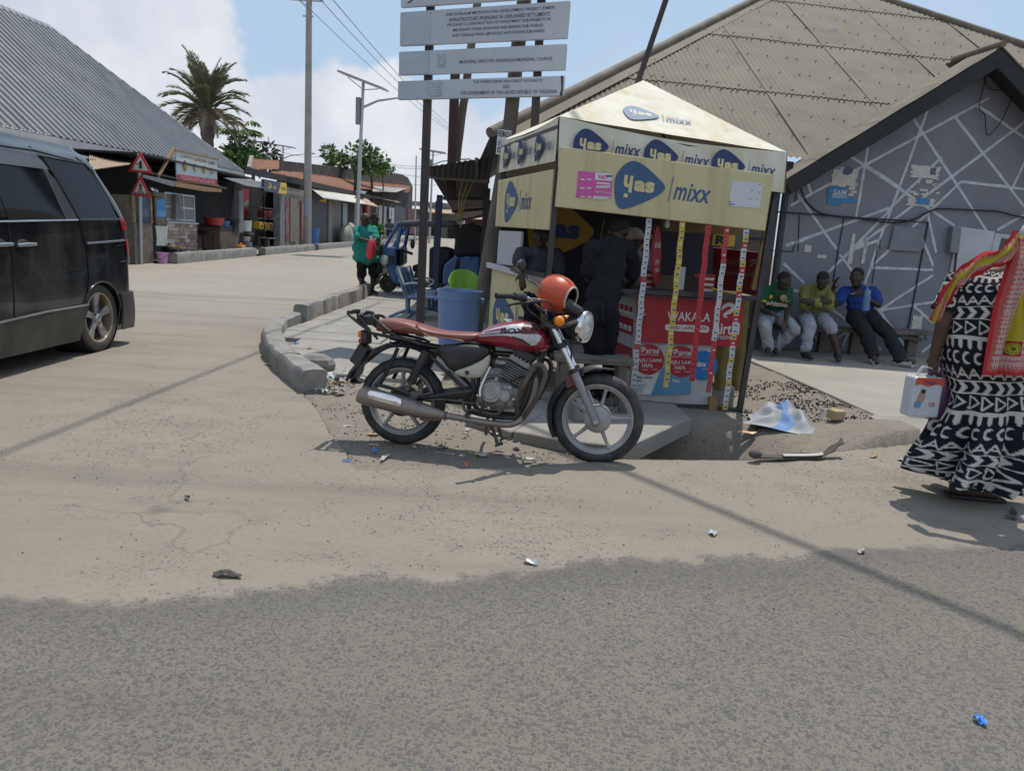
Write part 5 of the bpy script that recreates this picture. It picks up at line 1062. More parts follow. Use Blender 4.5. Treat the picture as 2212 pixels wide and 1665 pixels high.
for s in (-1, 1): MB().prism([(0, 0), (.10, .03), (.09, .10), (0, .07)], Fr(bp(1610, 820, .072*s), (1, 0, .15), (0, 0, 1)), -.004, .004).build('mudguard_stay', mat('red_oxide', (.13, .035, .03), .6, var=.2), fg)
M_GRIP = mat('grip_rubber', (.012, .012, .013), .7, bump=.4, bs=200)
def handle(s):
    hb = empty('handlebar', (0, 0, 0)); hb.parent = bike
    if s < 0: pts = [(1480, 335, -.02), (1472, 318, -.07), (1430, 262, -.14), (1385, 218, -.20), (1310, 205, -.30), (1220, 198, -.385)]
    else: pts = [(1480, 335, .02), (1480, 318, .07), (1475, 255, .14), (1470, 205, .20), (1450, 195, .30), (1435, 188, .37)]
    P_ = [bp(*p) for p in pts]; MB().tube(spline(P_, 6), .011, 10).build('bar', M_CHROME, hb, smooth=60)
    g0, g1 = P_[4], P_[5]; d = (g1-g0).normalized(); MB().tube([g0-d*.0, g0+d*.01, g1-d*.005, g1], [.015, .0165, .0165, .018], 14).build('grip', M_GRIP, hb, smooth=40); MB().cyl(g1, g1+d*.004, .011, n=12).build('bar_end', M_CHROME, hb)
    MB().cyl(P_[3]+d*.02, P_[4]-d*.01, .026, .024, 14).build('switch_housing', M_BKP, hb, smooth=30, bevel=.004)
    lv = [bp(1450, 245, P_[2].y), bp(1390, 248, P_[3].y-.02*-s), bp(1310, 255, (P_[4].y)), bp(1295, 258, P_[4].y+.05*s)] if s < 0 else [P_[2]+Vector((.03, 0, 0)), P_[3]+Vector((.06, .03, -.01)), P_[4]+Vector((.06, 0, -.02)), P_[5]+Vector((.05, -.05, -.02))]
    MB().tube(spline(lv, 6), [.010]*6+[.008]*6+[.006]*6+[.006], 8).ell(lv[-1], (.011, .011, .011)).build('lever', M_BKP, hb, smooth=60); MB().ell(lv[0], (.022, .02, .016)).build('lever_perch', M_BKP, hb, smooth=180)
    return P_
PR = handle(-1); PL_ = handle(1)
def mirror(base, head, face):
    o = empty('mirror', (0, 0, 0)); o.parent = bike
    MB().tube(spline([base, base+Vector((.0, 0, .05)), head+Vector((.045, 0, -.09)), head+Vector((.02, 0, -.03))], 6), .0055, 8).build('stalk', M_BKP, o, smooth=60)
    R_ = Vector(face).to_track_quat('Y', 'Z').to_matrix(); MB().ell(head, (.062, .016, .040), R_, 20, 12).build('shell', M_BKP, o, smooth=180)
    MB().ell(head+Vector(face).normalized()*-.0145, (.055, .004, .034), R_, 20, 8).build('mirror_glass', mat('mirror_glass', (.6, .62, .65), .03, 1.0, var=.02), o, smooth=180)
mirror(bp(1425, 195, .05), bp(1318, 0, .12), (1, -.25, .1))
for k, pts in enumerate([[(1410, 225, -.16), (1500, 245, -.13), (1545, 300, -.1), (1550, 380, -.07), (1530, 500, -.03)], [(1400, 240, -.17), (1470, 300, -.14), (1540, 330, -.1), (1555, 450, -.05), (1510, 560, 0)], [(1370, 225, -.2), (1390, 300, -.16), (1440, 350, -.1), (1480, 420, -.05)], [(1460, 240, .1), (1530, 330, .09), (1600, 400, .05), (1640, 520, .02), (1630, 760, .05), (1620, 860, .09), (1700, 1010, .075)]]):
    T('cable', pts, .0055, M_BKP, n=6)
hd_dir = Vector((1, -.36, -.06)).normalized(); hc = bp(1742, 424)
hl = empty('headlamp', (0, 0, 0)); hl.parent = bike
MB().lathe([(0, -.135), (.035, -.13), (.065, -.11), (.086, -.07), (.094, -.02), (.094, .0)], hc, hd_dir, 32).build('bucket', M_BKP, hl, smooth=50)
MB().lathe([(.094, -.03), (.1, -.028), (.104, -.012), (.104, .004), (.098, .012), (.09, .012), (.09, .0)], hc, hd_dir, 40).build('chrome_rim', M_CHROME, hl, smooth=50)
MB().lathe([(.091, .008), (.07, .017), (.04, .022), (0, .024)], hc, hd_dir, 32).build('lens', M_LENS, hl, smooth=60)
inst = empty('instrument', (0, 0, 0)); inst.parent = bike; ic = bp(1640, 285, -.03); idr = (bp(1575, 235, -.03)-bp(1700, 320, -.03)).normalized()
MB().lathe([(0, -.085), (.032, -.083), (.037, -.07), (.037, -.012), (.043, -.006), (.043, .028), (.038, .034), (0, .034)], ic, idr, 28).build('gauge_pod', M_BKP, inst, smooth=35)
MB().lathe([(.036, .0345), (.0, .0375)], ic, idr, 28).build('gauge_glass', M_GLASS, inst)
T('lamp_bracket', [(1500, 405, -.09), (1570, 415, -.10), (1690, 385, -.085)], .016, M_MUD, n=6); T('lamp_bracket', [(1500, 405, .09), (1600, 405, .09), (1700, 395, .085)], .014, M_MUD, n=6)
for s in (-1, 1):
    o = empty('indicator', (0, 0, 0)); o.parent = bike; q_ = bp(1580, 375, -.135) if s < 0 else bp(1600, 380, .16); ax = Vector((.55, -.8, .05)) if s < 0 else Vector((.95, .25, .05)); ax.normalize()
    MB().lathe([(0, -.05), (.018, -.048), (.03, -.03), (.034, -.006)], q_, ax, 20).build('housing', M_BKP, o, smooth=50); MB().lathe([(.033, -.006), (.033, .012), (.022, .026), (0, .03)], q_, ax, 20).build('lens', M_AMBER, o, smooth=50)
def zloft(st, n=20, e=.8, y0=0.0):
    rings = []
    for (x, zt, zb, w) in st:
        r_ = []
        for i in range(n):
            t = 2*PI*i/n; c_, s_ = math.cos(t), math.sin(t); c2 = math.copysign(abs(c_)**e, c_); s2 = math.copysign(abs(s_)**e, s_)
            r_.append(bp(x, (zt+zb)/2-(zb-zt)/2*s2, y0+w*c2))
        rings.append(r_)
    return rings
TK = [(1003, 478, 500, .05), (1012, 460, 508, .078), (1040, 436, 517, .10), (1090, 402, 527, .122), (1160, 378, 542, .138), (1240, 366, 560, .147), (1320, 367, 576, .15), (1390, 381, 586, .147), (1440, 405, 589, .138), (1475, 440, 582, .118), (1494, 482, 562, .088), (1502, 510, 540, .05)]
MB().loft(zloft(TK, 28, .82)).build('fuel_tank', M_RED, bike, smooth=60, subd=1)
def tank_y(x, y):
    for i in range(len(TK)-1):
        if TK[i][0] <= x <= TK[i+1][0]:
            f = (x-TK[i][0])/(TK[i+1][0]-TK[i][0]); zt, zb, w = [TK[i][j]*(1-f)+TK[i+1][j]*f for j in (1, 2, 3)]; q_ = min(.985, abs((y-(zt+zb)/2)/((zb-zt)/2)))
            s_ = q_**(1/.82); c_ = math.sqrt(max(0, 1-s_*s_)); return -w*c_**.82
    return -.05
def decal(outline, m, name='decal', lift=.004, nx=14):
    lo, hi = outline; b = MB()
    def ln(L, t):
        s = t*(len(L)-1); i = min(int(s), len(L)-2); f = s-i; return (L[i][0]*(1-f)+L[i+1][0]*f, L[i][1]*(1-f)+L[i+1][1]*f)
    def fn(u, v): a_, c_ = ln(lo, u), ln(hi, u); x, y = a_[0]*(1-v)+c_[0]*v, a_[1]*(1-v)+c_[1]*v; return bp(x, y, tank_y(x, y)-lift)
    b.grid(nx, 6, fn); return b.build(name, m, bike, smooth=180)
decal(([(1060, 448), (1150, 440), (1240, 436), (1330, 432)], [(1075, 428), (1160, 402), (1250, 388), (1345, 382)]), M_STRIPE)
decal(([(1080, 436), (1160, 425), (1230, 415)], [(1082, 431), (1160, 416), (1230, 404)]), M_RED, lift=.006)
decal(([(1330, 405), (1380, 405), (1440, 430)], [(1350, 383), (1390, 385), (1440, 410)]), M_DECK)
decal(([(1050, 462), (1150, 455), (1240, 458), (1310, 478), (1370, 525), (1420, 530), (1450, 500)], [(1052, 455), (1150, 446), (1250, 444), (1330, 446), (1400, 450), (1440, 455), (1462, 468)]), M_STRIPE)
decal(([(1270, 468), (1330, 497), (1380, 530)], [(1275, 462), (1340, 484), (1390, 522)]), M_DECK, lift=.006)
decal(([(1050, 470), (1120, 470), (1190, 462)], [(1052, 464), (1120, 460), (1190, 456)]), M_RED, lift=.006)
tf = Fr(bp(1312, 429, -.155), bp(1430, 437, -.151)-bp(1195, 427, -.151), (0, -.25, 1)); tf.n = tf.u.cross(tf.v)
text('BOXER', tf, 0, 0, M_DECK, bike, width=.225, height=.036, c=.005, bold=.035, shear=.25)
MB().lathe([(0, .02), (.03, .018), (.036, .008), (.036, 0)], bp(1230, 372), (0, 0, 1), 24).build('filler_cap', M_CHROME, bike, smooth=40)
ST = [(322, 385, 405, .055), (330, 350, 410, .08), (352, 325, 414, .095), (400, 316, 418, .105), (480, 325, 424, .112), (560, 345, 432, .118), (640, 374, 446, .122), (720, 406, 458, .124), (800, 421, 470, .122), (880, 428, 488, .116), (960, 433, 503, .105), (1010, 437, 496, .09), (1036, 441, 470, .07), (1044, 444, 456, .04)]
seat = MB().loft(zloft(ST, 24, .7)).build('seat', M_SEAT, bike, smooth=60, subd=1)
sy = [(420, 400, -.107), (560, 385, -.118), (640, 405, -.122), (700, 440, -.124), (780, 455, -.122), (900, 478, -.112), (950, 492, -.104)]; T('seat_piping', [(x, y, w-.004) for x, y, w in sy], .004, M_SEAT, seat, 6)
T('seat_piping', [(690, 450, -.127), (676, 430, -.127), (650, 400, -.124), (620, 370, -.10), (615, 366, 0)], .004, M_SEAT, seat, 6)
def plate(outline, y0, bulge, m, name, parent=None, it=2):
    o2 = smooth_poly(outline, it); cx = sum(p[0] for p in o2)/len(o2); cy = sum(p[1] for p in o2)/len(o2); b = MB(); n = len(o2)
    rings = []
    for k, (s, d) in enumerate(((1, .03), (1, 0), (.94, -.35*bulge), (.7, -.8*bulge), (.35, -bulge))): rings.append([bp(cx+(x-cx)*s, cy+(y-cy)*s, y0+d) for x, y in o2])
    b.loft(rings); return b.build(name, m, parent or bike, smooth=50)
for s in (-1, 1):
    if s < 0:
        sp_ = plate([(752, 530), (790, 506), (900, 508), (1010, 513), (1095, 532), (1116, 562), (1085, 598), (1000, 640), (860, 694), (808, 645), (778, 580)], -.115, .028, M_BKP, 'side_panel')
        cp = plate([(1116, 574), (1108, 640), (1082, 705), (1030, 738), (935, 728), (885, 712), (858, 688), (985, 650), (1080, 605)], -.118, .022, M_CREAM, 'side_panel_lower', it=2)
        for p in ((797, 516), (1075, 545)): MB().ell(bp(p[0], p[1], -.135), (.006, .004, .006)).build('screw', M_MUD, sp_)
        MB().lathe([(0, .004), (.013, .003), (.015, 0)], bp(960, 695, -.141), (0, -1, 0), 16).build('panel_knob', M_BKP, cp)
    else: MB().prism([(x*1, z) for x, z in [(bp(p[0], p[1]).x, bp(p[0], p[1]).z) for p in ((752, 530), (900, 508), (1110, 540), (1108, 640), (1030, 738), (858, 688))]], Fr((0, 0, 0), (1, 0, 0), (0, 0, 1)), -.13, -.115).build('side_panel', M_BKP, bike)
rows = []
for k in range(30):
    t = k/29; a = math.radians(168-t*112); R = .365+.03*sm(.3, 0, t)*1.2; w = .07; rr = []
    for j in range(9): q_ = -1.2+2.4*j/8; rr.append(rc+Vector((math.cos(a)*(R-.05*(1-math.cos(q_))), w*math.sin(q_)/math.sin(1.2), math.sin(a)*(R-.05*(1-math.cos(q_)))+.03)))
    rows.append(rr)
rg = MB().loft(rows, closed=False).build('rear_mudguard', M_BKP, bike, smooth=60, solid=.006)
MB().loft([[bp(x, y, w) for w in (-.065, -.03, .03, .065)] for x, y in ((180, 640), (160, 700), (120, 735), (118, 755), (185, 760))], closed=False).build('mud_flap', M_BKP, rg, smooth=60, solid=.008)
MB().prism([(bp(*p).x, bp(*p).z) for p in ((200, 485), (258, 535), (185, 655), (122, 600))], Fr((0, 0, 0), (1, 0, 0), (0, 0, 1)), -.06, .075).build('number_plate_holder', M_BKP, bike, bevel=.008)
tl = empty('tail_lamp', (0, 0, 0)); tl.parent = bike
MB().loft(zloft([(250, 405, 495, .05), (225, 395, 503, .055), (212, 396, 503, .055)], 16, .6)).build('housing', M_BKP, tl, smooth=50)
MB().loft(zloft([(211, 396, 450, .054), (190, 402, 448, .05), (180, 412, 446, .03)], 16, .6)).build('amber_lens', M_AMBER, tl, smooth=50); MB().loft(zloft([(211, 452, 502, .054), (192, 452, 494, .05), (182, 455, 484, .03)], 16, .6)).build('red_lens', M_RLENS, tl, smooth=50)
rk_ = empty('luggage_rack', (0, 0, 0)); rk_.parent = bike
for s in (-1, 1):
    y = .105*s; T('rail', [(145, 285, y*.7), (170, 300, y), (235, 355, y), (310, 412, y), (350, 425, y*1.1), (500, 455, y*1.15), (600, 480, y*1.15), (645, 500, y*1.1)], .011, M_BKM, rk_)
    T('stay', [(318, 308, y), (365, 350, y), (440, 410, y*1.1), (510, 462, y*1.15)], .010, M_BKM, rk_); T('stay', [(222, 300, y), (300, 400, y), (345, 460, y*.9)], .008, M_BKM, rk_)
    T('strut', [(492, 520, y*1.2), (440, 620, y*1.25), (360, 755, y*1.3)], .013, M_BKM, bike)
    T('loop', [(445, 470, y*1.25), (452, 498, y*1.25), (490, 505, y*1.25), (525, 480, y*1.2)], .005, M_BKM, rk_, 6)
for x, y in ((150, 284), (215, 300), (318, 310)): T('cross_bar', [(x, y, -.1), (x-6, y-8, -.05), (x-6, y-8, .05), (x, y, .1)], .010, M_BKM, rk_)
T('end_hoop', [(165, 300, -.09), (145, 272, -.09), (165, 265, -.06), (165, 265, .06), (145, 272, .09), (165, 300, .09)], .011, M_BKM, rk_)
T('bungee', [(225, 300, -.06), (240, 275, -.02), (265, 285, .05), (280, 300, .02), (300, 290, -.05)], .012, M_BKP, rk_)
MB().box(bp(250, 330, 0), (.12, .12, .06)).build('rack_box', M_BKP, rk_, bevel=.01)
T('frame_rail', [(1520, 470), (1400, 600), (1200, 590), (900, 560), (680, 520), (400, 450)], .02, M_BKM)
for s in (-1, 1):
    T('seat_tube', [(700, 545, .09*s), (900, 560, .08*s), (1120, 560, .05*s)], .014, M_BKM); T('frame_tube', [(1000, 560, .08*s), (985, 700, .085*s), (990, 830, .085*s), (960, 960, .08*s), (1210, 1010, .08*s), (1300, 960, .07*s), (1440, 620, .03*s), (1500, 500, .02*s)], .015, M_BKM)
    T('sub_frame_tube', [(690, 560, .1*s), (760, 640, .1*s), (960, 840, .09*s)], .012, M_BKM)
    MB().tube([bp(985, 822, .105*s), bp(800, 842, .115*s), bp(600, 862, .12*s), bp(455, 895, .12*s)], [.018, .018, .016, .016], 10).build('swing_arm', M_BKM, bike, smooth=60)
    sk_ = empty('shock_absorber', (0, 0, 0)); sk_.parent = bike; a_, c_ = bp(690, 545, .13*s), bp(545, 795, .13*s); d = (c_-a_)
    MB().cyl(a_, a_+d*.45, .030, .028, 16).build('shroud', M_BKP, sk_, smooth=40); MB().cyl(a_+d*.45, a_+d*.98, .014, n=12).build('damper', M_MUD, sk_, smooth=40)
    u, w, dd = orth(d); MB().tube([a_+d*(.42+.36*k/60)+(u*math.cos(k*.84)+w*math.sin(k*.84))*.026 for k in range(61)], .0055, 6).build('spring', M_BKP, sk_, smooth=60)
    MB().cyl(a_+d*.78, a_+d*.84, .03, n=14).build('spring_seat', M_BKM, sk_, smooth=40); MB().cyl(c_-Vector((0, .02, 0)), c_+Vector((0, .02, 0)), .017, n=10).build('eye', M_MUD, sk_)
MB().box(bp(780, 880, .06), (.36, .05, .10)).build('chain_case', M_BKP, bike, bevel=.02)
T('brake_rod', [(1000, 905, -.13), (750, 870, -.13), (480, 905, -.1)], .006, M_MUD, n=6)
T('pillion_bracket', [(325, 757, -.15), (450, 790, -.15), (575, 830, -.15)], .012, M_BKM); T('pillion_peg', [(640, 775, -.14), (655, 800, -.2), (660, 808, -.25)], .017, M_MUD)
MB().ell(bp(590, 840, -.15), (.035, .012, .03)).build('bracket_plate', M_MUD, bike, smooth=180)
mf = empty('exhaust', (0, 0, 0)); mf.parent = bike
ym = -.165
MS = [((222, 818), .056), ((240, 826), .060), ((350, 858), .061), ((480, 893), .059), ((600, 925), .054), ((640, 936), .051), ((720, 958), .040), ((800, 975), .024), ((830, 980), .021)]
MB().tube([bp(p[0], p[1], ym) for p, r in MS], [r for p, r in MS], 22).build('muffler', M_MUFF, mf, smooth=45)
MB().tube([bp(218, 816, ym), bp(223, 818, ym)], .045, 18).build('muffler_end', M_BKM, mf)
MB().tube([bp(622, 931, ym), bp(632, 934, ym)], .056, 22).build('weld_band', M_MUFF, mf, smooth=40); MB().tube([bp(800, 974, ym), bp(815, 977, ym)], .027, 16).build('clamp', M_MUD, mf, smooth=40)
T('pipe', [(820, 978, ym), (900, 995, ym+.01), (1050, 1028, ym+.03), (1180, 1052, ym+.06), (1250, 1050, -.09), (1310, 1010, -.07), (1370, 900, -.05), (1400, 780, -.04), (1370, 730, -.03)], .021, M_MUFF, mf, 14)
b = MB(); rings = []
for x, y, hw in ((300, 822, .008), (312, 824, .028), (400, 848, .034), (480, 870, .032), (520, 884, .026), (527, 888, .010)):
    rings.append([bp(x, y, ym)+Vector((0, -math.cos(a)*.066, math.sin(a)*.066)) for a in [(-.45+.9*j/6)*hw/.034+.15 for j in range(7)]])
b.loft(rings, closed=False); hs = b.build('heat_shield', M_CHROME, mf, smooth=60, solid=.004)
for x, y in ((340, 835), (492, 875)): MB().cyl(bp(x, y, ym-.064), bp(x, y, ym-.072), .012, n=6).build('bolt', M_CHROME, hs)
T('silencer_stay', [(620, 1000, -.12), (690, 1000, -.14), (760, 1000, -.14)], .014, M_MUFF, mf)
en = empty('engine', (0, 0, 0)); en.parent = bike
MB().loft(zloft([(1000, 850, 900, .07), (1020, 790, 940, .09), (1070, 750, 965, .10), (1150, 740, 970, .105), (1230, 770, 965, .10), (1280, 810, 950, .08), (1300, 850, 930, .06)], 20, .6)).build('crankcase', M_ENG, en, smooth=40, bevel=.004)
def cover(x, y, r, y0, dep, name='cover', m=None): return MB().lathe([(0, -dep), (r*.55, -dep), (r*.62, -dep+.004), (r*.8, -dep+.004), (r*.88, -dep+.012), (r, -dep*.5), (r, 0)], bp(x, y, y0), (0, 1, 0), 32).build(name, m or M_ENG, en, smooth=30)
cover(1112, 828, .080, -.10, .045, 'clutch_cover'); cover(1202, 856, .043, -.10, .04, 'oil_filter_cover'); MB().cyl(bp(1140, 893, -.10), bp(1140, 893, -.135), .015, n=6).build('drain_bolt', M_MUD, en)
for x, y in ((1020, 850), (1050, 768), (1150, 742), (1240, 800), (1260, 880), (1200, 925), (1090, 935)): MB().cyl(bp(x, y, -.09), bp(x, y, -.118), .010, n=6).build('bolt', M_CHROME, en)
cd_ = (bp(1315, 610)-bp(1205, 790)); cu = cd_.normalized(); cside = Vector((cu.z, 0, -cu.x)); c0 = bp(1222, 772)
RM = Matrix((cside, Vector((0, 1, 0)), cu)).transposed()
MB().box(c0+cu*.06, (.10, .11, .15), RM).build('barrel', M_BKM, en)
for k in range(7): MB().box(c0+cu*(.018+.016*k), (.155, .165, .0055), RM).build('cooling_fin', M_ENG, en, bevel=.0015, seg=1)
MB().box(c0+cu*.150, (.145, .15, .035), RM).build('cylinder_head', M_ENG, en, bevel=.008)
for k in range(4): MB().box(c0+cu*(.13+.0), (.16, .012, .012), RM @ Matrix.Rotation(0, 3, 'Z')).build('head_rib', M_ENG, en) if k == 0 else None
for k in range(5): MB().box(c0+cu*.158+Vector((0, -.078, 0))+cside*(-.055+.027*k), (.008, .02, .04), RM).build('head_fin', M_ENG, en, bevel=.001, seg=1)
MB().box(c0+cu*.20, (.15, .14, .07), RM).build('rocker_cover', M_BKP, en, bevel=.02)
MB().cyl(bp(1120, 640, 0), bp(1210, 660, 0), .035, n=14).build('carburettor', M_ENG, en, smooth=40); T('intake_boot', [(1080, 630), (1130, 645)], .042, M_BKP, en)
MB().tube([bp(1130, 655, -.11)+Vector((.0013*k, .008*math.sin(k*.9), .008*math.cos(k*.9))) for k in range(60)], .004, 5).build('return_spring', M_BKP, en)
T('starter_lever', [(1042, 860, -.155), (1048, 800, -.15), (1080, 730, -.14), (1118, 660, -.135)], .009, M_CHROME, en); MB().ell(bp(1042, 875, -.15), (.022, .02, .03)).build('lever_boss', M_MUD, en, smooth=180); T('starter_pedal', [(1045, 880, -.15), (1060, 925, -.17), (1052, 940, -.2)], .013, M_BKP, en)
T('brake_pedal', [(890, 880, -.125), (920, 890, -.13), (935, 950, -.135), (1000, 945, -.14), (1140, 975, -.145), (1195, 935, -.15), (1215, 905, -.155), (1225, 902, -.175)], .009, M_MUD, en); T('foot_peg', [(960, 960, -.10), (965, 962, -.19), (967, 963, -.235)], .016, M_BKP, bike)
T('oil_pipe', [(1180, 760, -.115), (1250, 760, -.12), (1290, 740, -.1), (1350, 735, -.07)], .005, M_BKM, en, 6)
for s in (-1, 1): T('crash_guard', [(1280, 985, .08*s), (1282, 905, .12*s), (1330, 800, .17*s), (1395, 690, .195*s), (1432, 650, .195*s), (1470, 662, .19*s), (1484, 720, .18*s), (1430, 850, .15*s), (1350, 970, .10*s), (1290, 1040, .06*s)], .0165, M_BKM if s > 0 else M_MUD)
T('crash_guard_inner', [(1300, 900, -.13), (1350, 800, -.15), (1430, 700, -.17)], .012, M_BKM)
cs = empty('centre_stand', (0, 0, 0)); cs.parent = bike
for s in (-1, 1): T('leg', [(1085, 1055, .08*s), (1115, 1110, .09*s), (1140, 1195, .10*s)], .012, M_MUD, cs, 8); T('foot', [(1120, 1198, .10*s), (1175, 1180, .10*s)], .009, M_MUD, cs, 6)
T('tang', [(1140, 1190, -.1), (1165, 1170, -.12), (1160, 1150, -.13)], .007, M_MUD, cs, 6); T('cross_tube', [(1085, 1055, -.08), (1085, 1055, .08)], .012, M_MUD, cs, 8)
T('side_stand', [(1050, 1000, .10), (1010, 1100, .20), (985, 1195, .28)], .011, M_MUD, bike, 8)
MB().bar(bp(1000, 1040, -.09), bp(1210, 1058, -.09), .02, .03).build('skid_rail', M_MUD, bike)
hp = bike.matrix_basis @ bp(1560, 205, .02)
hm = empty('helmet', hp, (0, 0, bike.rotation_euler.z), 'scuffed orange motorcycle helmet hung over the handlebar', 'helmet')
M_ORG = mat('faded_orange', (.50, .075, .02), .42, var=.2, vs=6, dirt=((.42, .03, .04), .6, 5), coat=.2)
HR = Euler((0, math.radians(12), math.radians(-25))).to_matrix()
b = MB(); n = 30; rows = []
for j in range(15):
    ph = PI*j/18; r_ = []
    for i in range(n):
        t = 2*PI*i/n; p = Vector((-.132*math.cos(ph), .115*math.sin(ph)*math.cos(t), .118*math.sin(ph)*math.sin(t))); p *= 1+.02*math.exp(-((math.sin(t)-.3)**2)*60); r_.append(HR @ p)
    rows.append(r_)
b.loft(rows, caps=False); sh_ = b.build('shell', M_ORG, hm, smooth=50, solid=.006)
MB().tube([p*1.0 for p in rows[-1]], .007, 8, closed=True).build('rim_trim', mat('cream_trim', (.45, .40, .30), .5), hm, smooth=60)
MB().loft([[p*.92 for p in r_] for r_ in rows], caps=False).build('lining', M_BKP, hm, smooth=60)
MB().tube([HR @ Vector((-.134*math.cos(a), -.02+.11*0*math.sin(a), .121*math.sin(a))) for a in [.15+k*.1 for k in range(22)]], .005, 6).build('ridge', M_ORG, hm, smooth=60)
hf = Fr(HR @ Vector((-.062, -.103, .028)), Vector((.55, -.2, -.8)), Vector((.8, .1, .55))); hf = Fr(hf.o, hf.u, hf.v) if hf.n.y < 0 else Fr(hf.o, hf.u, -hf.v)
text('BOXER', hf, 0, 0, M_DECK, hm, width=.07, height=.018, c=.006, bold=.03); text('BOXER', hf, 0, .0, mat('tan_print', (.45, .3, .18), .6), hm, width=.062, height=.012, c=.0075)
# ================================================================ tent kiosk
M_CANV = mat('cream_canvas', (.66, .63, .53), .8, var=.07, vs=3, dirt=((.52, .40, .18), .55, 2.2), bump=.9, bs=7, streak=((.50, .38, .15), .5, 7))
M_YB = mat('pale_yellow_board', (.58, .52, .30), .6, var=.05, vs=2, dirt=((.45, .37, .17), .6, 2.0), streak=((.36, .28, .13), .6, 9), bump=.25, bs=5)
M_YAS = mat('brand_blue', (.045, .105, .21), .55, var=.06); M_NAVY = mat('print_navy', (.03, .045, .13), .7, var=.1); M_FADE = mat('faded_blue', (.21, .27, .37), .75, var=.08)
M_YIN = mat('yellow_print', (.62, .54, .27), .6); M_FRAME = mat('kiosk_steel', (.05, .05, .055), .5, .3, var=.2, dirt=((.10, .08, .06), .4, 8))
M_ARED = mat('agent_red', (.36, .016, .03), .55, var=.06, vs=3, dirt=((.27, .03, .035), .35, 4)); M_WPR = mat('white_print', (.62, .62, .61), .6)
M_CWH = mat('counter_white', (.47, .48, .49), .6, var=.06, vs=3, dirt=((.28, .26, .22), .5, 5), streak=((.25, .22, .18), .3, 8))
M_LBLUE = mat('poster_lightblue', (.10, .26, .42), .6, var=.1)
ks = empty('market_kiosk', (0, 0, 0), label='money agent tent kiosk with cream canopy and pale yellow sign boards', cat='kiosk')
NL, NR, FL = AT(1209, 252, 6.1), AT(1699, 329, 6.3), AT(1087, 302, 7.95); FR = NR+(FL-NL)*1.0; AP = AT(1390, 174, 7.1)
def emblem(fr, a, b, h, m, name, parent, c0=.002, c1=.005):
    return MB().prism(smooth_poly([(a+x*h, b+y*h) for x, y in ((-.62, .10), (-.56, -.30), (-.46, -.52), (-.25, -.52), (.35, -.20), (.56, .0), (.50, .12), (.1, .40), (-.16, .52), (-.34, .50), (-.52, .32))], 2), fr, c0, c1).build(name, m, parent)
def logo(fr, a, b, h, parent, me=M_YAS, mi=M_YIN, mt=M_YAS, only=None, c=.0):
    e = emblem(fr, a, b, h, me, 'emblem', parent, c+.002, c+.005)
    text('h', fr, a-.30*h, b+.02*h, mi, e, height=.36*h, width=.20*h, c=c+.007, bold=.04, rot=PI); MB().prism([(a-.37*h, b-.27*h), (a-.27*h, b-.27*h), (a-.28*h, b-.19*h), (a-.36*h, b-.19*h)], fr, c+.0065, c+.008).build('dot', mi, e)
    text('as', fr, a+.07*h, b-.0*h, mi, e, height=.235*h, width=.46*h, c=c+.007, bold=.05)
    MB().prism([(a+.64*h, b-.26*h), (a+.655*h, b-.26*h), (a+.70*h, b+.28*h), (a+.685*h, b+.28*h)], fr, c+.002, c+.004).build('divider', mt, parent)
    text('mixx', fr, a+1.17*h, b-.0*h, mt, parent, width=.84*h, height=.38*h, c=c+.003, bold=.018, shear=.22, spacing=1.06)
def panel(a, b_, c_, name, sag):
    mb = MB(); n = 18
    def fn(u, v):
        p = a.lerp(b_, u).lerp(c_, v); k = math.sin(PI*u)*(1-v); p = p-Vector((0, 0, sag*k*(.3+.7*math.sin(PI*min(1, v+.15)))))
        return p+Vector((0, 0, .004*nz3(p.x*2.5, p.y*2.5, 1)*(1-v)))
    mb.grid(n, n, fn); return mb.build(name, M_CANV, ks, smooth=180)
cf = panel(NL, NR, AP, 'canopy_panel', .012); panel(FL, NL, AP, 'canopy_panel', .05); panel(FR, FL, AP, 'canopy_panel', .05); panel(NR, FR, AP, 'canopy_panel', .05)
def valance(a, b_, da, db, out, name, fold=.02):
    mb = MB(); out = Vector(out)
    def fn(u, v):
        p = a.lerp(b_, u); q_ = da.lerp(db, u); p = p-Vector((0, 0, .05*math.sin(PI*u)*(1-v)*.9))
        r_ = p.lerp(q_, v)+out*(.01+.015*v+fold*(v*.8+.2)*(math.sin(u*23+2*math.sin(u*9)+v*1.5)*.5+nz3(u*7, v*2, 3)*.7)*math.sin(PI*u)**.5)
        return r_
    mb.grid(60, 10, fn); return mb.build(name, M_CANV, ks, smooth=180)
vf0, vf1 = AT(1205, 362, 6.05), AT(1690, 417, 6.25); vl0 = AT(1082, 374, 7.95); vl1 = AT(1206, 349, 6.07)
vfr = valance(NL, NR, vf0, vf1, (0, -1, 0), 'valance', .022); vle = valance(FL, NL, vl0, vl1, (-1, 0, 0), 'valance', .012)
valance(NR, FR, vf1, vf1+(FR-NR), (1, 0, 0), 'valance'); valance(FR, FL, FR-Vector((0, 0, .4)), vl0, (0, 1, 0), 'valance')
rf = Fr(NL.lerp(NR, .5).lerp(AP, .42)+Vector((0, 0, -.004)), NR-NL, AP-NL.lerp(NR, .5))
c0 = rf.uv(ONP(*ZK(1160, 290), rf.o, rf.n)); logo(Fr(rf.o+rf.n*.004, rf.u, rf.v), c0[0], c0[1], .27, ks, M_FADE, mat('canvas_print', (.62, .6, .52), .8), M_FADE)
ff = Fr(vf0, vf1-vf0, (0, 0, 1))
fv = Fr(vf0-Vector((0, .045, 0)), vf1-vf0, NL-vf0)
for (zx, zy) in ((800, 512), (1300, 588), (1780, 656)):
    u_, v_ = fv.uv(ONP(*ZK(zx, zy), fv.o, fv.n)); logo(fv, u_, v_, .25, ks, M_NAVY, M_YIN, M_NAVY)
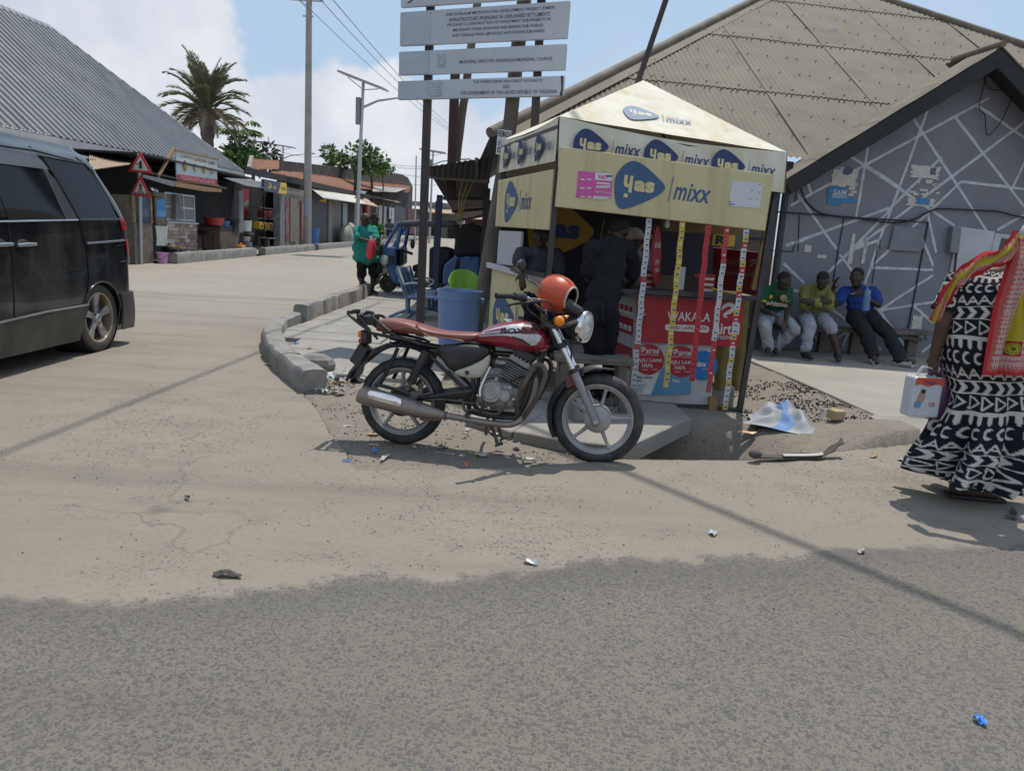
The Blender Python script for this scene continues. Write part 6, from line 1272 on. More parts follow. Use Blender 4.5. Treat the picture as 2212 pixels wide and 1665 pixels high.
lv_ = Fr(vl0-Vector((.045, 0, 0)), vl1-vl0, (0, 0, 1))
for (zx, zy) in ((192, 585), (298, 553), (425, 520)):
    u_, v_ = lv_.uv(ONP(*ZK(zx, zy), lv_.o, lv_.n)); logo(lv_, u_, v_, .22, ks, M_NAVY, M_YIN, M_NAVY)
def post(a, b_, w=.045): return MB().bar(a, b_, w, w, (0, 1, 0)).build('post', M_FRAME, ks)
pNL = AT(1208, 330, 6.12); fNL = Vector((AT(1162, 870, 6.12).x, 6.14, .03)); post(fNL, pNL)
pNR = AT(1676, 415, 6.33); fNR = AT(1597, 888, 6.33); post(fNR, pNR)
pFL = AT(1090, 330, 7.9); fFL = Vector((pFL.x-.03, 7.9, .03)); post(fFL, pFL); pFR = pNR+(FL-NL); fFR = fNR+(FL-NL)*1.0; fFR.z = .03; post(fFR, pFR)
for a_, b_ in ((NL, AP), (NR, AP), (FL, AP), (FR, AP)): MB().tube([a_-Vector((0, 0, .05)), b_-Vector((0, 0, .06))], .012, 6).build('rafter', M_FRAME, ks)
for a_, b_ in ((NL, NR), (FL, NL), (NR, FR), (FL, FR)): MB().bar(a_-Vector((0, 0, .08)), b_-Vector((0, 0, .08)), .03, .03).build('roof_rail', M_FRAME, ks)
MB().bar(AT(*ZC(330, 1510), 6.36), AT(*ZC(1210, 1590), 6.33), .05, .05).build('base_rail', M_FRAME, ks)
inn = pNR+Vector((-.10, .06, 0));
for z in (1070, 1180): a_ = AT(*ZK(2072, z), 6.33); MB().bar(a_, a_+Vector((-.17, .1, .0)), .025, .025).build('rung', M_FRAME, ks)
MB().bar(AT(*ZK(2045, 1100), 6.42), AT(*ZK(1990, 1373), 6.42)+Vector((-.02, 0, -.2)), .035, .035).build('inner_post', mat('ochre_steel', (.28, .18, .06), .6, var=.2), ks)
MB().bar(fNL+Vector((0, 0, 1.05)), fFL+Vector((0, 0, 1.05)), .04, .04).build('side_rail', M_FRAME, ks)
def board(pts, Ys, th, m, name, parent=ks, bev=.006):
    P_ = [AT(p[0], p[1], y) for p, y in zip(pts, Ys)]; f = Fr(P_[3], P_[2]-P_[3], P_[0]-P_[3]); uv = [f.uv(p) for p in (P_[3], P_[2], P_[1], P_[0])]
    return MB().prism(uv, f, -th, 0).build(name, m, parent, bevel=bev), f
fbd, F1 = board([ZK(580, 515), ZK(2103, 715), ZK(2040, 1118), ZK(540, 945)], [6.0, 6.18, 6.18, 6.0], .05, M_YB, 'front_board')
def fuv(f, fn, x, y): return f.uv(ONP(*fn(x, y), f.o, f.n))
e0 = fuv(F1, ZK, 1143, 800); ht = fuv(F1, ZK, 1090, 628)[1]-fuv(F1, ZK, 1040, 970)[1]
logo(F1, e0[0]+.01, e0[1], ht*.98, fbd)
def leaflet(f, fn, pts, m, name, parent, c=.002): return MB().prism([fuv(f, fn, *p) for p in pts], f, c, c+.002).build(name, m, parent)
M_PINK = mat('leaflet_pink', (.58, .10, .33), .6, var=.08)
lf = leaflet(F1, ZK, [(705, 690), (950, 710), (937, 885), (685, 880)], M_PINK, 'pink_leaflet', fbd)
leaflet(F1, ZK, [(825, 702), (948, 712), (942, 762), (820, 755)], M_WPR, 'leaflet_header', lf, .005); leaflet(F1, ZK, [(808, 868), (937, 876), (890, 896), (806, 892)], M_WPR, 'leaflet_footer', lf, .005)
for k in range(8): leaflet(F1, ZK, [(830+k*12.5, 794), (840+k*12.5, 795), (839+k*12.5, 814), (829+k*12.5, 813)], M_WPR, 'digit_box', lf, .005)
leaflet(F1, ZK, [(832, 770), (930, 778), (929, 790), (831, 782)], M_WPR, 'form_field', lf, .005)
for i in range(2):
    for j in range(3): leaflet(F1, ZK, [(718+i*48, 745+j*62), (748+i*48, 748+j*62), (747+i*48, 758+j*62), (717+i*48, 755+j*62)], M_WPR, 'step_tab', lf, .005)
text('LIPA', F1, *fuv(F1, ZK, 873, 733), M_PINK, lf, width=.07, height=.03, c=.009, rot=PI, bold=.03)
for k in range(3): leaflet(F1, ZK, [(905+k*14, 720), (915+k*14, 721), (914+k*14, 735), (904+k*14, 734)], M_NAVY, 'icon', lf, .009)
text('LIPA KWA SIMU', F1, *fuv(F1, ZK, 877, 843), M_WPR, lf, width=.13, height=.02, c=.006, rot=PI)
lw = leaflet(F1, ZK, [(1802, 755), (2023, 780), (1998, 958), (1775, 940)], mat('white_leaflet', (.58, .59, .62), .6, var=.04), 'white_leaflet', fbd)
for p in ((1782, 905), (1782, 922), (1796, 922), (1810, 922)): leaflet(F1, ZK, [p, (p[0]+9, p[1]+1), (p[0]+8, p[1]+12), (p[0]-1, p[1]+11)], M_LBLUE if p[0] > 1790 else M_NAVY, 'icon', lw, .005)
for p in ((1990, 785), (1935, 825), (1985, 840), (1925, 885), (1970, 885)): leaflet(F1, ZK, [p, (p[0]+18, p[1]+2), (p[0]+17, p[1]+6), (p[0]-1, p[1]+4)], M_FADE, 'mark', lw, .005)
lbd, F2 = board([ZK(130, 755), ZK(525, 675), ZK(490, 1112), ZK(108, 1085)], [7.75, 6.2, 6.2, 7.75], .04, M_YB, 'side_board')
e2 = fuv(F2, ZK, 232, 910); logo(F2, e2[0]-.02, e2[1], fuv(F2, ZK, 235, 765)[1]-fuv(F2, ZK, 195, 1055)[1], lbd)
board([ZK(135, 1115), ZK(295, 1122), ZK(275, 1373), ZK(118, 1355)], [7.75, 7.0, 7.0, 7.75], .03, mat('white_side_panel', (.45, .46, .49), .6, var=.04), 'side_panel')
ban, F3 = board([(1063, 575), (1176, 607), (1168, 765), (1052, 740)], [7.75, 6.55, 6.55, 7.75], .02, M_YB, 'side_banner')
e3 = F3.uv(ONP(1088, 683, F3.o, F3.n)); logo(F3, e3[0], e3[1]-.02, .47, ban, M_YAS, M_YIN, M_NAVY)
MB().bar(F3(-.02, F3.uv(AT(1063, 572, 7.75))[1], .01), F3(*F3.uv(AT(1178, 605, 6.55)), .01), .05, .05).build('banner_rail', mat('white_rail', (.5, .5, .52), .5), ks)
bb, F4 = board([(1085, 380), (1560, 470), (1540, 760), (1075, 720)], [7.9, 8.05, 8.05, 7.9], .02, mat('navy_banner', (.012, .014, .024), .8, var=.1), 'back_banner')
e4 = fuv(F4, ZK, 590, 1120); dim = mat('banner_yellow_dimmed', (.34, .20, .02), .7); logo(F4, e4[0], e4[1], .62, bb, dim, M_NAVY, dim)  # emblem yellow darkened to suit the dim back of the kiosk
ct_ = empty('counter', (0, 0, 0)); ct_.parent = ks
YC = 6.36
A0, A1, A2, A3 = AT(*ZC(398, 650), YC), AT(*ZC(1030, 690), YC), AT(*ZC(1000, 1535), YC), AT(*ZC(345, 1505), YC)
dpt = Vector((-.12, .55, 0))
n_ = [A0, A1, A2, A3]; MB().add(n_+[p+dpt for p in n_], [(0, 1, 2, 3), (7, 6, 5, 4), (0, 3, 7, 4), (1, 5, 6, 2), (0, 4, 5, 1), (3, 2, 6, 7)]).build('cabinet', M_CWH, ct_)
MB().bar(A0.lerp(A0+dpt, .4)+Vector((-.28, -.05, .03)), AT(*ZC(1300, 700), YC)+Vector((.02, .2, .03)), .62, .035).build('worktop', M_FRAME, ct_)
sf_ = Fr(A3+dpt, -dpt, A0-A3); Ld = dpt.length; hh = A0.z-A3.z
for k, (v0, v1, m) in enumerate(((.80, .96, M_WPR), (.62, .77, M_ARED), (.30, .5, M_ARED), (.08, .28, M_WPR))):
    q_ = MB().prism([(.1*Ld, v0*hh), (.95*Ld, v0*hh), (.95*Ld, v1*hh), (.1*Ld, v1*hh)], sf_, .003+k*.0002, .006).build('leaflet', m, ct_)
    for j in range(4): MB().prism([((.15+.2*j)*Ld, (v0+.03)*hh), ((.30+.2*j)*Ld, (v0+.03)*hh), ((.30+.2*j)*Ld, (v0+.08)*hh), ((.15+.2*j)*Ld, (v0+.08)*hh)], sf_, .0065, .008).build('tab', M_WPR if m is M_ARED else M_ARED, q_)
CF = Fr(A3+Vector((0, -.004, 0)), A2-A3, A0-A3)
rb, F5 = board([ZC(405, 660), ZC(1267, 712), ZC(1224, 1070), ZC(398, 1030)], [YC-.03]*4, .015, M_ARED, 'red_banner', ks, 0)
def ft(s, x, y, w, h, m=M_WPR, parent=None, f=F5, **k):
    a_ = fuv(f, ZC, x, y); ww = fuv(f, ZC, x+w/2, y)[0]-fuv(f, ZC, x-w/2, y)[0]; h2 = fuv(f, ZC, x, y-h/2)[1]-fuv(f, ZC, x, y+h/2)[1]; k.setdefault('rot', math.radians(.8)); return text(s, f, a_[0], a_[1], m, parent or rb, width=ww, height=h2, **k)
ft('WAKALA', 818, 828, 345, 72, bold=.012)
pill = [fuv(F5, ZC, *p) for p in ((640, 888), (960, 900), (978, 915), (978, 945), (962, 956), (642, 938), (627, 925), (627, 900))]; plo = MB().prism(pill, F5, .002, .004).build('white_pill', M_WPR, rb)
ft('SAJILI LAINI HAPA', 812, 922, 305, 40, M_ARED, plo, c=.006, bold=.012)
ft('airtel', 1125, 925, 195, 92, bold=.02); ft('money', 1112, 1002, 150, 45)
def swoosh(f, fn, x, y, s, parent, m=M_WPR, c=.003):
    pts = [(-.42, .42), (-.25, .18), (.05, .05), (.32, .12), (.36, .32), (.15, .52), (-.18, .70), (-.22, .86), (-.02, .92)]; w = [.03, .10, .13, .13, .13, .13, .10, .06, .02]
    P3 = spline([(x+p[0]*s, y+p[1]*s, 0) for p in pts], 5); W3 = [w[min(int(i/5), 8)]*(1-(i % 5)/5)+w[min(int(i/5)+1, 8)]*((i % 5)/5) for i in range(len(P3))]; L_, R_ = [], []
    for i, p in enumerate(P3):
        d = (P3[min(i+1, len(P3)-1)]-P3[max(i-1, 0)]); d.normalize(); nn = Vector((-d.y, d.x, 0)); L_.append(fuv(f, fn, *(p+nn*W3[i]*s)[:2])); R_.append(fuv(f, fn, *(p-nn*W3[i]*s)[:2]))
    b = MB()
    for i in range(len(P3)-1): b.add([f(*L_[i], c), f(*L_[i+1], c), f(*R_[i+1], c), f(*R_[i], c)], [(0, 1, 2, 3)])
    return b.build('loop_mark', m, parent, weld=True)
swoosh(F5, ZC, 1130, 725, 118, rb);
ph = MB().prism([fuv(F5, ZC, *p) for p in ((425, 742), (485, 748), (480, 885), (418, 878))], F5, .002, .004).build('phone_print', mat('deep_red', (.25, .012, .02), .5), rb)
ft('airtel', 452, 805, 42, 20, M_WPR, ph, c=.006); swoosh(F5, ZC, 452, 765, 26, ph, c=.006)
def disc(f, fn, x, y, r, m, name, parent, c): return MB().prism([fuv(f, fn, x+r*math.cos(t), y+r*math.sin(t)) for t in [-2*PI*k/36 for k in range(36)]], f, c, c+.002).build(name, m, parent)
po = MB().prism([fuv(CF, ZC, *p) for p in ((365, 1240), (720, 1240), (835, 1300), (830, 1448), (515, 1455), (365, 1440))], CF, .003, .005).build('paper_poster', M_WPR, ct_)
MB().prism([fuv(CF, ZC, *p) for p in ((600, 1230), (840, 1280), (830, 1448), (512, 1455))], CF, .006, .008).build('blue_print', M_LBLUE, po)
ft('Ufikie ndoto', 452, 1310, 145, 24, M_NAVY, po, CF, c=.009, bold=.015, shear=.15); ft('yako!', 412, 1338, 66, 24, M_NAVY, po, CF, c=.009, bold=.015, shear=.15)
for k in range(5): leaflet(CF, ZC, [(372, 1365+k*14), (372+110-10*k, 1368+k*14), (372+110-10*k, 1371+k*14), (372, 1368+k*14)], M_FADE, 'small_print', po, .009)
ft('Pesa', 715, 1338, 55, 30, M_WPR, po, CF, c=.009, bold=.02)
d1 = disc(CF, ZC, 495, 1168, 122, M_ARED, 'red_sticker', ct_, .010); d2 = disc(CF, ZC, 755, 1185, 125, M_ARED, 'red_sticker', ct_, .010); d3 = disc(CF, ZC, 930, 1217, 118, mat('mixx_blue', (.02, .16, .42), .55, var=.05), 'blue_sticker', ct_, .0075)
for d_, x, y in ((d1, 495, 1168), (d2, 755, 1185)):
    ft('airtel', x+30, y-70, 105, 42, M_WPR, d_, CF, c=.014, bold=.015); swoosh(CF, ZC, x-48, y-97, 44, d_, c=.014); ft('A REASON TO IMAGINE', x, y-38, 155, 12, M_WPR, d_, CF, c=.014)
    ft('SAJILI LAINI', x-3, y+10, 208, 36, M_WPR, d_, CF, c=.014, bold=.012); ft('HAPA', x-10, y+48, 88, 34, M_WPR, d_, CF, c=.014, bold=.012)
    for q_ in (-55, 25): leaflet(CF, ZC, [(x+q_, y+78), (x+q_+48, y+80), (x+q_+48, y+84), (x+q_, y+82)], M_WPR, 'underline', d_, .0125)
ft('mixx', 905, 1205, 105, 44, M_WPR, d3, CF, c=.0105, bold=.04, shear=.1); ft('by yas', 955, 1245, 60, 16, M_WPR, d3, CF, c=.0105)
b = MB(); b.grid(14, 14, lambda u, v: AT(*ZC(1020+u*(285-60*v), 690+v*720+u*10), YC+.02+.05*math.sin(u*11+v*2)*v+.25*u)); b.build('brown_cloth', mat('ochre_cloth', (.13, .095, .02), .85, var=.25, vs=5), ks, smooth=180)
MB().tube(spline([AT(*ZC(1000, 605), 6.5), AT(*ZC(1150, 640), 6.4), AT(*ZC(1300, 670), 6.3)], 5), .012, 8).build('yellow_strut', M_YELP, ks, smooth=60)
MB().box(AT(*ZC(1005, 1540), 6.34), (.07, .06, .16)).build('yellow_bracket', mat('ochre_steel', (.28, .18, .06), .6), ks)
rp_, F6 = board([ZC(1010, 272), ZC(1392, 312), ZC(1352, 662), ZC(1000, 600)], [7.6, 6.75, 6.75, 7.6], .02, mat('dimmed_red', (.19, .012, .018), .6, var=.08), 'inner_red_panel')  # panel red and its white print darkened for the dim kiosk interior
for s_, x, y, w, h in (('WAKALA', 1165, 390, 110, 50), ('SAJILI LAINI HAPA', 1110, 475, 190, 36), ('airtel', 1310, 485, 70, 46)): ft(s_, x, y, w, h, mat('dimmed_white', (.25, .22, .22), .6), rp_, F6, c=.004)
swoosh(F6, ZC, 1330, 370, 62, rp_, mat('dimmed_white', (.25, .22, .22), .6))
def goods(name, x, y, s, m, lab, cat, Y=6.62):
    p = AT(*ZC(x, y), Y); o = MB().box((0, 0, s[2]/2), s).build(name, m, bevel=.003); o.location = (p.x, Y, p.z); return tag(o, lab, cat)
zt0 = AT(*ZC(600, 640), 6.62).z
o = goods('leaflet_stand', 490, 640, (.09, .06, .20), M_ARED, 'red and white leaflet stand at the left of the counter top', 'leaflet stand');
for k in range(3): MB().box((0, -.032, .05+.055*k), (.075, .003, .025)).build('form_field', M_WPR, o)
o = goods('leaflet_stand', 925, 640, (.19, .05, .17), M_ARED, 'wider red leaflet stand at the right of the counter top', 'leaflet stand')
for k in range(3): MB().box((.04, -.027, .03+.05*k), (.09, .003, .022)).build('form_field', M_WPR, o)
goods('cardboard_box', 600, 640, (.2, .15, .16), mat('dim_cardboard', (.10, .07, .05), .9), 'brown cardboard box on the counter behind the card strips', 'box'); goods('cardboard_box', 820, 640, (.12, .12, .15), mat('dark_cardboard', (.05, .035, .03), .9), 'dark brown box on the counter beside the red stand', 'box')
goods('card_reader', 745, 612, (.06, .04, .20), M_WHP, 'upright white device standing on the counter', 'device', 6.55)
yb_ = goods('yellow_sign', 1090, 262, (.22, .02, .11), M_YELP, 'small yellow sign at the back right of the kiosk', 'sign', 7.4); text('R', Fr((0, -.012, .055), (1, 0, 0), (0, 0, 1)), -.03, 0, M_BLKP, yb_, width=.10, height=.09, c=.002, bold=.04)
goods('brown_shelf', 900, 160, (.75, .1, .20), mat('brown_panel', (.16, .10, .04), .8, var=.2), 'brown panel hung behind the front board', 'panel', 7.2)
ov = empty('hanging_sign', AT(*ZC(580, 100), 6.5), label='red oval sign hanging edge on under the front board', cat='sign')
of = Fr((0, 0, -.26), Vector((.45, .9, 0)), (-.08, 0, 1)); MB().prism([(.13*math.cos(t), .26*math.sin(t)) for t in [2*PI*k/32 for k in range(32)]], of, -.008, .008).build('oval', M_ARED, ov)
text('airtel', of, 0, .1, M_WPR, ov, width=.17, c=.010, bold=.02); text('LIPA', of, 0, -.05, M_WPR, ov, width=.12, c=.010, bold=.02); text('HAPA', of, 0, -.12, M_WPR, ov, width=.12, c=.010, bold=.02)
for s in (-.05, .05): MB().tube([of(s, .25), Vector((.05, .05, .15))], .004, 5).build('cord', M_BLKP, ov)
bl_ = AT(*ZC(648, 62), 6.4); o = empty('light_bulb', bl_, label='small pale bulb hanging under the front board', cat='bulb'); MB().lathe([(0, -.06), (.016, -.055), (.022, -.03), (.012, .0), (.01, .02)], (0, 0, 0), (0, 0, 1), 14).build('glass', mat('bulb_glass', (.6, .7, .75), .1), o, smooth=60)
M_KW = mat('card_white', (.50, .51, .52), .5, var=.05); M_KR = mat('card_red', (.44, .03, .035), .5, var=.05); M_KY = mat('card_yellow', (.55, .42, .06), .5, var=.05); M_KB = mat('card_blue', (.03, .10, .3), .5); M_KD = mat('card_dark', (.13, .13, .14), .5)
def strip(a_, c_, n, w, cols, label, Y=6.12):
    A_, C_ = AT(*ZC(*a_), Y), AT(*ZC(*c_), Y); o = empty('card_strip', A_, label=label, cat='card strip', group='recharge card strips'); d = (C_-A_); L_ = d.length/n
    f = Fr((0, 0, 0), Vector((1, .05, 0)), -d); me = {}
    for k in range(n):
        cm, pm = cols(k); key = (cm.name, pm.name); base = f(0, -(k+.5)*L_, 0); tw = .10*math.sin(k*.7)
        if key not in me:
            f0 = Fr((0, 0, 0), f.u, f.v); m1 = MB().prism([(-w/2, -L_*.48), (w/2, -L_*.48), (w/2, L_*.48), (-w/2, L_*.48)], f0, -.001, .001).mesh('card'); m1.materials.append(cm)
            m2 = MB().prism([(-w*.2, -L_*.22), (w*.34, -L_*.22), (w*.34, L_*.06), (-w*.2, L_*.06)], f0, .0015, .002).mesh('print'); m2.materials.append(pm); me[key] = (m1, m2)
        q_ = bpy.data.objects.new('card', me[key][0]); C.objects.link(q_); q_.parent = o; q_.location = base+Vector((.003*math.sin(k*1.3), .004*math.sin(k*.9), 0)); q_.rotation_euler = (0, 0, tw)
        r_ = bpy.data.objects.new('print', me[key][1]); C.objects.link(r_); r_.parent = q_
strip((500, 40), (345, 1395), 30, .046, lambda k: (M_KR, M_KD) if k in (10, 22) else (M_KW, M_KD), 'leftmost card strip, almost all white')
strip((768, 70), (612, 1392), 28, .045, lambda k: (M_KY, M_KB if k % 3 else M_KW), 'yellow card strip with dark blue prints')
strip((975, 95), (802, 1342), 26, .046, lambda k: (M_KR, mat('card_deepred', (.24, .02, .03), .5)), 'plain red card strip in the middle of the five')
strip((1125, 110), (950, 1432), 28, .044, lambda k: (M_KR if k < 6 or k > 18 else M_KW, M_KD if k % 4 else M_KW), 'card strip that is red at both ends and white between')
strip((1280, 130), (1085, 1572), 30, .046, lambda k: ((M_KY, M_KB) if k % 4 == 1 else (M_KR, M_KW) if k % 4 == 2 and k < 20 else (M_KW, M_KD)), 'rightmost and longest card strip of mixed colours')
stl = empty('wooden_stool', (0, 0, 0), label='rough wooden stool behind the motorcycle front wheel', cat='stool')
sc_ = Vector((.52, 5.75, .0)); MB().box(sc_+Vector((.12, .1, .46)), (.62, .34, .045)).build('seat', M_WOODG, stl, bevel=.006)
for x, y in ((-.15, -.03), (.38, -.03), (-.15, .23), (.38, .23)): MB().bar(sc_+Vector((x, y, .04)), sc_+Vector((x*.85+.02, y, .44)), .07, .05, (0, 1, 0)).build('leg', M_WOODG, stl)
MB().box(sc_+Vector((-.14, .1, .26)), (.04, .25, .36)).build('side_board', M_WOODG, stl)
o = MB().box((.56, 5.45, .12), (.20, .14, .17), Matrix.Rotation(.3, 3, 'Z')).build('concrete_block', M_KERB, bevel=.02); tag(o, 'small concrete block on the slab seen through the front wheel', 'block')
M_SB = mat('faded_sign_white', (.46, .49, .53), .55, var=.05, vs=2, dirt=((.38, .41, .46), .5, 1.5), streak=((.42, .34, .22), .18, 6)); M_SBT = mat('sign_ink', (.05, .06, .08), .7, var=.2, vs=20); M_SBL = mat('sign_faded_blue', (.40, .44, .50), .55, var=.05, vs=3); M_SBW = mat('sign_ghost', (.50, .53, .57), .6)
pj = empty('project_sign', (0, 0, 0), label='stack of faded project notice boards on two dark steel posts', cat='sign')
def sy_(zx): return 9.35-(zx-150)/2000*.85
def sb(pts): return board([ZS(*p) for p in pts], [sy_(p[0]) for p in pts], .05, M_SB, 'notice_board', pj, .004)
b1, S1 = sb([(170, -240), (2190, -380), (2170, -45), (165, 92)]); b2, S2 = sb([(163, 150), (2163, 10), (2130, 455), (155, 548)]); b3, S3 = sb([(147, 618), (2123, 522), (2105, 830), (143, 895)]); b4, S4 = sb([(135, 965), (2095, 900), (2085, 1138), (133, 1185)])
def st_(s, f, x, y, w, h, parent, m=M_SBT, slope=0.0, **k):
    a_ = fuv(f, ZS, x, y); ww = (fuv(f, ZS, x+w/2, y)[0]-fuv(f, ZS, x-w/2, y)[0]); h2 = fuv(f, ZS, x, y-h/2)[1]-fuv(f, ZS, x, y+h/2)[1]; return text(s, f, a_[0], a_[1], m, parent, width=ww, height=h2, rot=slope, **k)
def lev(f, xa, ya, xb, yb): a_, c_ = fuv(f, ZS, xa, ya), fuv(f, ZS, xb, yb); return math.atan2(c_[1]-a_[1], c_[0]-a_[0])
r2_ = lev(S2, 690, 185, 1970, 100)
for s_, x, y, w in (('DAR ES SALAAM METROPOLITAN DEVELOPMENT PROJECT (DMDP)', 1330, 142, 1280), ('INFRASTRUCTURE UPGRADING IN UNPLANNED SETTLEMENTS', 1322, 206, 1190), ('PACKAGE 5: CONSTRUCTION OF INVESTMENT SUB-PROJECTS IN', 1315, 271, 1215), ('MBURAHATI WARD (KISIWANI AND BARAFU SUB-WARDS)', 1308, 338, 1065), ('AND TANDALE WARD (MTOGOLE AND SOKONI SUB-WARD)', 1308, 403, 1090)): st_(s_, S2, x, y, w, 46, b2, slope=r2_, bold=.006)
st_('MUNICIPAL DIRECTOR, KINONDONI MUNICIPAL COUNCIL', S3, 1402, 722, 1100, 44, b3, slope=lev(S3, 850, 742, 1950, 700), bold=.006)
r4 = lev(S4, 860, 1105, 2000, 1085)
for s_, x, y, w in (('THE WORLD BANK (IDA CREDIT NO.5585TZ)', 1428, 970, 820), ('AND', 1418, 1030, 80), ('THE GOVERNMENT OF THE UNITED REPUBLIC OF TANZANIA', 1430, 1097, 1145)): st_(s_, S4, x, y, w, 42, b4, slope=r4, bold=.006)
for f, bo, pts, s_, x, y, w in ((S2, b2, [(165, 155), (525, 128), (515, 525), (158, 542)], 'PROJECT', 335, 345, 250), (S3, b3, [(150, 625), (512, 605), (505, 878), (146, 890)], 'EMPLOYER', 325, 757, 310), (S4, b4, [(138, 968), (500, 955), (492, 1172), (135, 1180)], 'FINANCED', 310, 1040, 280)):
    q_ = leaflet(f, ZS, pts, M_SBL, 'faded_field', bo); st_(s_, f, x, y, w, 45, q_, M_SBW, slope=.02, c=.006)
st_('BY', S4, 305, 1118, 60, 42, b4, M_SBW, c=.006)
q_ = leaflet(S4, ZS, [(512, 972), (655, 965), (650, 1142), (508, 1150)], mat('globe_blue', (.28, .38, .48), .6), 'globe_emblem', b4)
gc, gr = fuv(S4, ZS, 582, 1058), .5*(fuv(S4, ZS, 582, 980)[1]-fuv(S4, ZS, 582, 1140)[1])
for k, (rx_, ry_) in enumerate(((1, 1), (.55, 1), (.1, 1))): MB().tube([S4(gc[0]+gr*rx_*math.cos(t), gc[1]+gr*ry_*math.sin(t), .006) for t in [2*PI*j/28 for j in range(28)]], .005, 5, closed=True).build('globe_line', M_SBW, q_)
for v in (-.45, 0, .45): MB().tube([S4(gc[0]-gr*math.cos(math.asin(v)), gc[1]+gr*v, .006), S4(gc[0]+gr*math.cos(math.asin(v)), gc[1]+gr*v, .006)], .004, 5).build('globe_line', M_SBW, q_)
cr_ = mat('ghost_crest', (.40, .41, .44), .6)
for pts in ([(600, 660), (620, 645), (640, 665)], [(660, 665), (685, 642), (705, 660)], [(612, 670), (605, 710), (612, 760), (640, 790)], [(690, 670), (695, 720), (690, 760), (655, 795)], [(625, 690), (650, 680), (675, 695), (670, 760), (648, 780), (628, 755), (625, 690)], [(590, 790), (650, 800), (700, 785)]):
    MB().tube([S3(*fuv(S3, ZS, *p), .003) for p in pts], .005, 5).build('crest_line', cr_, b3)
leaflet(S1, ZS, [(240, 40), (300, 0), (320, -40), (355, -60), (320, 0), (275, 40)], M_SBT, 'bent_mark', b1)
leaflet(S4, ZS, [(2065, 905), (2095, 900), (2085, 1138), (2050, 1138), (2072, 1050)], mat('rust_edge', (.06, .045, .04), .8), 'peeled_edge', b4)
for a_, c_, nm in (((535, -300), (470, 1640), 0), ((1850, -300), (1745, 1640), 1)):
    yy = sy_(a_[0])+.13; A_ = AT(*ZS(*a_), yy); B_ = AT(*ZS(*c_), yy); d = (B_-A_).normalized(); B_ = B_+d*((B_.z-.0)/-d.z)
    MB().bar(A_-d*.6, B_, .095, .095, (0, 1, 0)).build('post', mat('dark_steel', (.055, .045, .045), .6, .2, var=.2, vs=3, dirt=((.10, .06, .045), .5, 5)), pj)
def tpole(name, pts, Y, r, label, m=M_WOODG, ext=True, wob_=.012):
    P_ = [AT(*p, Y) for p in pts]
    if ext:
        d = (P_[-1]-P_[-2]).normalized(); P_.append(P_[-1]+d*((P_[-1].z)/-d.z))
    q_ = spline(P_, 6); o = empty(name, q_[-1], label=label, cat='pole'); rr = [r*(1+.08*nz3(i*.7, 1))+0 for i in range(len(q_))]; MB().tube([p-q_[-1] for p in q_], rr, 12).build('shaft', m, o, smooth=60); return o
tpole('timber_pole', [ZS(1650, -160), ZS(1540, 700), ZS(1440, 1640), Z4(1130, 1600)], 9.0, .082, 'thick weathered timber pole behind the notice boards')
tpole('timber_pole', [ZS(1110, -200), ZS(1000, 560), ZS(925, 1150), ZS(900, 1300), Z4(600, 500)], 13.2, .07, 'thinner crooked timber pole left of the thick one', ext=False)
A_, B_ = AT(*ZS(800, 1160), 13.0), AT(*Z4(555, 500), 13.0); o = empty('red_post', Vector((B_.x, 13.0, 0)), label='dark red ribbed metal post standing in the shed roof', cat='post'); MB().bar(A_-Vector((B_.x, 13, -.7)), Vector((-.02, 0, 2.0)), .15, .12, (0, 1, 0)).build('shaft', mat('dark_red_sheet', (.07, .03, .03), .7, var=.2), o)
for k in range(4): MB().bar(A_-Vector((B_.x+.055-.037*k, 13.06, -.7)), Vector((-.075+.037*k, -.06, 2.0)), .014, .02, (0, 1, 0)).build('rib', mat('dark_red_sheet', (.07, .03, .03), .7), o)
A_, B_ = AT(1442, -10, 8.4), AT(1378, 178, 8.4); d = (B_-A_).normalized(); o = tag(MB().tube([A_-d*1.2, B_+d*1.2, B_+d*2.4], [.03, .03, .03], 8).build('leaning_bar', mat('rust_bar', (.05, .038, .034), .7, var=.2)), 'dark steel bar leaning up behind the canopy peak', 'bar')
ad = empty('pinned_advert', (0, 0, 0), label='white advert sheet with phone number nailed to the timber pole', cat='poster'); adb, S7 = board([Z4(1220, 20), Z4(1420, 45), Z4(1395, 420), Z4(1185, 390)], [8.85]*4, .008, M_WPR, 'sheet', ad, 0)
def at4(s_, x, y, w, h, m):
    a_ = fuv(S7, Z4, x, y); ww = fuv(S7, Z4, x+w/2, y)[0]-fuv(S7, Z4, x-w/2, y)[0]; h2 = fuv(S7, Z4, x, y-h/2)[1]-fuv(S7, Z4, x, y+h/2)[1]; text(s_, S7, a_[0], a_[1], m, ad, width=ww, height=h2, bold=.02)
at4('FREEMASON', 1315, 95, 185, 95, M_SBK); at4('6666', 1300, 225, 165, 110, M_LBLUE); at4('0712', 1285, 335, 160, 95, M_SBK)
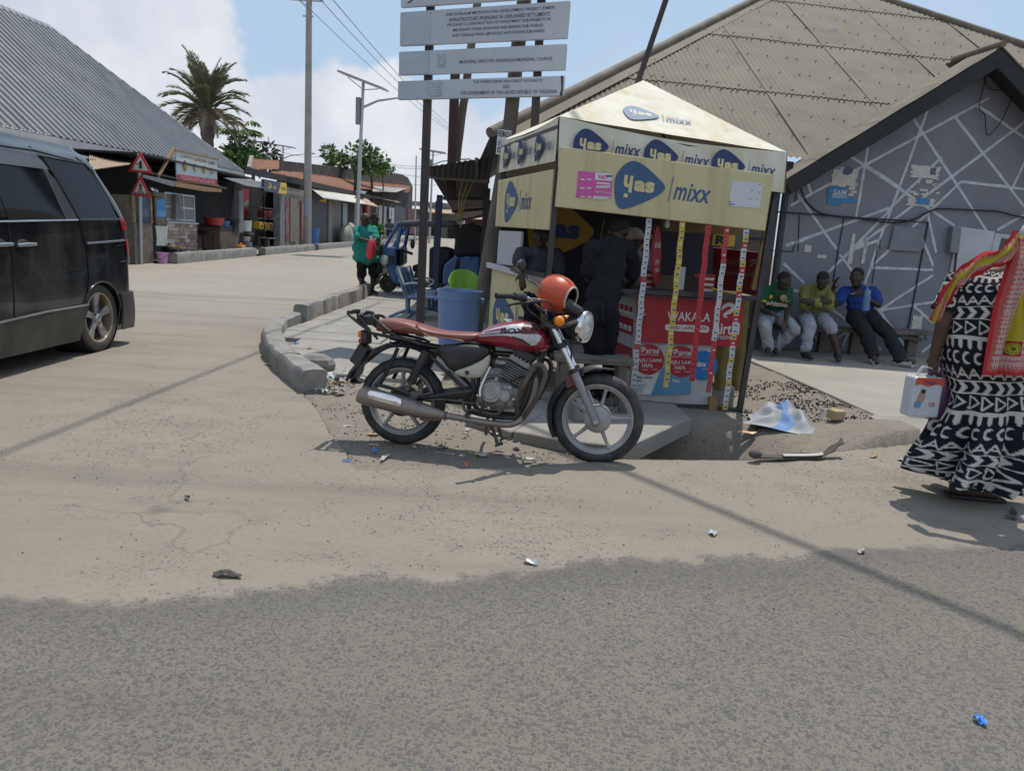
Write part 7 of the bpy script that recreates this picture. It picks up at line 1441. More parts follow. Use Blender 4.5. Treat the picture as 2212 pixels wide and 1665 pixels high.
# ================================================================ black van
M_VAN = mat('black_van_paint', (.012, .0125, .014), .22, .0, var=.3, vs=2, coat=.6, dirt=((.10, .093, .08), .6, 1.8), streak=((.07, .066, .058), .5, 5))
M_SKIRT = mat('dusty_dark_skirt', (.05, .048, .046), .5, var=.2, vs=3, dirt=((.13, .118, .10), .6, 3))
M_TINT = mat('tinted_glass', (.006, .0065, .008), .06, var=.1, spec=.22)
M_VISOR = mat('smoke_visor', (.10, .105, .12), .15, var=.1, dirt=((.2, .19, .18), .3, 6)); M_TRIM = mat('chrome_trim', (.5, .5, .52), .2, .9)
M_TYRED = mat('dusty_tyre', (.055, .053, .05), .85, var=.25, vs=8, dirt=((.13, .118, .10), .55, 5)); M_GOLD = mat('bronze_alloy', (.42, .34, .24), .35, .6, var=.12, vs=8, dirt=((.22, .16, .10), .5, 8)); M_SILV = mat('polished_spoke', (.5, .5, .52), .22, .8, var=.1)
va = G(*ZL(716, 1512)); VF = Fr(va, (-.02, 1, 0), (0, 0, 1))
def vs_(x, y): return VF.uv(ONP(*ZL(x, y), va, VF.n))
van = empty('black_van', (va.x, va.y, 0), label='dusty black van with tinted windows at the left edge', cat='van'); VO = Vector((va.x, va.y, 0))
wc = vs_(704, 1282); WRd = (vs_(704, 1045)[1]-vs_(704, 1518)[1])/2; wc = (wc[0], WRd)
belt = vs_(600, 603)[1]; roofz = vs_(300, 60)[1]+.05; sillz = vs_(300, 1500)[1]; rear_s = vs_(935, 1150)[0]
def tumble(z):
    if z < sillz+.25: return .05*(1-(z-sillz)/.25) if z < sillz+.25 else 0
    if z < belt: return .015*math.sin((z-sillz)/(belt-sillz)*PI)*-1+.0
    t = (z-belt)/(roofz-belt); return .20*t+.12*sm(.72, 1, t)**2
def rear_end(z):
    t = (z-sillz)/(roofz-sillz); return rear_s-.02-.36*sm(.55, 1.0, t)**1.4
def vp(s, z, out=0.0):
    re = rear_end(z); k = max(0, s-(re-.15)); off = tumble(z)
    if k > 0: q_ = min(1, k/.15); off += .15*(1-math.sqrt(max(0, 1-q_*q_)))
    return VF(s, z, -off+out)-VO
wr = WRd*1.06
NS, NZ = 110, 52; s0 = -4.0
b = MB(); vs = []; fs = []
for j in range(NZ+1):
    z = sillz+(roofz-sillz)*j/NZ
    for i in range(NS+1):
        t = i/NS; s = s0+(rear_end(z)-s0)*t**.6; vs.append(vp(s, z))
for j in range(NZ):
    for i in range(NS):
        c_ = [(j*(NS+1)+i), (j*(NS+1)+i+1), ((j+1)*(NS+1)+i+1), ((j+1)*(NS+1)+i)]; m_ = sum((vs[k] for k in c_), Vector())/4+VO; u_, v_ = VF.uv(m_)
        if (u_-wc[0])**2+(v_-wc[1])**2 < wr*wr: continue
        fs.append(tuple(c_))
b.add(vs, fs); b.build('body_side', M_VAN, van, smooth=60)
b = MB(); n = 24; Wd = 1.75
rows = []
for k in range(9):
    t = k/8; rr = []
    for i in range(n+1):
        s = s0+(rear_end(roofz)-.24-s0+.24)*(i/n); p = vp(min(s, rear_end(roofz)), roofz); off = Wd*t; bul = .07*math.sin(PI*t)**.6*(1-.3*sm(.8, 1, i/n)); rr.append(p+VF.n*(-off*(1-2*.32/Wd))+Vector((0, 0, bul)))
    rows.append(rr)
b.loft(rows, closed=False); b.build('roof', M_VAN, van, smooth=60)
b = MB(); rows = []
for j in range(20):
    z = sillz+(roofz-sillz)*j/19; p = vp(rear_end(z), z); rows.append([p, p+VF.n*-(Wd-2*(.15+tumble(z)))*.5+VF.u*.03, p+VF.n*-(Wd-2*(.15+tumble(z)))])
b.loft(rows, closed=False); b.build('tailgate', M_VAN, van, smooth=60)
b = MB(); b.grid(30, 12, lambda u, v: (lambda z: VF(s0+(rear_end(z)-s0)*u, z, -Wd+tumble(z))-VO)(sillz+(roofz-sillz)*v)); b.build('far_side', M_VAN, van, smooth=60)
MB().box(VF(s0/2+rear_s/2-.1, sillz+.10, -Wd/2)-VO, (Wd-.3, -s0+rear_s-.4, .12)).build('floor_pan', M_BLKP, van)
MB().lathe([(wr, -.0), (wr, -.35), (0.05, -.35)], VF(wc[0], wc[1], -.02)-VO, VF.n, 40).build('wheel_well', M_BLKP, van)
MB().tube([vp(wc[0]+wr*math.cos(t), wc[1]+wr*math.sin(t), .006) for t in [-.35+k*(PI+.7)/30 for k in range(31)] if wc[1]+wr*math.sin(t) > sillz], .008, 8).build('arch_lip', M_VAN, van, smooth=60)
def patch(pts, m, name, out=.008, nu=10, nv=8, parent=van):
    q_ = [Vector(vs_(*p)) for p in pts]; b = MB(); b.grid(nu, nv, lambda u, v: (lambda c_: vp(c_.x, c_.y, out))(q_[0].lerp(q_[1], u).lerp(q_[3].lerp(q_[2], u), v))); return b.build(name, m, parent, smooth=180)
patch([(-260, 612), (48, 606), (0, 250), (-300, 150)], M_TINT, 'front_door_window'); patch([(52, 603), (458, 596), (388, 262), (4, 206)], M_TINT, 'sliding_door_window')
patch([(548, 596), (826, 592), (694, 222), (402, 168)], M_TINT, 'quarter_window')
patch([(0, 205), (418, 258), (385, 192), (0, 90)], M_VISOR, 'rain_visor', .022); patch([(-300, 120), (0, 200), (0, 86), (-300, 0)], M_VISOR, 'rain_visor', .022)
patch([(450, 598), (545, 598), (470, 330), (388, 262)], M_BKP, 'window_pillar', .010)
def line(pts, r, m, name, out=.004): return MB().tube([vp(*vs_(*p), out) for p in pts], r, 6).build(name, m, van, smooth=60)
line([(-200, 618), (200, 608), (530, 602)], .010, M_TRIM, 'belt_moulding', .012); line([(545, 602), (840, 598)], .009, M_BKP, 'belt_moulding', .012)
line([(400, 165), (690, 218), (748, 330), (828, 594), (545, 600), (470, 345), (400, 165)], .008, M_BKP, 'window_seal', .012); line([(590, 764), (720, 754), (872, 742)], .011, M_TRIM, 'door_rail', .008)
M_SEAM = mat('panel_gap', (.004, .004, .004), .8)
line([(46, 608), (75, 900), (90, 1300), (88, 1530)], .005, M_SEAM, 'door_seam'); line([(545, 602), (592, 800), (605, 1010), (585, 1180)], .005, M_SEAM, 'door_seam'); line([(380, 100), (395, 165), (440, 270)], .004, M_SEAM, 'door_seam'); line([(-100, 60), (380, 128), (690, 215), (745, 290)], .006, M_SEAM, 'roof_gutter')
line([(802, 780), (870, 772), (872, 885), (815, 892), (802, 780)], .004, M_SKIRT, 'fuel_flap')
for x in (60, -105):
    o = empty('door_handle', (0, 0, 0)); o.parent = van; o2 = MB().ell(vp(*vs_(x+90, 792), .0), (.03, .09, .07)).build('recess', M_SEAM, o, smooth=180); MB().tube([vp(*vs_(x+25, 775), .03), vp(*vs_(x+90, 770), .04), vp(*vs_(x+155, 768), .03)], [.016, .019, .016], 10).build('grip', M_TRIM, o, smooth=60)
patch([(-300, 1640), (570, 1438), (588, 1195), (-300, 1380)], M_SKIRT, 'side_skirt', .028); line([(-300, 1378), (300, 1240), (588, 1192)], .016, M_SKIRT, 'skirt_lip', .022)
patch([(838, 676), (876, 668), (850, 583), (822, 590)], M_RLENS, 'tail_lamp', .014, 4, 6); patch([(868, 852), (902, 845), (888, 728), (852, 732)], M_RLENS, 'tail_lamp', .014, 4, 6); patch([(880, 900), (910, 893), (908, 848), (877, 854)], M_WHP, 'reverse_lamp', .014, 4, 4)
b = MB(); rows = []
for k in range(9):
    z = vs_(900, 1345)[1]+(vs_(935, 1095)[1]-vs_(900, 1345)[1])*k/8; rr = []
    for i in range(13):
        t = i/12; s = wc[0]+wr*.98+(rear_s+.05-wc[0]-wr*.98)*min(1, t*1.6); over = max(0, t-.62)/.38
        rr.append(VF(s-.10*over*0-.0, z, .02-.9*over-(.06*sm(.35, .62, t)))-VO+VF.u*(.03*math.sin(PI*k/8)))
    rows.append(rr)
b.loft(rows, closed=False); b.build('rear_bumper', M_SKIRT, van, smooth=60, solid=.02)
MB().loft([[vp(*vs_(x, y), .01)+VF.n*-w+Vector((0, 0, 0)) for x, y in ((660, 175), (742, 238), (744, 272), (690, 215))] for w in (0, .6, 1.1)]).build('spoiler', M_VAN, van, smooth=40)
def van_wheel(c):
    o = empty('wheel', (0, 0, 0)); o.parent = van; R_ = WRd; cx = VF(c[0], c[1], -.02)-VO; ax = VF.n
    ri = R_*.75
    MB().lathe([(ri, -.2), (R_*.93, -.2), (R_, -.16), (R_, -.03), (R_*.985, -.008), (R_*.93, .008), (R_*.80, .012), (ri, .0)], cx, ax, 56).build('tyre', M_TYRED, o, smooth=35)
    MB().lathe([(ri, .002), (ri*.97, .008), (ri*.92, .0), (ri*.90, -.05), (ri*.86, -.16), (ri*.95, -.2)], cx, ax, 48).build('rim', M_GOLD, o, smooth=40); MB().lathe([(ri*.86, -.12), (0, -.12)], cx, ax, 32).build('brake_disc', M_MUD, o)
    u, w, d = VF.u, VF.v, VF.n
    for k in range(5):
        a = 2*PI*k/5+.3; e = u*math.cos(a)+w*math.sin(a); t_ = u*-math.sin(a)+w*math.cos(a); MB().loft([[cx+e*r_+t_*wd+d*z_ for wd, z_ in ((-hw, zz-.03), (-hw*.8, zz), (hw*.8, zz), (hw, zz-.03))] for r_, hw, zz in ((.04, .035, -.015), (ri*.5, .035, -.02), (ri*.93, .055, -.012))]).build('spoke', M_SILV, o, bevel=.004)
    MB().lathe([(0, .004), (.035, .002), (.045, -.012), (.05, -.03)], cx, ax, 24).build('hub_cap', M_SILV, o, smooth=40)
    for k in range(5): a = 2*PI*k/5; MB().cyl(cx+(u*math.cos(a)+w*math.sin(a))*.062+d*-.03, cx+(u*math.cos(a)+w*math.sin(a))*.062+d*-.005, .010, n=6).build('lug_nut', M_MUD, o)
van_wheel(wc); van_wheel((wc[0]-2.95, WRd))
# ================================================================ shed, three-wheeler and things under it
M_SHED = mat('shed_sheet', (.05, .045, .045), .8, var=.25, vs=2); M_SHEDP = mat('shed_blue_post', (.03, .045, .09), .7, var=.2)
shd = empty('market_shed', (0, 0, 0), label='dark open shed with sloping tin roof between notice boards and kiosk', cat='shed')
sA, sB, sC, sD = AT(*Z4(195, 580), 13.6), AT(*Z4(1140, 425), 12.6), AT(*Z4(1080, 780), 11.8), AT(*Z4(192, 705), 12.6)
sE = AT(*Z4(620, 1370), 19.5)
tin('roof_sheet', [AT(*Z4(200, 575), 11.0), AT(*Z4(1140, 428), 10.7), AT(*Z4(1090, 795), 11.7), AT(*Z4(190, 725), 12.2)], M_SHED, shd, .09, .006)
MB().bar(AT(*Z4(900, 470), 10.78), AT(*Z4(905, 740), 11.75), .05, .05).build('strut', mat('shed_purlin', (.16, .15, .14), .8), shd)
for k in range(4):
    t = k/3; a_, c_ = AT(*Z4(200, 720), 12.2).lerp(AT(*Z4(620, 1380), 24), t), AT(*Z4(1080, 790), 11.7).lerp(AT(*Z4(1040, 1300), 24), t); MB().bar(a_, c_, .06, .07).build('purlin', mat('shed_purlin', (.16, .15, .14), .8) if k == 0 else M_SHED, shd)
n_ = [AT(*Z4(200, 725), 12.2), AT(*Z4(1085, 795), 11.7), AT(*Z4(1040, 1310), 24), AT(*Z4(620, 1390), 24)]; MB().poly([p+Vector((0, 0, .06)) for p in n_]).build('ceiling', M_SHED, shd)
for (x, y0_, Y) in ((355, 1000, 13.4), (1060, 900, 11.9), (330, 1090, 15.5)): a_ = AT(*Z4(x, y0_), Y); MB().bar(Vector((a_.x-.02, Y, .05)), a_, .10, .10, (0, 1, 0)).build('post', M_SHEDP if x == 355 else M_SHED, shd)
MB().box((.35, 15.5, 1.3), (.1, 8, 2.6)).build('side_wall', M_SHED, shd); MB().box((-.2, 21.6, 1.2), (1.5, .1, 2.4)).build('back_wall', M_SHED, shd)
for k in range(3): a_ = AT(*Z4(700+k*90, 760), 12.0); MB().tube(spline([a_, a_-Vector((.05+.05*k, 0, .35)), a_-Vector((.1*k, 0, .75))], 4), .012, 5).build('cord', mat('yellow_cord', (.30, .24, .08), .8), shd)
M_TB = mat('rickshaw_blue', (.03, .115, .30), .35, var=.12, vs=3, coat=.3, dirt=((.09, .12, .17), .4, 3)); M_CANB = mat('black_canvas', (.014, .014, .016), .75, var=.2, bump=.3, bs=14); M_CANG = mat('grey_canvas', (.07, .072, .08), .6, var=.15)
YT = 15.4; tk = empty('auto_rickshaw', Vector((G(*ZT(590, 1115)).x, YT, .05)), label='blue three wheeled auto rickshaw with black canvas parked by the shed', cat='auto rickshaw'); TO = Vector(tk.location)
def tp3(x, y, dy=0.0): return AT(*ZT(x, y), YT)+Vector((0, dy, 0))-TO
def slabxy(pts, y0_, y1_, m, name, bev=.02, parent=tk):
    n = len(pts); b = MB(); b.add([tp3(*p, y0_) for p in pts]+[tp3(*p, y1_) for p in pts], [tuple(range(n)), tuple(reversed(range(n, 2*n)))]+[(i, i+n, (i+1) % n+n, (i+1) % n) for i in range(n)]); return b.build(name, m, parent, bevel=bev)
slabxy([(585, 590), (620, 560), (742, 560), (735, 820), (760, 960), (830, 1035), (700, 985), (640, 880), (605, 780), (580, 690)], .05, 1.15, M_TB, 'front_cowl', .05)
for dy in (.06, 1.1): MB().tube([tp3(600, 575, dy), tp3(690, 410, dy), tp3(775, 265, dy)], .035, 8).build('windscreen_pillar', M_TB, tk, smooth=60); MB().tube([tp3(742, 590, dy), tp3(800, 300, dy)], .04, 8).build('door_pillar', M_TB, tk, smooth=60)
MB().add([tp3(612, 570, .08), tp3(612, 570, 1.08), tp3(765, 285, 1.08), tp3(765, 285, .08)], [(0, 1, 2, 3)]).build('windscreen', mat('rickshaw_glass', (.35, .4, .43), .06, alpha=.35), tk)
hlp = MB().prism(smooth_poly([(tp3(x, y).x, tp3(x, y).z) for x, y in ((583, 665), (722, 655), (715, 720), (690, 770), (625, 782), (590, 755))], 2), Fr((0, 0, 0), (1, 0, 0), (0, 0, 1)), -.10, .02).build('lamp_surround', M_BLKP, tk); MB().ell(tp3(610, 715, -.02), (.09, .06, .11)).build('headlamp', M_LENS, tk, smooth=180)
slabxy([(785, 250), (1000, 240), (1240, 242), (1440, 265), (1460, 330), (1300, 320), (1000, 312), (790, 315)], -.03, 1.22, M_CANG, 'roof_canvas', .05)
slabxy([(1425, 300), (1560, 285), (1740, 300), (1790, 420), (1780, 660), (1420, 672), (1440, 480)], -.02, 1.2, M_CANB, 'rear_canvas', .06)
slabxy([(1310, 770), (1420, 675), (1740, 665), (1735, 840), (1720, 1000), (1290, 1010), (1295, 860)], .0, 1.18, M_TB, 'rear_body', .04); slabxy([(760, 985), (1300, 985), (1300, 1040), (800, 1040)], .02, 1.15, M_BLKP, 'floor', .02)
slabxy([(1130, 560), (1290, 560), (1390, 590), (1390, 690), (1290, 800), (1280, 980), (1120, 980)], .08, 1.1, M_CANB, 'seat', .06); slabxy([(900, 780), (1000, 770), (1010, 860), (910, 870)], .35, .85, M_CANB, 'driver_seat', .05); slabxy([(925, 870), (1000, 870), (1000, 990), (925, 990)], .4, .8, M_BLKP, 'seat_box', .02)
MB().tube([tp3(790, 700, .6), tp3(770, 560, .6), tp3(800, 600, .3), tp3(920, 640, .15)], .03, 8).build('handlebar', M_BLKP, tk, smooth=60); slabxy([(745, 590), (800, 560), (800, 760), (745, 800)], .3, .9, M_BLKP, 'dashboard', .03)
slabxy([(1470, 690), (1500, 690), (1480, 850), (1430, 850)], -.03, -.005, M_CANB, 'strap', 0); slabxy([(1550, 670), (1620, 668), (1620, 725), (1550, 728)], -.02, .0, M_TB, 'fuel_flap', 0)
def tw(x, y, dy, R_):
    o = empty('wheel', (0, 0, 0)); o.parent = tk; c_ = tp3(x, y, dy); MB().lathe([(R_*.5, -.06), (R_*.9, -.06), (R_, -.035), (R_, .035), (R_*.9, .06), (R_*.5, .06)], c_, (0, 1, 0), 32).build('tyre', M_TYRED, o, smooth=35); MB().lathe([(R_*.5, -.045), (R_*.42, -.02), (0, -.03)], c_, (0, 1, 0), 24).build('rim', M_MUD, o, smooth=40); return o
RT = (tp3(590, 905).z-tp3(590, 1113).z)/2; tw(592, 1012, .55, RT); tw(1480, 1020, .12, RT); tw(1480, 1020, 1.1, RT)
b = MB(); rows = []; c_ = tp3(592, 1012, .55)
for k in range(14): t = math.radians(185-k*9); rows.append([c_+Vector((math.cos(t)*(RT*1.22), w_, math.sin(t)*RT*1.22)) for w_ in (-.14, -.05, .05, .14)])
b.loft(rows, closed=False); b.build('mudguard', mat('dark_green_paint', (.02, .06, .045), .5, var=.15), tk, smooth=60, solid=.02)
MB().ell(tp3(930, 525, .1), (.05, .03, .10)).build('mirror', M_BLKP, tk, smooth=180); MB().tube([tp3(900, 470, .1), tp3(930, 500, .1)], .012, 6).build('mirror_stalk', M_BLKP, tk)
dm = empty('parked_motorbike', Vector((AT(*ZT(560, 700), 17.3).x, 17.3, tz(17.3))), label='black motorbike half hidden between teal shirted man and rickshaw', cat='motorbike'); DO = Vector(dm.location)
def dq(x, y, dy=0): return AT(*ZT(x, y), 17.3)+Vector((0, dy, 0))-DO
MB().lathe([(.2, -.04), (.29, -.04), (.31, 0), (.29, .04), (.2, .04)], Vector((dq(420, 900).x, 0, .31)), (.25, 1, 0), 28).build('wheel', M_TYRE, dm, smooth=40); MB().lathe([(.2, -.04), (.29, -.04), (.31, 0), (.29, .04), (.2, .04)], Vector((dq(700, 900).x, .3, .31)), (.25, 1, 0), 28).build('wheel', M_TYRE, dm, smooth=40)
MB().loft([[dq(x, y, s*w) for s in (-1, 1)]+[dq(x2, y2, s*w) for s in (1, -1)] for (x, y, x2, y2, w) in ((520, 590, 500, 560, .04), (580, 640, 550, 480, .12), (640, 680, 640, 560, .12))]).build('tank', M_BKM, dm, bevel=.02)
MB().tube([dq(610, 540, -.3), dq(560, 470, -.2), dq(540, 480, 0), dq(560, 470, .2)], .02, 8).build('handlebar', M_BLKP, dm); MB().ell(dq(530, 560), (.10, .09, .1)).build('headlamp', M_CHROME, dm, smooth=180); MB().ell(dq(560, 790), (.2, .12, .17)).build('engine', M_ENG, dm, smooth=40)
for p in ((480, 640), (520, 700)): MB().tube([dq(*p), Vector((dq(420, 900).x, 0, .31))], .025, 8).build('fork', M_CHROME, dm)
YB = 11.4; wb = empty('waiting_bench', (0, 0, 0), label='blue and white striped metal waiting bench beside the notice board post', cat='bench')
M_BW = mat('bench_white', (.48, .50, .50), .4, var=.15, vs=6); M_BB = mat('bench_blue', (.10, .19, .34), .4, .2, var=.15, vs=6, dirt=((.3, .33, .36), .5, 5))
pr = [(738, 815), (765, 890), (800, 980), (825, 1070), (850, 1130), (880, 1160), (960, 1155), (1060, 1160), (1190, 1170)]; pr2 = [(905, 778), (930, 850), (955, 930), (975, 1000), (985, 1055), (1010, 1075), (1070, 1072), (1140, 1072), (1225, 1075)]
fl_ = [AT(*ZT(*p), YB) for p in pr]; bl2 = [AT(*ZT(*p), YB+.75) for p in pr2]
nst = 9
for k in range(nst):
    t0, t1 = (k+.08)/nst, (k+.92)/nst; A_ = spline([a_.lerp(c_, t0) for a_, c_ in zip(fl_, bl2)], 4); B_ = spline([a_.lerp(c_, t1) for a_, c_ in zip(fl_, bl2)], 4); MB().loft([[a_, c_] for a_, c_ in zip(A_, B_)], closed=False).build('slat', M_BB if k % 3 != 1 else M_BW, wb, smooth=60, solid=.012)
for t in (0, .5, 1): MB().tube(spline([a_.lerp(c_, t) for a_, c_ in zip(fl_, bl2)], 4), .016, 8).build('edge_tube', M_BB, wb, smooth=60)
lg = AT(*ZT(885, 1165), YB+.1); MB().tube([lg, Vector((lg.x, lg.y, .12))], .04, 10).build('pedestal', M_BB, wb, smooth=60); MB().tube(spline([Vector((lg.x-.28, lg.y-.12, .05)), Vector((lg.x, lg.y, .16)), Vector((lg.x+.28, lg.y+.1, .05))], 5), .025, 8).build('foot', M_BB, wb, smooth=60)
lg = AT(*ZT(1130, 1120), YB+.7); MB().tube([lg, Vector((lg.x, lg.y, .12))], .04, 10).build('pedestal', M_BB, wb, smooth=60); MB().tube(spline([Vector((lg.x-.28, lg.y-.12, .05)), Vector((lg.x, lg.y, .16)), Vector((lg.x+.28, lg.y+.1, .05))], 5), .025, 8).build('foot', M_BB, wb, smooth=60)
MB().tube(spline([AT(*ZT(845, 1000), YB), AT(*ZT(920, 988), YB), AT(*ZT(1000, 995), YB), AT(*ZT(1010, 1060), YB)], 5), .018, 8).build('armrest', M_STEEL, wb, smooth=60); MB().tube(spline([AT(*ZT(960, 940), YB+.75), AT(*ZT(1100, 925), YB+.75), AT(*ZT(1195, 970), YB+.75), AT(*ZT(1120, 1030), YB+.75)], 5), .018, 8).build('armrest', M_STEEL, wb, smooth=60)
bp0 = Vector((AT(990, 700, 8.3).x, 8.3, .03)); dr_ = empty('plastic_drum', bp0, label='pale blue plastic drum behind the motorcycle seat', cat='drum'); M_DRB = mat('pale_blue_plastic', (.17, .27, .50), .45, var=.06, dirt=((.13, .2, .36), .4, 4))
zt_ = AT(990, 627, 8.3).z-.03; MB().lathe([(0, 0), (.205, 0), (.215, .02), (.238, zt_*.8), (.245, zt_*.86), (.252, zt_*.87), (.255, zt_*.98), (.262, zt_), (.25, zt_), (.235, zt_*.86), (.2, .03), (0, .03)], (0, 0, 0), (0, 0, 1), 36).build('shell', M_DRB, dr_, smooth=40)
for s in (-1, 1): MB().box((.262*s, 0, zt_*.86), (.035, .09, .05)).build('lug', M_DRB, dr_, bevel=.01)
gc0 = Vector((AT(1008, 640, 9.9).x, 9.9, .03)); ch = empty('plastic_chair', gc0, (0, 0, .35), 'lime green plastic armchair behind the blue drum', 'chair'); M_LIME = mat('lime_plastic', (.17, .36, .03), .4, var=.06)
zs = AT(1008, 650, 9.9).z-.03; zk = AT(1008, 584, 9.9).z-.03
b = MB(); rows = []
for k in range(11):
    v = k/10; rr = []
    for i in range(25):
        a = -PI*.08+(PI*1.16)*i/24; r_ = .215+.03*v; sidef = abs(math.cos(a)); top = zs+(zk-zs)*(1-.42*sidef**3); z = zs+(top-zs)*v; rr.append(Vector((r_*math.cos(a)*1.02, r_*.95*math.sin(a)-.02-.0*v+.05*v*math.sin(a), z)))
    rows.append(rr)
b.loft(rows, closed=False); b.build('shell_back', M_LIME, ch, smooth=60, solid=.012); MB().lathe([(0, 0), (.19, 0), (.225, .02), (.225, .05), (.18, .035), (0, .03)], (0, -.01, zs-.03), (0, 0, 1), 28).build('seat', M_LIME, ch, smooth=40)
for sx in (-1, 1):
    for sy2 in (-1, 1): MB().cyl((.17*sx, .15*sy2, zs-.02), (.22*sx, .2*sy2, 0), .02, .014, 8).build('leg', M_ALU if sy2 < 0 else M_LIME, ch, smooth=60)
# ================================================================ people
def skin_mat(n, c): return mat(n, c, .5, var=.12, vs=9, bump=.05, bs=60, spec=.4)
SK1 = skin_mat('skin_dark', (.046, .028, .019)); SK2 = skin_mat('skin_brown', (.062, .034, .022)); M_HAIR = mat('black_hair', (.008, .007, .007), .8, bump=.8, bs=160); M_EYE = mat('eye', (.11, .10, .095), .3); M_SHOE = mat('dark_shoe', (.022, .02, .019), .5, var=.2); M_SOLE = mat('pale_sole', (.42, .42, .40), .7)
def cloth(n, c, d=None): return mat(n, c, .9, var=.14, vs=5, bump=.9, bs=11, spec=.15, dirt=d)
FT = bpy.data.textures.new('folds', 'CLOUDS'); FT.noise_scale = .085; FT.noise_depth = 2
def blob(mb, name, m, parent, vox=.011, it=4):
    o = mb.build(name, m, parent, recalc=True); q_ = o.modifiers.new('fuse', 'REMESH'); q_.mode = 'VOXEL'; q_.voxel_size = vox; q_.use_smooth_shade = True
    q_ = o.modifiers.new('soften', 'SMOOTH'); q_.factor = .5; q_.iterations = it
    if name in ('shirt', 'trousers'): q_ = o.modifiers.new('folds', 'DISPLACE'); q_.texture = FT; q_.strength = .045; q_.mid_level = .3; q_.texture_coords = 'GLOBAL'
    return o
def hand(b, w, d, nrm, side, curl, s=1.0):
    d = Vector(d).normalized(); nrm = Vector(nrm); nrm = (nrm-d*nrm.dot(d)).normalized(); sd = d.cross(nrm)*side
    pc = w+d*.045*s; R_ = Matrix((sd, nrm, d)).transposed(); b.ell(pc, (.040*s, .017*s, .052*s), R_, 12, 8)
    for k, L in enumerate((.070, .080, .074, .058)):
        p = w+d*.085*s+sd*(.030-.020*k)*s; a = 0.0; seg = L*s
        for j, f in enumerate((.45, .32, .23)):
            a += curl*(.6+.35*j); q_ = p+(d*math.cos(a)+nrm*math.sin(a))*seg*f*1.25; b.cap(p, q_, .0105*s*(1-.08*j), .0100*s*(1-.08*j), 8); p = q_
    p = w+d*.025*s+sd*.030*s; q_ = p+(sd*.75+d*.65+nrm*.35).normalized()*.040*s; b.cap(p, q_, .013*s, .011*s, 8); r_ = q_+(sd*.2+d*.9+nrm*.6*(.4+curl)).normalized()*.032*s; b.cap(q_, r_, .011*s, .0095*s, 8)
def person(label, J, skin, top, bottom, s=1.0, sleeve=.55, leg=1.0, shoe=M_SHOE, hair=.6, hem=.0, face=(0, -1, 0), up=(0, 0, 1), curl=(.35, .35), palm=((0, 1, 0), (0, 1, 0)), hdir=(None, None), belly=1.0, vox=.011, bare=False, hairm=M_HAIR, collar=None, eyes=True, long=0.0, loose=0.0):
    V = {k: Vector(v) for k, v in J.items()}; base = (V['anl']+V['anr'])/2; o = empty('person', (base.x, base.y, min(V['anl'].z, V['anr'].z)-.08), label=label, cat='person'); B0 = Vector(o.location)
    V = {k: v-B0 for k, v in V.items()}; f = Vector(face).normalized(); upv = Vector(up); rt = f.cross(upv).normalized(); upv = rt.cross(f); R_ = Matrix((rt, f, upv)).transposed(); h = V['head']
    b = MB(); b.ell(h+upv*.015*s, (.074*s, .094*s, .098*s), R_).ell(h+f*.022*s-upv*.058*s, (.052*s, .062*s, .056*s), R_).ell(h+f*.07*s-upv*.085*s, (.028*s, .026*s, .024*s), R_)
    b.cap(h+f*.088*s+upv*.012*s, h+f*.105*s-upv*.025*s, .010*s, .016*s, 8).ell(h+f*.084*s-upv*.058*s, (.026*s, .014*s, .012*s), R_).ell(h+f*.078*s+upv*.035*s, (.052*s, .016*s, .012*s), R_)
    for q_ in (-1, 1): b.ell(h+rt*.076*s*q_-upv*.012*s, (.012*s, .02*s, .03*s), R_); b.ell(h+f*.062*s+rt*.042*s*q_-upv*.025*s, (.022*s, .018*s, .02*s), R_)
    b.cap(V['neck'], h-upv*.05*s-f*.01*s, .056*s, .05*s)
    b.cap(V['shl'].lerp(V['shr'], .2), V['shl'].lerp(V['shr'], .8), .06*s, .06*s); b.cap(V['neck']-Vector((0, 0, .1*s)), V['pel'], .10*s, .10*s)
    for a, e, w, i in (('shl', 'ell', 'wrl', 0), ('shr', 'elr', 'wrr', 1)):
        b.cap(V[a], V[e], .047*s, .038*s).cap(V[e], V[w], .038*s, .026*s); d = hdir[i] or (V[w]-V[e]); hand(b, V[w], d, palm[i], 1 if i else -1, curl[i], s)
    for hp, kn, an, to in (('hpl', 'knl', 'anl', 'tol'), ('hpr', 'knr', 'anr', 'tor')):
        b.cap(V[hp], V[kn], .07*s, .052*s).cap(V[kn], V[kn].lerp(V[an], .35), .05*s, .054*s).cap(V[kn].lerp(V[an], .35), V[an], .054*s, .034*s)
        if bare: b.cap(V[an]-Vector((0, 0, .03*s)), V[to], .036*s, .026*s)
    blob(b, 'body', skin, o, vox)
    if eyes:
        for q_ in (-1, 1): MB().ell(h+f*.085*s+rt*.032*s*q_+upv*.008*s, (.013*s, .008*s, .008*s), R_, 10, 6).build('eye', M_EYE, o, smooth=180)
    if hair:
        b = MB(); b.ell(h+upv*.026*s-f*.012*s, (.081*s, .096*s, .098*s), R_); hm_ = b
        if long:
            r_ = random.Random(3)
            for k in range(26): a = r_.uniform(0, 2*PI); st = h+upv*.09*s+(rt*math.cos(a)+f*math.sin(a)*.8)*.06*s; b.cap(st, st+(rt*math.cos(a)+f*(math.sin(a)-.4))*.06*s-upv*long*r_.uniform(.6, 1.1), .016*s, .012*s, 6)
        ho = b.build('hair', hairm, o, smooth=180)
        if not long: # keep the hair to the crown
            bm = bmesh.new(); bm.from_mesh(ho.data); bmesh.ops.bisect_plane(bm, geom=bm.verts[:]+bm.edges[:]+bm.faces[:], plane_co=h+upv*(.10-.13*hair)*s+f*.03*s, plane_no=-(upv-f*.55).normalized(), clear_outer=True); bm.to_mesh(ho.data); bm.free()
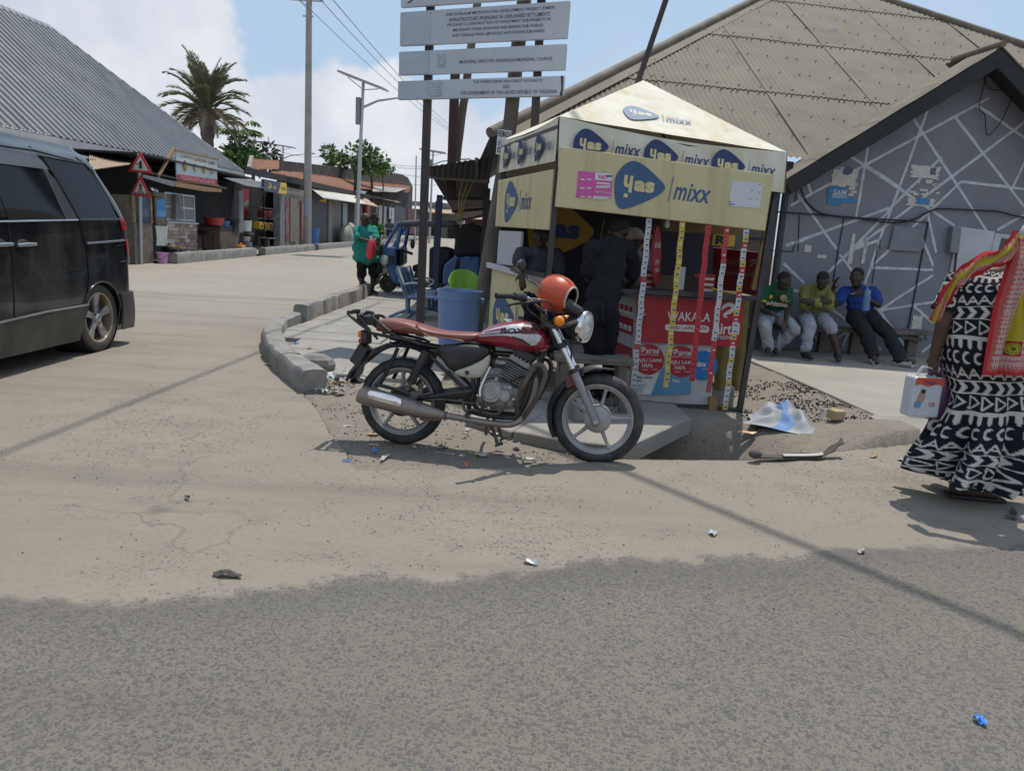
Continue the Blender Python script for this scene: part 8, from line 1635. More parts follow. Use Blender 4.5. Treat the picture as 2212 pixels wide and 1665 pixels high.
    b = MB(); sc_ = (V['shl']+V['shr'])/2; pel = V['pel']; ax = (V['shr']-V['shl']);
    ch = sc_.lerp(pel, .28); wa = sc_.lerp(pel, .68); hb = pel+Vector((0, 0, hem)); w2 = ax.length/2
    axn = ax.normalized(); bk = axn.cross(pel-sc_).normalized()
    for p, wx, wy in ((sc_.lerp(pel, .08), w2*.80, .085*s), (ch, w2*.86, .115*s*belly**.5), (wa, w2*.80*belly**.5, .112*s*belly), (hb, w2*.86*belly**.3, .12*s*belly**.7)):
        n3 = axn.cross(bk); b.ell(p, (wx, wy, .12*s), Matrix((axn, bk, n3)).transposed(), 16, 9)
    b.cap(sc_, ch, .105*s, .125*s).cap(ch, wa, .12*s, .115*s*belly).cap(wa, hb, .115*s*belly, .125*s)
    b.cap(V['shl']+(sc_-V['shl'])*.12, V['shr']+(sc_-V['shr'])*.12, .066*s, .066*s); b.cap(V['neck']-Vector((0, 0, .05*s)), V['neck']-Vector((0, 0, .02*s)), .072*s, .066*s)
    for a, e, w in (('shl', 'ell', 'wrl'), ('shr', 'elr', 'wrr')):
        if sleeve <= 1: b.cap(V[a], V[a].lerp(V[e], sleeve), .068*s, .066*s)
        else: b.cap(V[a], V[e], .066*s, .054*s).cap(V[e], V[e].lerp(V[w], sleeve-1), .054*s, .044*s)
    if loose: b.cap(sc_.lerp(pel, .25), pel.lerp(sc_, .1), loose*.8, loose*.85).ell(pel+Vector((0, 0, hem)), (loose, loose*.85, .10*s)).ell(pel.lerp(sc_, .35), (loose, loose*.85, .2*s))
    so = blob(b, 'shirt', top, o, vox)
    if collar:
        MB().tube([V['neck']+Vector((.066*s*math.cos(t), .066*s*math.sin(t), .012*s)) for t in [2*PI*k/16 for k in range(16)]], .010*s, 6, closed=True).build('collar', collar, so, smooth=180)
        for a, e in (('shl', 'ell'), ('shr', 'elr')): p = V[a].lerp(V[e], min(1, sleeve)*.98+.06); d = (V[e]-V[a]).normalized(); MB().cyl(p-d*.014*s, p+d*.014*s, .067*s, .067*s, 16).build('cuff', collar, so, smooth=60)
    b = MB(); b.ell(pel, (w2*.82*belly**.3, .125*s*belly**.5, .12*s), Matrix((axn, bk, axn.cross(bk))).transposed());
    for hp, kn, an in (('hpl', 'knl', 'anl'), ('hpr', 'knr', 'anr')):
        lg_ = leg if not isinstance(leg, tuple) else leg[0 if hp == 'hpl' else 1]
        b.cap(V[hp], V[hp].lerp(V[kn], min(1, lg_*2)), .098*s, .078*s)
        if lg_ > .5: b.cap(V[kn], V[kn].lerp(V[an], (lg_-.5)*2), .076*s, .062*s)
    blob(b, 'trousers', bottom, o, vox)
    if not bare:
        for an, to in (('anl', 'tol'), ('anr', 'tor')):
            b = MB(); a_, t_ = V[an], V[to]; d = (t_-a_); hl_ = a_-d.normalized()*.05*s; b.cap(hl_-Vector((0, 0, .035*s)), t_, .040*s, .034*s).cap(a_, a_-Vector((0, 0, .04*s)), .046*s, .044*s).ell(t_.lerp(a_, .3), (.045*s, .045*s, .03*s)); sh2 = blob(b, 'shoe', shoe, o, .009, 2)
            if shoe is not M_SHOE: MB().tube([hl_-Vector((0, 0, .066*s)), t_-Vector((0, 0, .026*s))], [.040*s, .043*s], 10).build('sole', M_SOLE, sh2, smooth=60)
    return o, V, B0
def pj_(fn): return lambda x, y, Y: AT(*fn(x, y), Y)
m = pj_(ZMEN)
oA, VA, BA = person('seated man in green football jersey with yellow trim and grey trousers', dict(head=m(425, 462, 9.35), neck=m(385, 565, 9.5), shl=m(225, 572, 9.5), shr=m(455, 575, 9.5), ell=m(165, 790, 9.35), elr=m(460, 800, 9.3), wrl=m(290, 845, 9.12), wrr=m(440, 930, 9.05), pel=m(300, 855, 9.55), hpl=m(240, 870, 9.5), hpr=m(370, 870, 9.5), knl=m(205, 985, 9.05), knr=m(540, 1015, 9.05), anl=m(245, 1215, 9.0), anr=m(330, 1225, 9.2), tol=m(240, 1255, 8.8), tor=m(330, 1262, 9.0)),
    SK1, cloth('jersey_green', (.022, .085, .045)), cloth('grey_trousers', (.30, .31, .33)), .92, .62, 1.0, face=(.8, -.62, -.28), collar=mat('jersey_yellow', (.50, .38, .03), .8), palm=((0, 0, -1), (0, 1, 0)), hair=.35)
JF = Fr(m(330, 725, 9.30)-BA, (1, 0, -.06), (0, .1, 1)); text('whizmo', JF, 0, 0, mat('jersey_print', (.42, .36, .28), .8), oA, width=.27, c=.03, bold=.03); MB().ell(m(418, 662, 9.33)-BA, (.045, .012, .045)).build('badge', mat('badge_tan', (.32, .22, .12), .8, var=.4, vs=40), oA); MB().ell(m(275, 648, 9.31)-BA, (.02, .01, .028)).build('badge', mat('jersey_yellow', (.50, .38, .03), .8), oA)
oB, VB, BB_ = person('seated man in olive shirt with folded arms, head bowed', dict(head=m(862, 462, 9.35), neck=m(815, 560, 9.5), shl=m(660, 575, 9.52), shr=m(935, 580, 9.52), ell=m(650, 745, 9.35), elr=m(940, 765, 9.35), wrl=m(830, 700, 9.22), wrr=m(765, 705, 9.2), pel=m(735, 860, 9.55), hpl=m(660, 880, 9.5), hpr=m(820, 880, 9.5), knl=m(715, 985, 9.05), knr=m(945, 985, 9.05), anl=m(665, 1270, 8.95), anr=m(1035, 1285, 8.95), tol=m(730, 1335, 8.78), tor=m(1045, 1358, 8.72)),
    SK1, cloth('olive_shirt', (.20, .20, .065)), cloth('blue_grey_trousers', (.28, .29, .33)), .97, 1.85, (.94, .58), face=(-.45, -.62, -.62), hair=.35, hdir=((1, -.1, .05), (-1, -.1, .05)), palm=((0, 1, 0), (0, 1, 0)), hem=-.06)
MB().tube([m(800, 600, 9.37)-BB_, m(760, 760, 9.36)-BB_, m(770, 890, 9.36)-BB_], .007, 6).build('placket', cloth('olive_shirt', (.20, .20, .065)), oB, smooth=180)
oC, VC, BC_ = person('seated man in royal blue football shirt leaning back with legs stretched out', dict(head=m(1250, 425, 9.5), neck=m(1265, 530, 9.62), shl=m(1110, 595, 9.65), shr=m(1430, 595, 9.65), ell=m(1005, 735, 9.5), elr=m(1500, 740, 9.5), wrl=m(975, 570, 9.45), wrr=m(1405, 690, 9.32), pel=m(1300, 850, 9.62), hpl=m(1225, 870, 9.55), hpr=m(1380, 865, 9.55), knl=m(1360, 1075, 9.2), knr=m(1610, 1060, 9.2), anl=m(1430, 1300, 8.95), anr=m(1745, 1345, 8.85), tol=m(1480, 1385, 8.78), tor=m(1890, 1382, 8.72)),
    SK1, cloth('royal_blue_shirt', (.025, .06, .25)), cloth('dark_trousers', (.028, .028, .031)), 1.03, .62, 1.0, mat('brown_trainer', (.075, .045, .03), .6), face=(-.62, -.78, -.05), belly=1.22, hair=.5, hdir=((.1, -.1, 1), (-.55, -.3, .6)), palm=((1, 0, 0), (-.8, .4, 0)), curl=(.3, .55))
swf = Fr(m(1213, 605, 9.38)-BC_, (1, 0, 0), (0, .1, 1)); MB().prism([(-.035, -.003), (-.027, -.016), (-.012, -.015), (.042, .018), (-.006, -.005), (-.02, -.007)], swf, .0, .012).build('chest_mark', M_SBW, oC); MB().ell(m(1390, 595, 9.40)-BC_, (.022, .02, .028)).build('badge', mat('jersey_yellow', (.50, .38, .03), .8), oC)
def bottle(p, h, m_, label, r=.042, tilt=(0, 0, 0), cap_=M_BLUEP):
    o = empty('water_bottle', p, tilt, label, 'bottle'); MB().lathe([(0, 0), (r, 0), (r*1.03, h*.1), (r*.93, h*.3), (r*1.03, h*.5), (r*.95, h*.62), (r*.8, h*.78), (r*.33, h*.9), (r*.33, h*.95)], (0, 0, 0), (0, 0, 1), 20).build('flask', m_, o, smooth=50); MB().cyl((0, 0, h*.93), (0, 0, h), r*.40, n=12).build('cap', cap_, o); return o
bottle(m(1352, 800, 9.27), .30, mat('blue_pet', (.16, .32, .55), .08, alpha=.62), 'blue tinted water bottle held by the man in royal blue', tilt=(0, -.08, 0)); bottle(m(350, 1270, 9.1), .25, mat('clear_pet', (.4, .44, .46), .08, alpha=.5), 'small clear bottle on the floor by the green jersey man', .03)
bn_ = empty('wooden_bench', (0, 0, 0), label='rough wooden plank bench against the grey wall', cat='bench'); p0, p1 = m(-60, 955, 9.62), m(2080, 1035, 9.85)
for k in range(2): MB().bar(p0+Vector((0, -.10+.2*k, -.02)), p1+Vector((0, -.10+.2*k, -.02)), .18, .045).build('plank', M_WOODG, bn_, bevel=.006)
for x in (100, 880, 1240, 1890):
    t = (x+60)/2140; q_ = p0.lerp(p1, t); MB().bar(Vector((q_.x, q_.y, .12)), q_-Vector((0, 0, .05)), .13, .10, (0, 1, 0)).build('leg', M_WOODG, bn_, bevel=.008)
q_ = p0.lerp(p1, .91); MB().bar(q_-Vector((.24, .08, .07)), Vector((q_.x+.08, q_.y-.08, .36)), .06, .05).build('brace', M_WOODG, bn_)
t_ = pj_(ZT)
oT, VT, BT = person('bald man in loose teal shirt and black shorts standing by the kerb', dict(head=t_(372, 232, 15.2), neck=t_(365, 305, 15.25), shl=t_(278, 350, 15.2), shr=t_(478, 350, 15.4), ell=t_(285, 450, 15.0), elr=t_(505, 455, 15.2), wrl=t_(425, 490, 14.9), wrr=t_(480, 490, 14.95), pel=t_(385, 690, 15.25), hpl=t_(335, 710, 15.2), hpr=t_(450, 710, 15.3), knl=t_(338, 880, 15.15), knr=t_(475, 880, 15.25), anl=t_(332, 1045, 15.2), anr=t_(462, 1060, 15.3), tol=t_(370, 1075, 15.05), tor=t_(510, 1098, 15.1)),
    SK1, cloth('teal_shirt', (.025, .20, .16)), cloth('black_shorts', (.012, .012, .013)), 1.12, .98, .50, face=(.9, -.42, -.05), belly=1.3, loose=.27, hair=0, hem=.0, bare=True, eyes=False, hdir=((1, -.2, -.3), (-.3, -.6, -.5)), vox=.014)
for i, (a_, d) in enumerate((('anl', 'tol'), ('anr', 'tor'))): MB().bar(VT[a_]-Vector((0, 0, .10)), VT[d]-Vector((0, 0, .035)), .10, .02).build('sandal', M_BLKP, oT)
b = MB(); c_ = t_(445, 615, 14.75)
b.lathe([(.01, .26), (.04, .23), (.08, .16), (.10, .05), (.095, -.04), (.06, -.12), (.02, -.16), (0, -.16)], (0, 0, 0), (.12, 0, 1), 18); rb2 = b.build('carrier_bag', mat('red_film', (.55, .03, .045), .35, var=.2, vs=5, bump=.6, bs=9), smooth=60); rb2.location = c_; tag(rb2, 'red plastic carrier bag hanging from the teal shirted man', 'bag')
cp_ = MB().cyl((0, 0, 0), (0, 0, .10), .03, .038, 14).build('cup', M_WHP, smooth=40); cp_.location = t_(452, 487, 14.82); tag(cp_, 'white paper cup held by the teal shirted man', 'cup')
person('man with short dreadlocks in green and yellow jersey behind teal shirted man', dict(head=t_(492, 222, 17), neck=t_(500, 285, 17.05), shl=t_(432, 315, 17), shr=t_(560, 318, 17.1), ell=t_(430, 400, 16.9), elr=t_(578, 410, 17), wrl=t_(470, 480, 16.8), wrr=t_(565, 490, 16.8), pel=t_(505, 540, 17.1), hpl=t_(470, 560, 17.1), hpr=t_(540, 560, 17.1), knl=t_(470, 720, 17), knr=t_(545, 720, 17), anl=t_(470, 870, 17.1), anr=t_(545, 870, 17.1), tol=t_(490, 890, 16.9), tor=t_(560, 890, 16.9)),
    SK2, cloth('jersey_camo', (.02, .075, .02), ((.05, .12, .02), .7, 9)), cloth('dark_trousers', (.028, .028, .031)), 1.0, .7, 1.0, face=(.9, -.4, 0), hair=.6, long=.12, collar=mat('jersey_yellow', (.50, .38, .03), .8), eyes=False, vox=.016)
person('distant person in grey sitting outside the far shops', dict(head=t_(665, 248, 36), neck=t_(665, 275, 36), shl=t_(630, 290, 36), shr=t_(705, 290, 36), ell=t_(615, 320, 36), elr=t_(720, 325, 36), wrl=t_(640, 345, 35.6), wrr=t_(695, 345, 35.6), pel=t_(665, 350, 36), hpl=t_(650, 355, 36), hpr=t_(685, 355, 36), knl=t_(645, 365, 35.4), knr=t_(690, 365, 35.4), anl=t_(645, 425, 35.4), anr=t_(690, 425, 35.4), tol=t_(645, 432, 35.2), tor=t_(690, 432, 35.2)), SK1, cloth('grey_tee', (.09, .095, .11)), cloth('dark_trousers', (.028, .028, .031)), .95, .6, 1.0, eyes=False, vox=.03)
k_ = pj_(ZC)
person('customer in dark tee shirt seen from behind leaning on the kiosk counter', dict(head=k_(262, 130, 6.25), neck=k_(215, 215, 6.2), shl=k_(45, 290, 6.0), shr=k_(330, 290, 6.2), ell=k_(20, 520, 6.05), elr=k_(385, 520, 6.3), wrl=k_(130, 600, 6.35), wrr=k_(310, 600, 6.42), pel=k_(110, 800, 5.98), hpl=k_(50, 830, 5.98), hpr=k_(170, 830, 6.0), knl=k_(60, 1130, 5.95), knr=k_(150, 1130, 6.02), anl=k_(40, 1420, 6.0), anr=k_(130, 1420, 6.1), tol=k_(60, 1455, 6.2), tor=k_(150, 1455, 6.3)),
    SK1, cloth('charcoal_tee', (.016, .017, .02)), cloth('black_trousers', (.01, .01, .012)), 1.0, .75, 1.0, face=(.6, .8, -.1), belly=1.1, hair=.5, eyes=False, hdir=((.6, .5, 0), (-.3, .8, 0)))
oV, VV, BV = person('kiosk attendant in white cap behind the counter', dict(head=k_(375, 225, 7.0), neck=k_(375, 310, 7.05), shl=k_(250, 370, 7.1), shr=k_(490, 370, 7.1), ell=k_(230, 520, 7.0), elr=k_(500, 540, 7.0), wrl=k_(330, 600, 6.85), wrr=k_(430, 610, 6.85), pel=k_(365, 720, 7.1), hpl=k_(310, 740, 7.1), hpr=k_(420, 740, 7.1), knl=k_(310, 980, 7.1), knr=k_(420, 980, 7.1), anl=k_(310, 1230, 7.1), anr=k_(420, 1230, 7.1), tol=k_(310, 1255, 6.9), tor=k_(420, 1255, 6.9)), SK1, cloth('pale_shirt', (.22, .23, .25)), cloth('black_trousers', (.01, .01, .012)), .95, .6, 1.0, face=(.3, -.9, -.2), hair=.5, eyes=False)
MB().ell(VV['head']+Vector((0, .005, .055)), (.092, .11, .075)).ell(VV['head']+Vector((.04, -.11, .03)), (.075, .075, .012)).build('cap', mat('white_cap', (.40, .38, .34), .85, var=.1), oV, smooth=180)
v_ = lambda x, y, Y: AT(x, y, Y)
person('person in grey tee shirt seated inside the left of the kiosk', dict(head=v_(1168, 512, 6.95), neck=v_(1166, 536, 7.0), shl=v_(1128, 548, 6.95), shr=v_(1200, 552, 7.05), ell=v_(1116, 582, 6.8), elr=v_(1212, 600, 6.9), wrl=v_(1126, 590, 6.5), wrr=v_(1195, 620, 6.75), pel=v_(1165, 640, 7.05), hpl=v_(1145, 645, 7.05), hpr=v_(1187, 645, 7.05), knl=v_(1150, 660, 6.6), knr=v_(1195, 660, 6.6), anl=v_(1150, 760, 6.6), anr=v_(1195, 760, 6.6), tol=v_(1150, 770, 6.4), tor=v_(1195, 770, 6.4)), SK1, cloth('slate_tee', (.055, .06, .07)), cloth('black_trousers', (.01, .01, .012)), .92, .6, 1.0, face=(-.1, -1, -.05), hair=.5, hdir=((.15, -.5, -.8), (-.3, -.5, -.3)), palm=((0, 1, 0), (0, 1, 0)))
w_ = lambda x, y, Y=4.22: AT(*ZF(x, y), Y)
wb_ = w_(520, 1400, 4.22); wo = empty('person', (wb_.x, wb_.y, 0), label='woman in black and white printed dress and red yellow shawl carrying bags', cat='person'); WO = Vector(wo.location)
SKW = skin_mat('skin_warm', (.075, .040, .027))
b = MB(); hd_ = w_(880, 70, 4.28)-WO; f = Vector((.35, .9, -.1)).normalized(); b.ell(hd_, (.08, .1, .11)).cap(w_(770, 215, 4.3)-WO, hd_-Vector((0, 0, .06)), .06, .055)
b.cap(w_(520, 300, 4.28)-WO, w_(760, 260, 4.35)-WO, .075, .075).cap(w_(640, 300, 4.3)-WO, w_(620, 760, 4.3)-WO, .13, .14)
sh0, el0, wr0 = w_(465, 330, 4.22)-WO, w_(395, 520, 4.20)-WO, w_(352, 678, 4.22)-WO; b.cap(sh0, el0, .052, .042).cap(el0, wr0, .041, .029)
hand(b, wr0, (w_(342, 745, 4.24)-WO-wr0), (.9, .3, 0), -1, .75, 1.0)
for (kx, ax_, dy) in ((560, 470, .0), (640, 600, .20)):
    kn = w_(kx, 1100, 4.25+dy)-WO; an = w_(ax_, 1375, 4.22+dy)-WO; an.z = max(.09, an.z); b.cap(w_(620, 760, 4.3)-WO, kn, .09, .06).cap(kn, an, .055, .036).cap(an-Vector((.01, 0, .035)), Vector((an.x+.20, an.y-.03, .042)), .040, .028)
    MB().bar(Vector((an.x-.06, an.y, .018)), Vector((an.x+.26, an.y-.035, .014)), .095, .022).build('sandal', M_BLKP, wo, bevel=.006); MB().tube(spline([Vector((an.x+.06, an.y-.045, .03)), Vector((an.x+.12, an.y-.02, .085)), Vector((an.x+.20, an.y-.03, .05))], 4), .006, 6).build('strap', M_BLKP, wo)
blob(b, 'body', SKW, wo, .010, 4)
RW = [((560, 222), (720, 240)), ((490, 262), (770, 262)), ((440, 320), (805, 320)), ((418, 400), (825, 400)), ((405, 500), (835, 500)), ((400, 600), (838, 600)), ((405, 700), (832, 700)), ((425, 800), (822, 800)), ((418, 900), (828, 905)), ((378, 1000), (830, 1015)), ((338, 1090), (815, 1120)), ((292, 1165), (790, 1215)), ((252, 1232), (745, 1310)), ((238, 1262), (705, 1368))]
NU, NV = 260, 330; vs = []; cols = []
def rowat(v):
    s_ = v*(len(RW)-1); i = min(int(s_), len(RW)-2); t = s_-i; p = [RW[max(i-1, 0)], RW[i], RW[i+1], RW[min(i+2, len(RW)-1)]]; out = []
    for e in (0, 1):
        q_ = []
        for c_ in (0, 1):
            a, b2, c2, d2 = [pp[e][c_] for pp in p]; q_.append(.5*(2*b2+(c2-a)*t+(2*a-5*b2+4*c2-d2)*t*t+(3*b2-a-3*c2+d2)*t**3))
        out.append(q_)
    return out
INK, PALE = (.008, .009, .018), (.50, .48, .43)
def dress_print(x, y):
    rh = .082; r_ = int(y//rh); v = y/rh-r_; kind = (r_*3) % 5
    if v < .06 or v > .96: return 0
    cw = (.075, .062, .070, .052, .066)[kind]; u = (x/cw+r_*.37) % 1; v = (v-.06)/.90
    if kind == 0: e = abs(v-.5)*2; d = u-(.15+.75*(1-e)); return 1 if (-.24 < d < .0) or (u < .10 and e < .9) else 0          # triangles
    if kind == 1: d = math.hypot((u-.55)*1.15, v-.5); return 1 if .24 < d < .47 and not (u > .62 and abs(v-.5) < .30) else 0     # open rings
    if kind == 2: e = abs(v-.5); d = (u+e*.9) % 1; return 1 if (d < .42 and .06 < v < .94) or v < .08 or v > .92 else 0              # chevrons
    if kind == 3: return 1 if v < .28 or (.15 < u < .58 and v < .80) or math.hypot((u-.36)*1.2, v-.78) < .2 else 0                    # comb
    e = abs(u-.5)*2; d = v-(.08+.8*e); return 1 if (0 < d < .26) or (.58 < v < .74 and e < .6) else 0                               # letter-like peaks
z_top = w_(640, 230)
for j in range(NV+1):
    v = j/NV; (lx, ly), (rx, ry) = rowat(v); Lp, Rp = w_(lx, ly, 4.22), w_(rx, ry, 4.22); c_ = (Lp+Rp)/2; hw = (Rp-Lp)/2; a = hw.length; dpt2 = min(a*.78, .24)+.0; dn = Vector((0, 1, 0)); fold = .006+.055*sm(.5, 1.0, v)
    for i in range(NU):
        t = 2*PI*i/NU; k = 1+(fold*(math.sin(t*7+v*3)+.6*math.sin(t*13-v*5+1)+.5*math.sin(t*4+v*9)))/.22
        p = c_+hw*math.cos(t)*(k if v > .5 else 1+(k-1)*.6)+dn*dpt2*math.sin(t)*k; p = p+Vector((0, 0, .006*math.sin(t*5+v*22)*(1-v)))
        vs.append(p-WO)
        arc = (t if t > PI/2 else t)*.24; cols.append(PALE if dress_print(arc+.25*math.sin(v*4)*.2*sm(.6, 1, v), v*1.42+.03*math.sin(t*2+v*6)*sm(.5, 1, v)) else INK)
b = MB(); b.add(vs, [(j*NU+i, j*NU+(i+1) % NU, (j+1)*NU+(i+1) % NU, (j+1)*NU+i) for j in range(NV) for i in range(NU)])
def printed(b, cols, name, m_, parent):
    o = b.build(name, m_, parent, smooth=180, recalc=False); a = o.data.color_attributes.new('print', 'FLOAT_COLOR', 'POINT'); a.data.foreach_set('color', np.array([c_+(1,) for c_ in cols], np.float32).ravel()); return o
M_PRINT = attr_mat('printed_cotton')
dress = printed(b, cols, 'dress', M_PRINT, wo)
vs, cols = [], []; NU2, NV2 = 70, 60
for j in range(NV2+1):
    v = j/NV2; c_ = w_(500-78*v, 262+185*v, 4.23)-WO; d = (w_(405, 470, 4.22)-w_(500, 265, 4.23)).normalized(); u, w2_, _ = orth(d); r_ = .078+.014*v
    for i in range(NU2): t = 2*PI*i/NU2; vs.append(c_+(u*math.cos(t)+w2_*math.sin(t))*r_*(1+.03*math.sin(4*t+6*v))); cols.append(PALE if dress_print(t*.085, v*.24+.02) else INK)
b = MB(); b.add(vs, [(j*NU2+i, j*NU2+(i+1) % NU2, (j+1)*NU2+(i+1) % NU2, (j+1)*NU2+i) for j in range(NV2) for i in range(NU2)]); printed(b, cols, 'sleeve', M_PRINT, wo)
SRED, SYEL, SPNK, SWH = (.42, .028, .03), (.40, .32, .03), (.42, .09, .085), (.48, .42, .38)
def shawl_print(x, y, W, Hh):
    e = min(x, y)
    if e < .018: return SRED
    if e < .085 or (.15 < x < .21) :
        gx, gy = (x*110) % 1, (y*110) % 1; return SWH if (gx < .30 or gy < .30) and e > .03 else SPNK
    if y < .085+.002 : return SPNK
    if .085 < x < .15:
        if y < .16:
            d = math.hypot(x-.117, y-.120); return (.05, .12, .03) if d < .008 or (.018 < d < .022) else SYEL if d < .027 else (.28, .02, .02)
        return (.22, .17, .01) if ((x*90) % 1 < .3 and (y*90) % 1 < .3) else SYEL
    return SYEL if (x*6) % 1 < .4 else SPNK
LE = [(770, 62), (735, 170), (705, 290), (668, 410), (648, 500), (622, 620), (590, 770)]
def cat2(L, t):
    s_ = t*(len(L)-1); i = min(int(s_), len(L)-2); f_ = s_-i; return (L[i][0]*(1-f_)+L[i+1][0]*f_, L[i][1]*(1-f_)+L[i+1][1]*f_)
NU3, NV3 = 120, 200; vs, cols = [], []; Htot = (w_(770, 62)-w_(590, 770)).length
for j in range(NV3+1):
    v = j/NV3; lx, ly = cat2(LE, v); p0_ = w_(lx, ly, 3.99+.05*(1-v)); p1_ = w_(960+20*v, ly-8, 3.97)
    for i in range(NU3+1):
        u = i/NU3; p = p0_.lerp(p1_, u); p = p+Vector((0, -.05*math.sin(PI*min(1, u*1.2))+.016*math.sin(u*16+v*4)*(.3+v)+.012*math.sin(u*31), 0));
        if v < .16: p.y += .25*(.16-v)
        vs.append(p-WO); cols.append(shawl_print((p0_-p1_).length*u, Htot*(1-v), 0, 0))
b = MB(); b.add(vs, [(j*(NU3+1)+i, j*(NU3+1)+i+1, (j+1)*(NU3+1)+i+1, (j+1)*(NU3+1)+i) for j in range(NV3) for i in range(NU3)]); printed(b, cols, 'shawl', attr_mat('printed_shawl'), wo)
TE = spline([w_(800, 50, 4.05), w_(715, 148, 4.03), w_(570, 205, 4.06), w_(455, 300, 4.06), (w_(395, 400, 4.09)), w_(348, 492, 4.11)], 14); vs, cols = [], []
for j, p in enumerate(TE):
    wd = .048 if j < len(TE)*.55 else .034; d = (TE[min(j+1, len(TE)-1)]-TE[max(j-1, 0)]).normalized(); sd = d.cross(Vector((0, -1, 0))).normalized()
    for i in range(25): u = i/24*2-1; vs.append(p+sd*u*wd+Vector((0, -.012*(1-u*u)+.010*math.sin(u*8+j*.25), .008*math.sin(j*.5+u*3)))-WO); cols.append(SRED if abs(u) > .62 else (SYEL if -.1 < u < .45 else (SWH if (i+j) % 3 == 0 else SPNK)))
b = MB(); b.add(vs, [(j*25+i, j*25+i+1, (j+1)*25+i+1, (j+1)*25+i) for j in range(len(TE)-1) for i in range(24)]); printed(b, cols, 'shawl_tail', attr_mat('printed_shawl'), wo)
MB().ell(hd_+Vector((0, -.012, .022)), (.088, .108, .108)).cap(hd_-Vector((0, .03, .03)), hd_-Vector((.03, .03, .15)), .085, .07).build('head_scarf', mat('pale_scarf', (.50, .51, .49), .85, var=.1, dirt=((.12, .28, .22), .7, 16)), wo, smooth=180)
dp_ = empty('nappy_pack', w_(285, 990, 4.2), (0, 0, .12), 'white and red pack of nappies hanging from her hand', 'package'); DP = Vector(dp_.location)
hP = (w_(285, 785, 4.2)-w_(285, 995, 4.2)).z; wP = (w_(365, 900, 4.2)-w_(200, 900, 4.2)).x
PKW = mat('film_white', (.50, .53, .56), .25, var=.06, vs=6, bump=.4, bs=14); MB().box((0, .03, hP/2), (wP, .10, hP)).build('pack', PKW, dp_, bevel=.013, seg=2)
pf = Fr((-wP/2, -.0225, 0), (1, 0, 0), (0, 0, 1)); MB().prism([(.0, hP*.80), (wP*.2, hP*.84), (wP*.45, hP*.78), (wP*.75, hP*.84), (wP, hP*.80), (wP*.97, hP*.99), (wP*.05, hP*.99)], pf, .0, .003).build('red_band', mat('pack_red', (.55, .07, .04), .35), dp_)
text('Huggy', pf, wP*.5, hP*.88, mat('pack_purple', (.12, .04, .16), .4), dp_, width=wP*.42, c=.004, bold=.03, shear=.2); text('C3', pf, wP*.68, hP*.34, mat('pack_rose', (.45, .15, .15), .4), dp_, width=wP*.2, c=.003, bold=.04)
MB().prism(smooth_poly([(wP*.16, hP*.38), (wP*.20, hP*.60), (wP*.34, hP*.68), (wP*.42, hP*.55), (wP*.36, hP*.40), (wP*.28, hP*.34)], 2), pf, 0, .003).build('baby_print', mat('pack_skin', (.40, .24, .17), .5), dp_); MB().prism(smooth_poly([(wP*.22, hP*.62), (wP*.28, hP*.72), (wP*.40, hP*.70), (wP*.38, hP*.60)], 2), pf, .0032, .005).build('hair_print', M_BLKP, dp_); MB().prism([(wP*.2+.02*math.cos(t), hP*.33+.02*math.sin(t)) for t in [2*PI*k/16 for k in range(16)]], pf, .0032, .005).build('blue_spot', M_LBLUE, dp_)
for s_ in (-1, 1): MB().tube(spline([Vector((wP*.30*s_, .03, hP*.97)), Vector((wP*.28*s_+.03, .03, hP+.05)), w_(342, 738, 4.22)-DP], 5), [.010]*6+[.006]*5, 6).build('carry_handle', mat('clear_film', (.6, .62, .66), .2, alpha=.55), dp_, smooth=60)
b = MB(); b.lathe([(.012, .40), (.05, .34), (.085, .24), (.10, .1), (.09, 0), (.05, -.03), (0, -.03)], (0, 0, 0), (-.10, 0, 1), 16); vb = b.build('carrier_bag', mat('purple_film', (.13, .05, .14), .35, var=.3, bump=.6, bs=12), smooth=60); vb.location = w_(378, 985, 4.34); tag(vb, 'purple plastic carrier bag behind the nappy pack', 'bag')
ob = empty('juice_bottle', w_(395, 860, 4.33), (0, .25, 0), 'orange bottle with green cap sticking out of the purple bag', 'bottle'); MB().lathe([(0, -.05), (.04, -.05), (.043, .04), (.036, .07), (.022, .085), (.022, .095)], (0, 0, 0), (0, 0, 1), 18).build('flask', mat('orange_juice', (.75, .23, .02), .35), ob, smooth=50); MB().cyl((0, 0, .088), (0, 0, .118), .027, n=14).build('cap', mat('green_cap', (.03, .30, .12), .45), ob)
# ================================================================ litter and rubble
def flake(name, px, py, size, m_, label, cat, seed, z=.006, ar=.5, lift=.02, rot=None, n=11, grp=None):
    r = random.Random(seed); p = G(px, py, z); pts = []
    for k in range(n): t = 2*PI*k/n; q_ = size*.67*r.uniform(.65, 1.1); pts.append(Vector((q_*math.cos(t), q_*ar*math.sin(t), r.uniform(0, lift))))
    size *= 1.35; lift *= .6; b = MB(); b.add([Vector((0, 0, lift*.8))]+pts+[Vector((v.x*.5+r.uniform(-.01, .01), v.y*.5, v.z*.6+r.uniform(0, lift*.7))) for v in pts], [(0, n+1+k, n+1+(k+1) % n) for k in range(n)]+[(1+k, 1+(k+1) % n, n+1+(k+1) % n, n+1+k) for k in range(n)])
    o = b.build(name, m_, solid=.0015); o.location = p; o.rotation_euler = (0, 0, r.uniform(0, 6) if rot is None else rot); return tag(o, label, cat, grp)
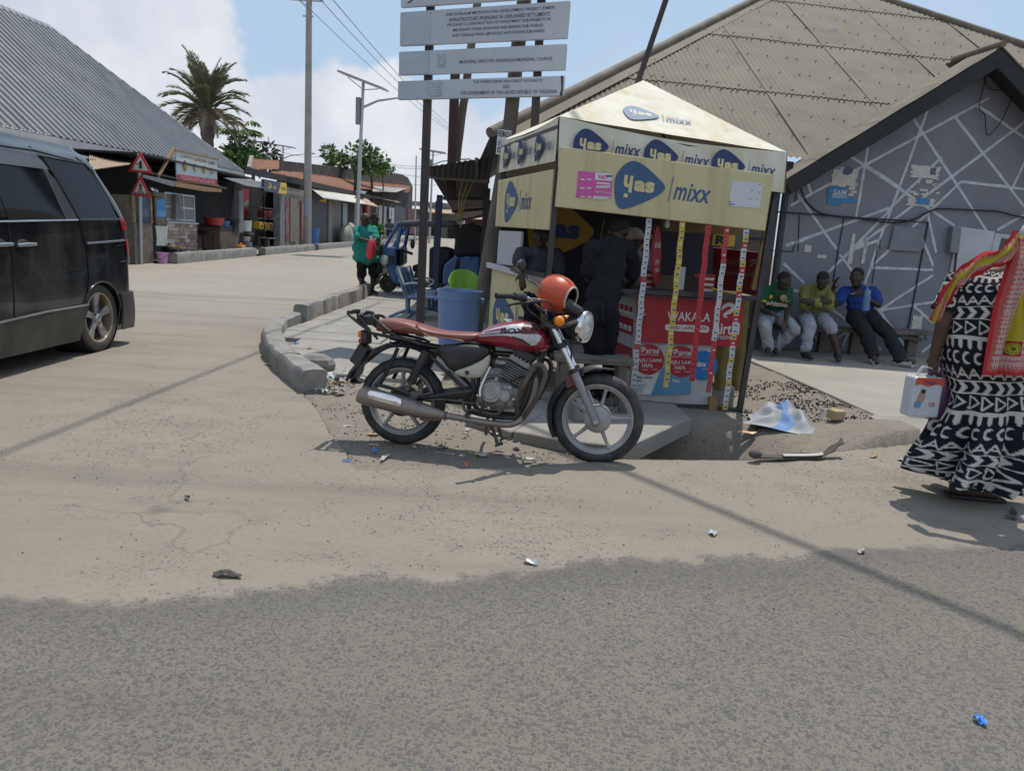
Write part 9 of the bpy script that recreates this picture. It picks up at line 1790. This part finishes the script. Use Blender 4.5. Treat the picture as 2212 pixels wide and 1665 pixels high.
L_FOIL = mat('silver_foil', (.62, .63, .64), .25, .6, bump=.6, bs=60); L_DARK = mat('dark_scrap', (.06, .055, .05), .8, var=.3); L_PAP = mat('dirty_paper', (.42, .40, .37), .85, var=.15); L_BLUE = mat('blue_scrap', (.05, .20, .62), .45); L_TAN = mat('tan_scrap', (.34, .25, .14), .85, var=.2); L_ORG = mat('orange_scrap', (.55, .15, .05), .6)
for a in (('foil_scrap', 1540, 1152, .075, L_FOIL, 'crumpled silver foil on the apron in the cable shadow', 'foil', 1, .004, .45), ('foil_scrap', 1147, 1216, .06, L_FOIL, 'small silver foil at the edge of the asphalt', 'foil', 2, .004, .4), ('dark_rag', 487, 1243, .10, L_DARK, 'dark torn rag on the apron near the asphalt edge', 'rag', 3, .004, .35), ('paper_scrap', 1860, 1192, .055, L_PAP, 'small white paper on the asphalt edge right of centre', 'paper', 4, .004, .4),
    ('husk', 1888, 986, .085, L_TAN, 'dry yellowish husk at the foot of the mortar ramp', 'husk', 5, .004, .4), ('plastic_scrap', 1612, 936, .13, mat('orange_film', (.5, .3, .18), .4), 'pale orange plastic scrap on the mortar slope', 'plastic', 6, -.05, .5), ('paper_strip', 830, 990, .15, L_PAP, 'long pale paper strip on the dirt before the motorcycle', 'paper', 7, .0, .22), ('blue_wrapper', 810, 976, .05, L_BLUE, 'dark blue wrapper beside the long paper strip', 'wrapper', 8, .0, .6),
    ('blue_wrapper', 750, 998, .05, L_BLUE, 'narrow blue scrap at the corner of the dirt patch', 'wrapper', 9, .0, .3), ('paper_scrap', 1040, 984, .08, L_PAP, 'crumpled pale paper in the motorcycle shadow', 'paper', 10, -.01, .5), ('plastic_piece', 2117, 1558, .042, L_BLUE, 'bright blue plastic piece on the asphalt in the lower right', 'plastic', 11, .004, .6), ('dark_scrap', 405, 1077, .05, L_DARK, 'small dark scrap on the apron below the van', 'scrap', 12, .004, .4),
    ('orange_bit', 1006, 1005, .025, L_ORG, 'tiny orange cap on the dirt edge', 'cap', 13, .0, .6), ('blue_wrapper', 640, 742, .09, L_BLUE, 'flat blue wrapper on the pavement behind the kerb', 'wrapper', 14, .035, .4), ('bottle_cap', 668, 752, .05, L_TAN, 'tan bottle top on the pavement behind the kerb', 'cap', 15, .035, .8), ('stone_chip', 568, 770, .07, M_KERB, 'flat stone chip beside the near kerb', 'stone', 16, .004, .6), ('stone_chip', 578, 788, .07, L_TAN, 'tan stone chip beside the near kerb', 'stone', 17, .004, .6), ('dark_scrap', 2190, 1108, .12, L_DARK, 'dark strip near the woman\'s feet', 'scrap', 18, .004, .25), ('dark_scrap', 2185, 1120, .06, L_DARK, 'dark scrap below the strip near the woman', 'scrap', 19, .004, .7)): flake(*a)
r = random.Random(12)
hp1 = empty('rubbish_heap', (0, 0, 0), label='small heap of paper and plastic rubbish at the kerb end', cat='rubbish'); hp2 = empty('dirt_scraps', (0, 0, 0)); tag(hp2, 'small scraps trodden into the dirt round the motorcycle', 'rubbish', kind='stuff')
for k in range(34):
    x, y = r.uniform(648, 790), r.uniform(800, 850); o = flake('scrap', x, y, r.uniform(.04, .13), r.choice((L_PAP, L_PAP, L_TAN, M_WHP, L_PAP, M_KERB, L_DARK, M_WHP, L_FOIL)), None, None, k+100, .0, .6, .05); o.parent = hp1
for k in range(30):
    x, y = r.uniform(700, 1320), r.uniform(880, 1004); o = flake('scrap', x, y, r.uniform(.02, .09), r.choice((L_PAP, L_TAN, L_DARK, L_DARK, M_KERB, L_PAP)), None, None, k+200, -.01, .5, .012); o.parent = hp2
def grit(name, n, fn, sz, m_, label, cat):
    b = MB()
    for k in range(n): p = fn(); q_ = r.uniform(*sz); b.ell(p, (q_, q_*r.uniform(.6, 1), q_*r.uniform(.35, .7)), Euler((r.random()*3, r.random()*3, r.random()*3)).to_matrix(), 5, 3)
    return tag(b.build(name, m_), label, cat, kind='stuff')
def on_verge(x0, x1, y0, y1):
    def f():
        while True:
            x, y = r.uniform(x0, x1), r.uniform(y0, y1)
            if not inpoly((x, y), apron) and nz3(x*3, y*3, 8)+r.uniform(-.25, .25) > -.05: return Vector((x, y, verge_z(x, y)+.003))
    return f
grit('gravel', 1500, on_verge(-1.9, .9, 4.1, 7.2), (.003, .014), M_KERB, 'loose grit and pebbles over the dirt verge', 'gravel'); grit('charcoal_heap', 1500, on_verge(2.0, 2.95, 5.8, 7.6), (.003, .014), mat('charcoal', (.02, .019, .019), .9, var=.4), 'scattered charcoal and cinders beside the platform', 'charcoal'); grit('road_grit', 900, lambda: Vector((r.uniform(-3, 4), r.uniform(2.6, 6), .004)), (.002, .006), M_KERB, 'sparse grit lying on the apron', 'gravel')
o = MB().box((0, 0, .04), (.13, .09, .08)).build('brick_piece', mat('tan_brick', (.36, .27, .16), .9, var=.15), bevel=.012); o.location = G(1803, 905, .09); o.rotation_euler = (.1, .05, .5); tag(o, 'tan broken brick lying on the cinders', 'brick')
b = MB(); b.ell((0, 0, .06), (.2, .13, .11), n=9, m=6); o = b.build('concrete_lump', M_KERB, bevel=.01); o.location = G(682, 800, .02); tag(o, 'broken concrete lump behind the end of the kerb', 'rubble')
o = MB().box((0, 0, .10), (.24, .2, .24)).build('concrete_footing', M_KERB, bevel=.03); o.location = fNR+Vector((-.14, .2, -.02)); tag(o, 'rough concrete footing at the right foot of the kiosk', 'footing')
sk0 = G(1690, 915, .0); sk = empty('woven_sack', sk0, (0, 0, -.5), 'empty white woven sack with blue stripe on the slope', 'sack'); M_SK = mat('woven_white', (.30, .315, .34), .6, var=.15, vs=9, bump=.5, bs=160, dirt=((.24, .23, .22), .5, 6)); M_SKB = mat('woven_blue', (.10, .20, .42), .6, var=.15, bump=.5, bs=160)
def sackf(u, v): x, y = (u-.5)*.62, (v-.5)*.62; e = min(u, 1-u, v, 1-v); return Vector((x*(1-.35*v)+.05*math.sin(v*7), y+.04*math.sin(u*6), .015+.15*sm(0, .3, e)*(.4+.6*v)+.07*nz3(x*8, y*8, 4)*sm(0, .2, e)))
for a_, c_, m_ in ((0, .42, M_SK), (.42, .62, M_SKB), (.62, 1, M_SK)): MB().grid(22, 40, lambda u, v: sackf(a_+(c_-a_)*u, v)).build('cloth' if m_ is M_SK else 'stripe', m_, sk, smooth=180)
MB().ell((-.03, .30, .10), (.07, .05, .03), n=12, m=8).build('gathered_neck', M_SKB, sk, smooth=60)
MB().grid(10, 10, lambda u, v: Vector((.2+.25*u, -.1+.4*v, .02+.1*math.sin(PI*u)*v))).build('flap', mat('grey_tarp', (.12, .12, .115), .7), sk, smooth=180)
A_ = [G(*p, z) for p, z in (((1628, 990), .03), ((1650, 990), .02), ((1720, 990), .01), ((1770, 988), .012))]+[AT(1795, 976, G(1780, 988).y), AT(1812, 962, G(1780, 988).y+.03), AT(1822, 957, G(1780, 988).y+.05)]
b = MB(); P_ = spline(A_, 5); b.loft([[p+Vector((0, -.03-.01*math.sin(i), .012)), p+Vector((0, 0, 0)), p+Vector((0, .035, .02+.01*math.sin(i*.7)))] for i, p in enumerate(P_)], closed=False); st = b.build('trim_strip', L_DARK, smooth=60, solid=.006); tag(st, 'bent strip of black trim curling up at the ditch edge', 'trim'); b = MB(); b.loft([[p+Vector((0, -.02, .022)), p+Vector((0, .02, .026))] for p in P_[8:17]], closed=False); b.build('pale_lining', L_PAP, st, solid=.003)
MB().ell(P_[1]+Vector((0, 0, .03)), (.045, .04, .03), n=10, m=6).build('curled_end', L_DARK, st, smooth=60)
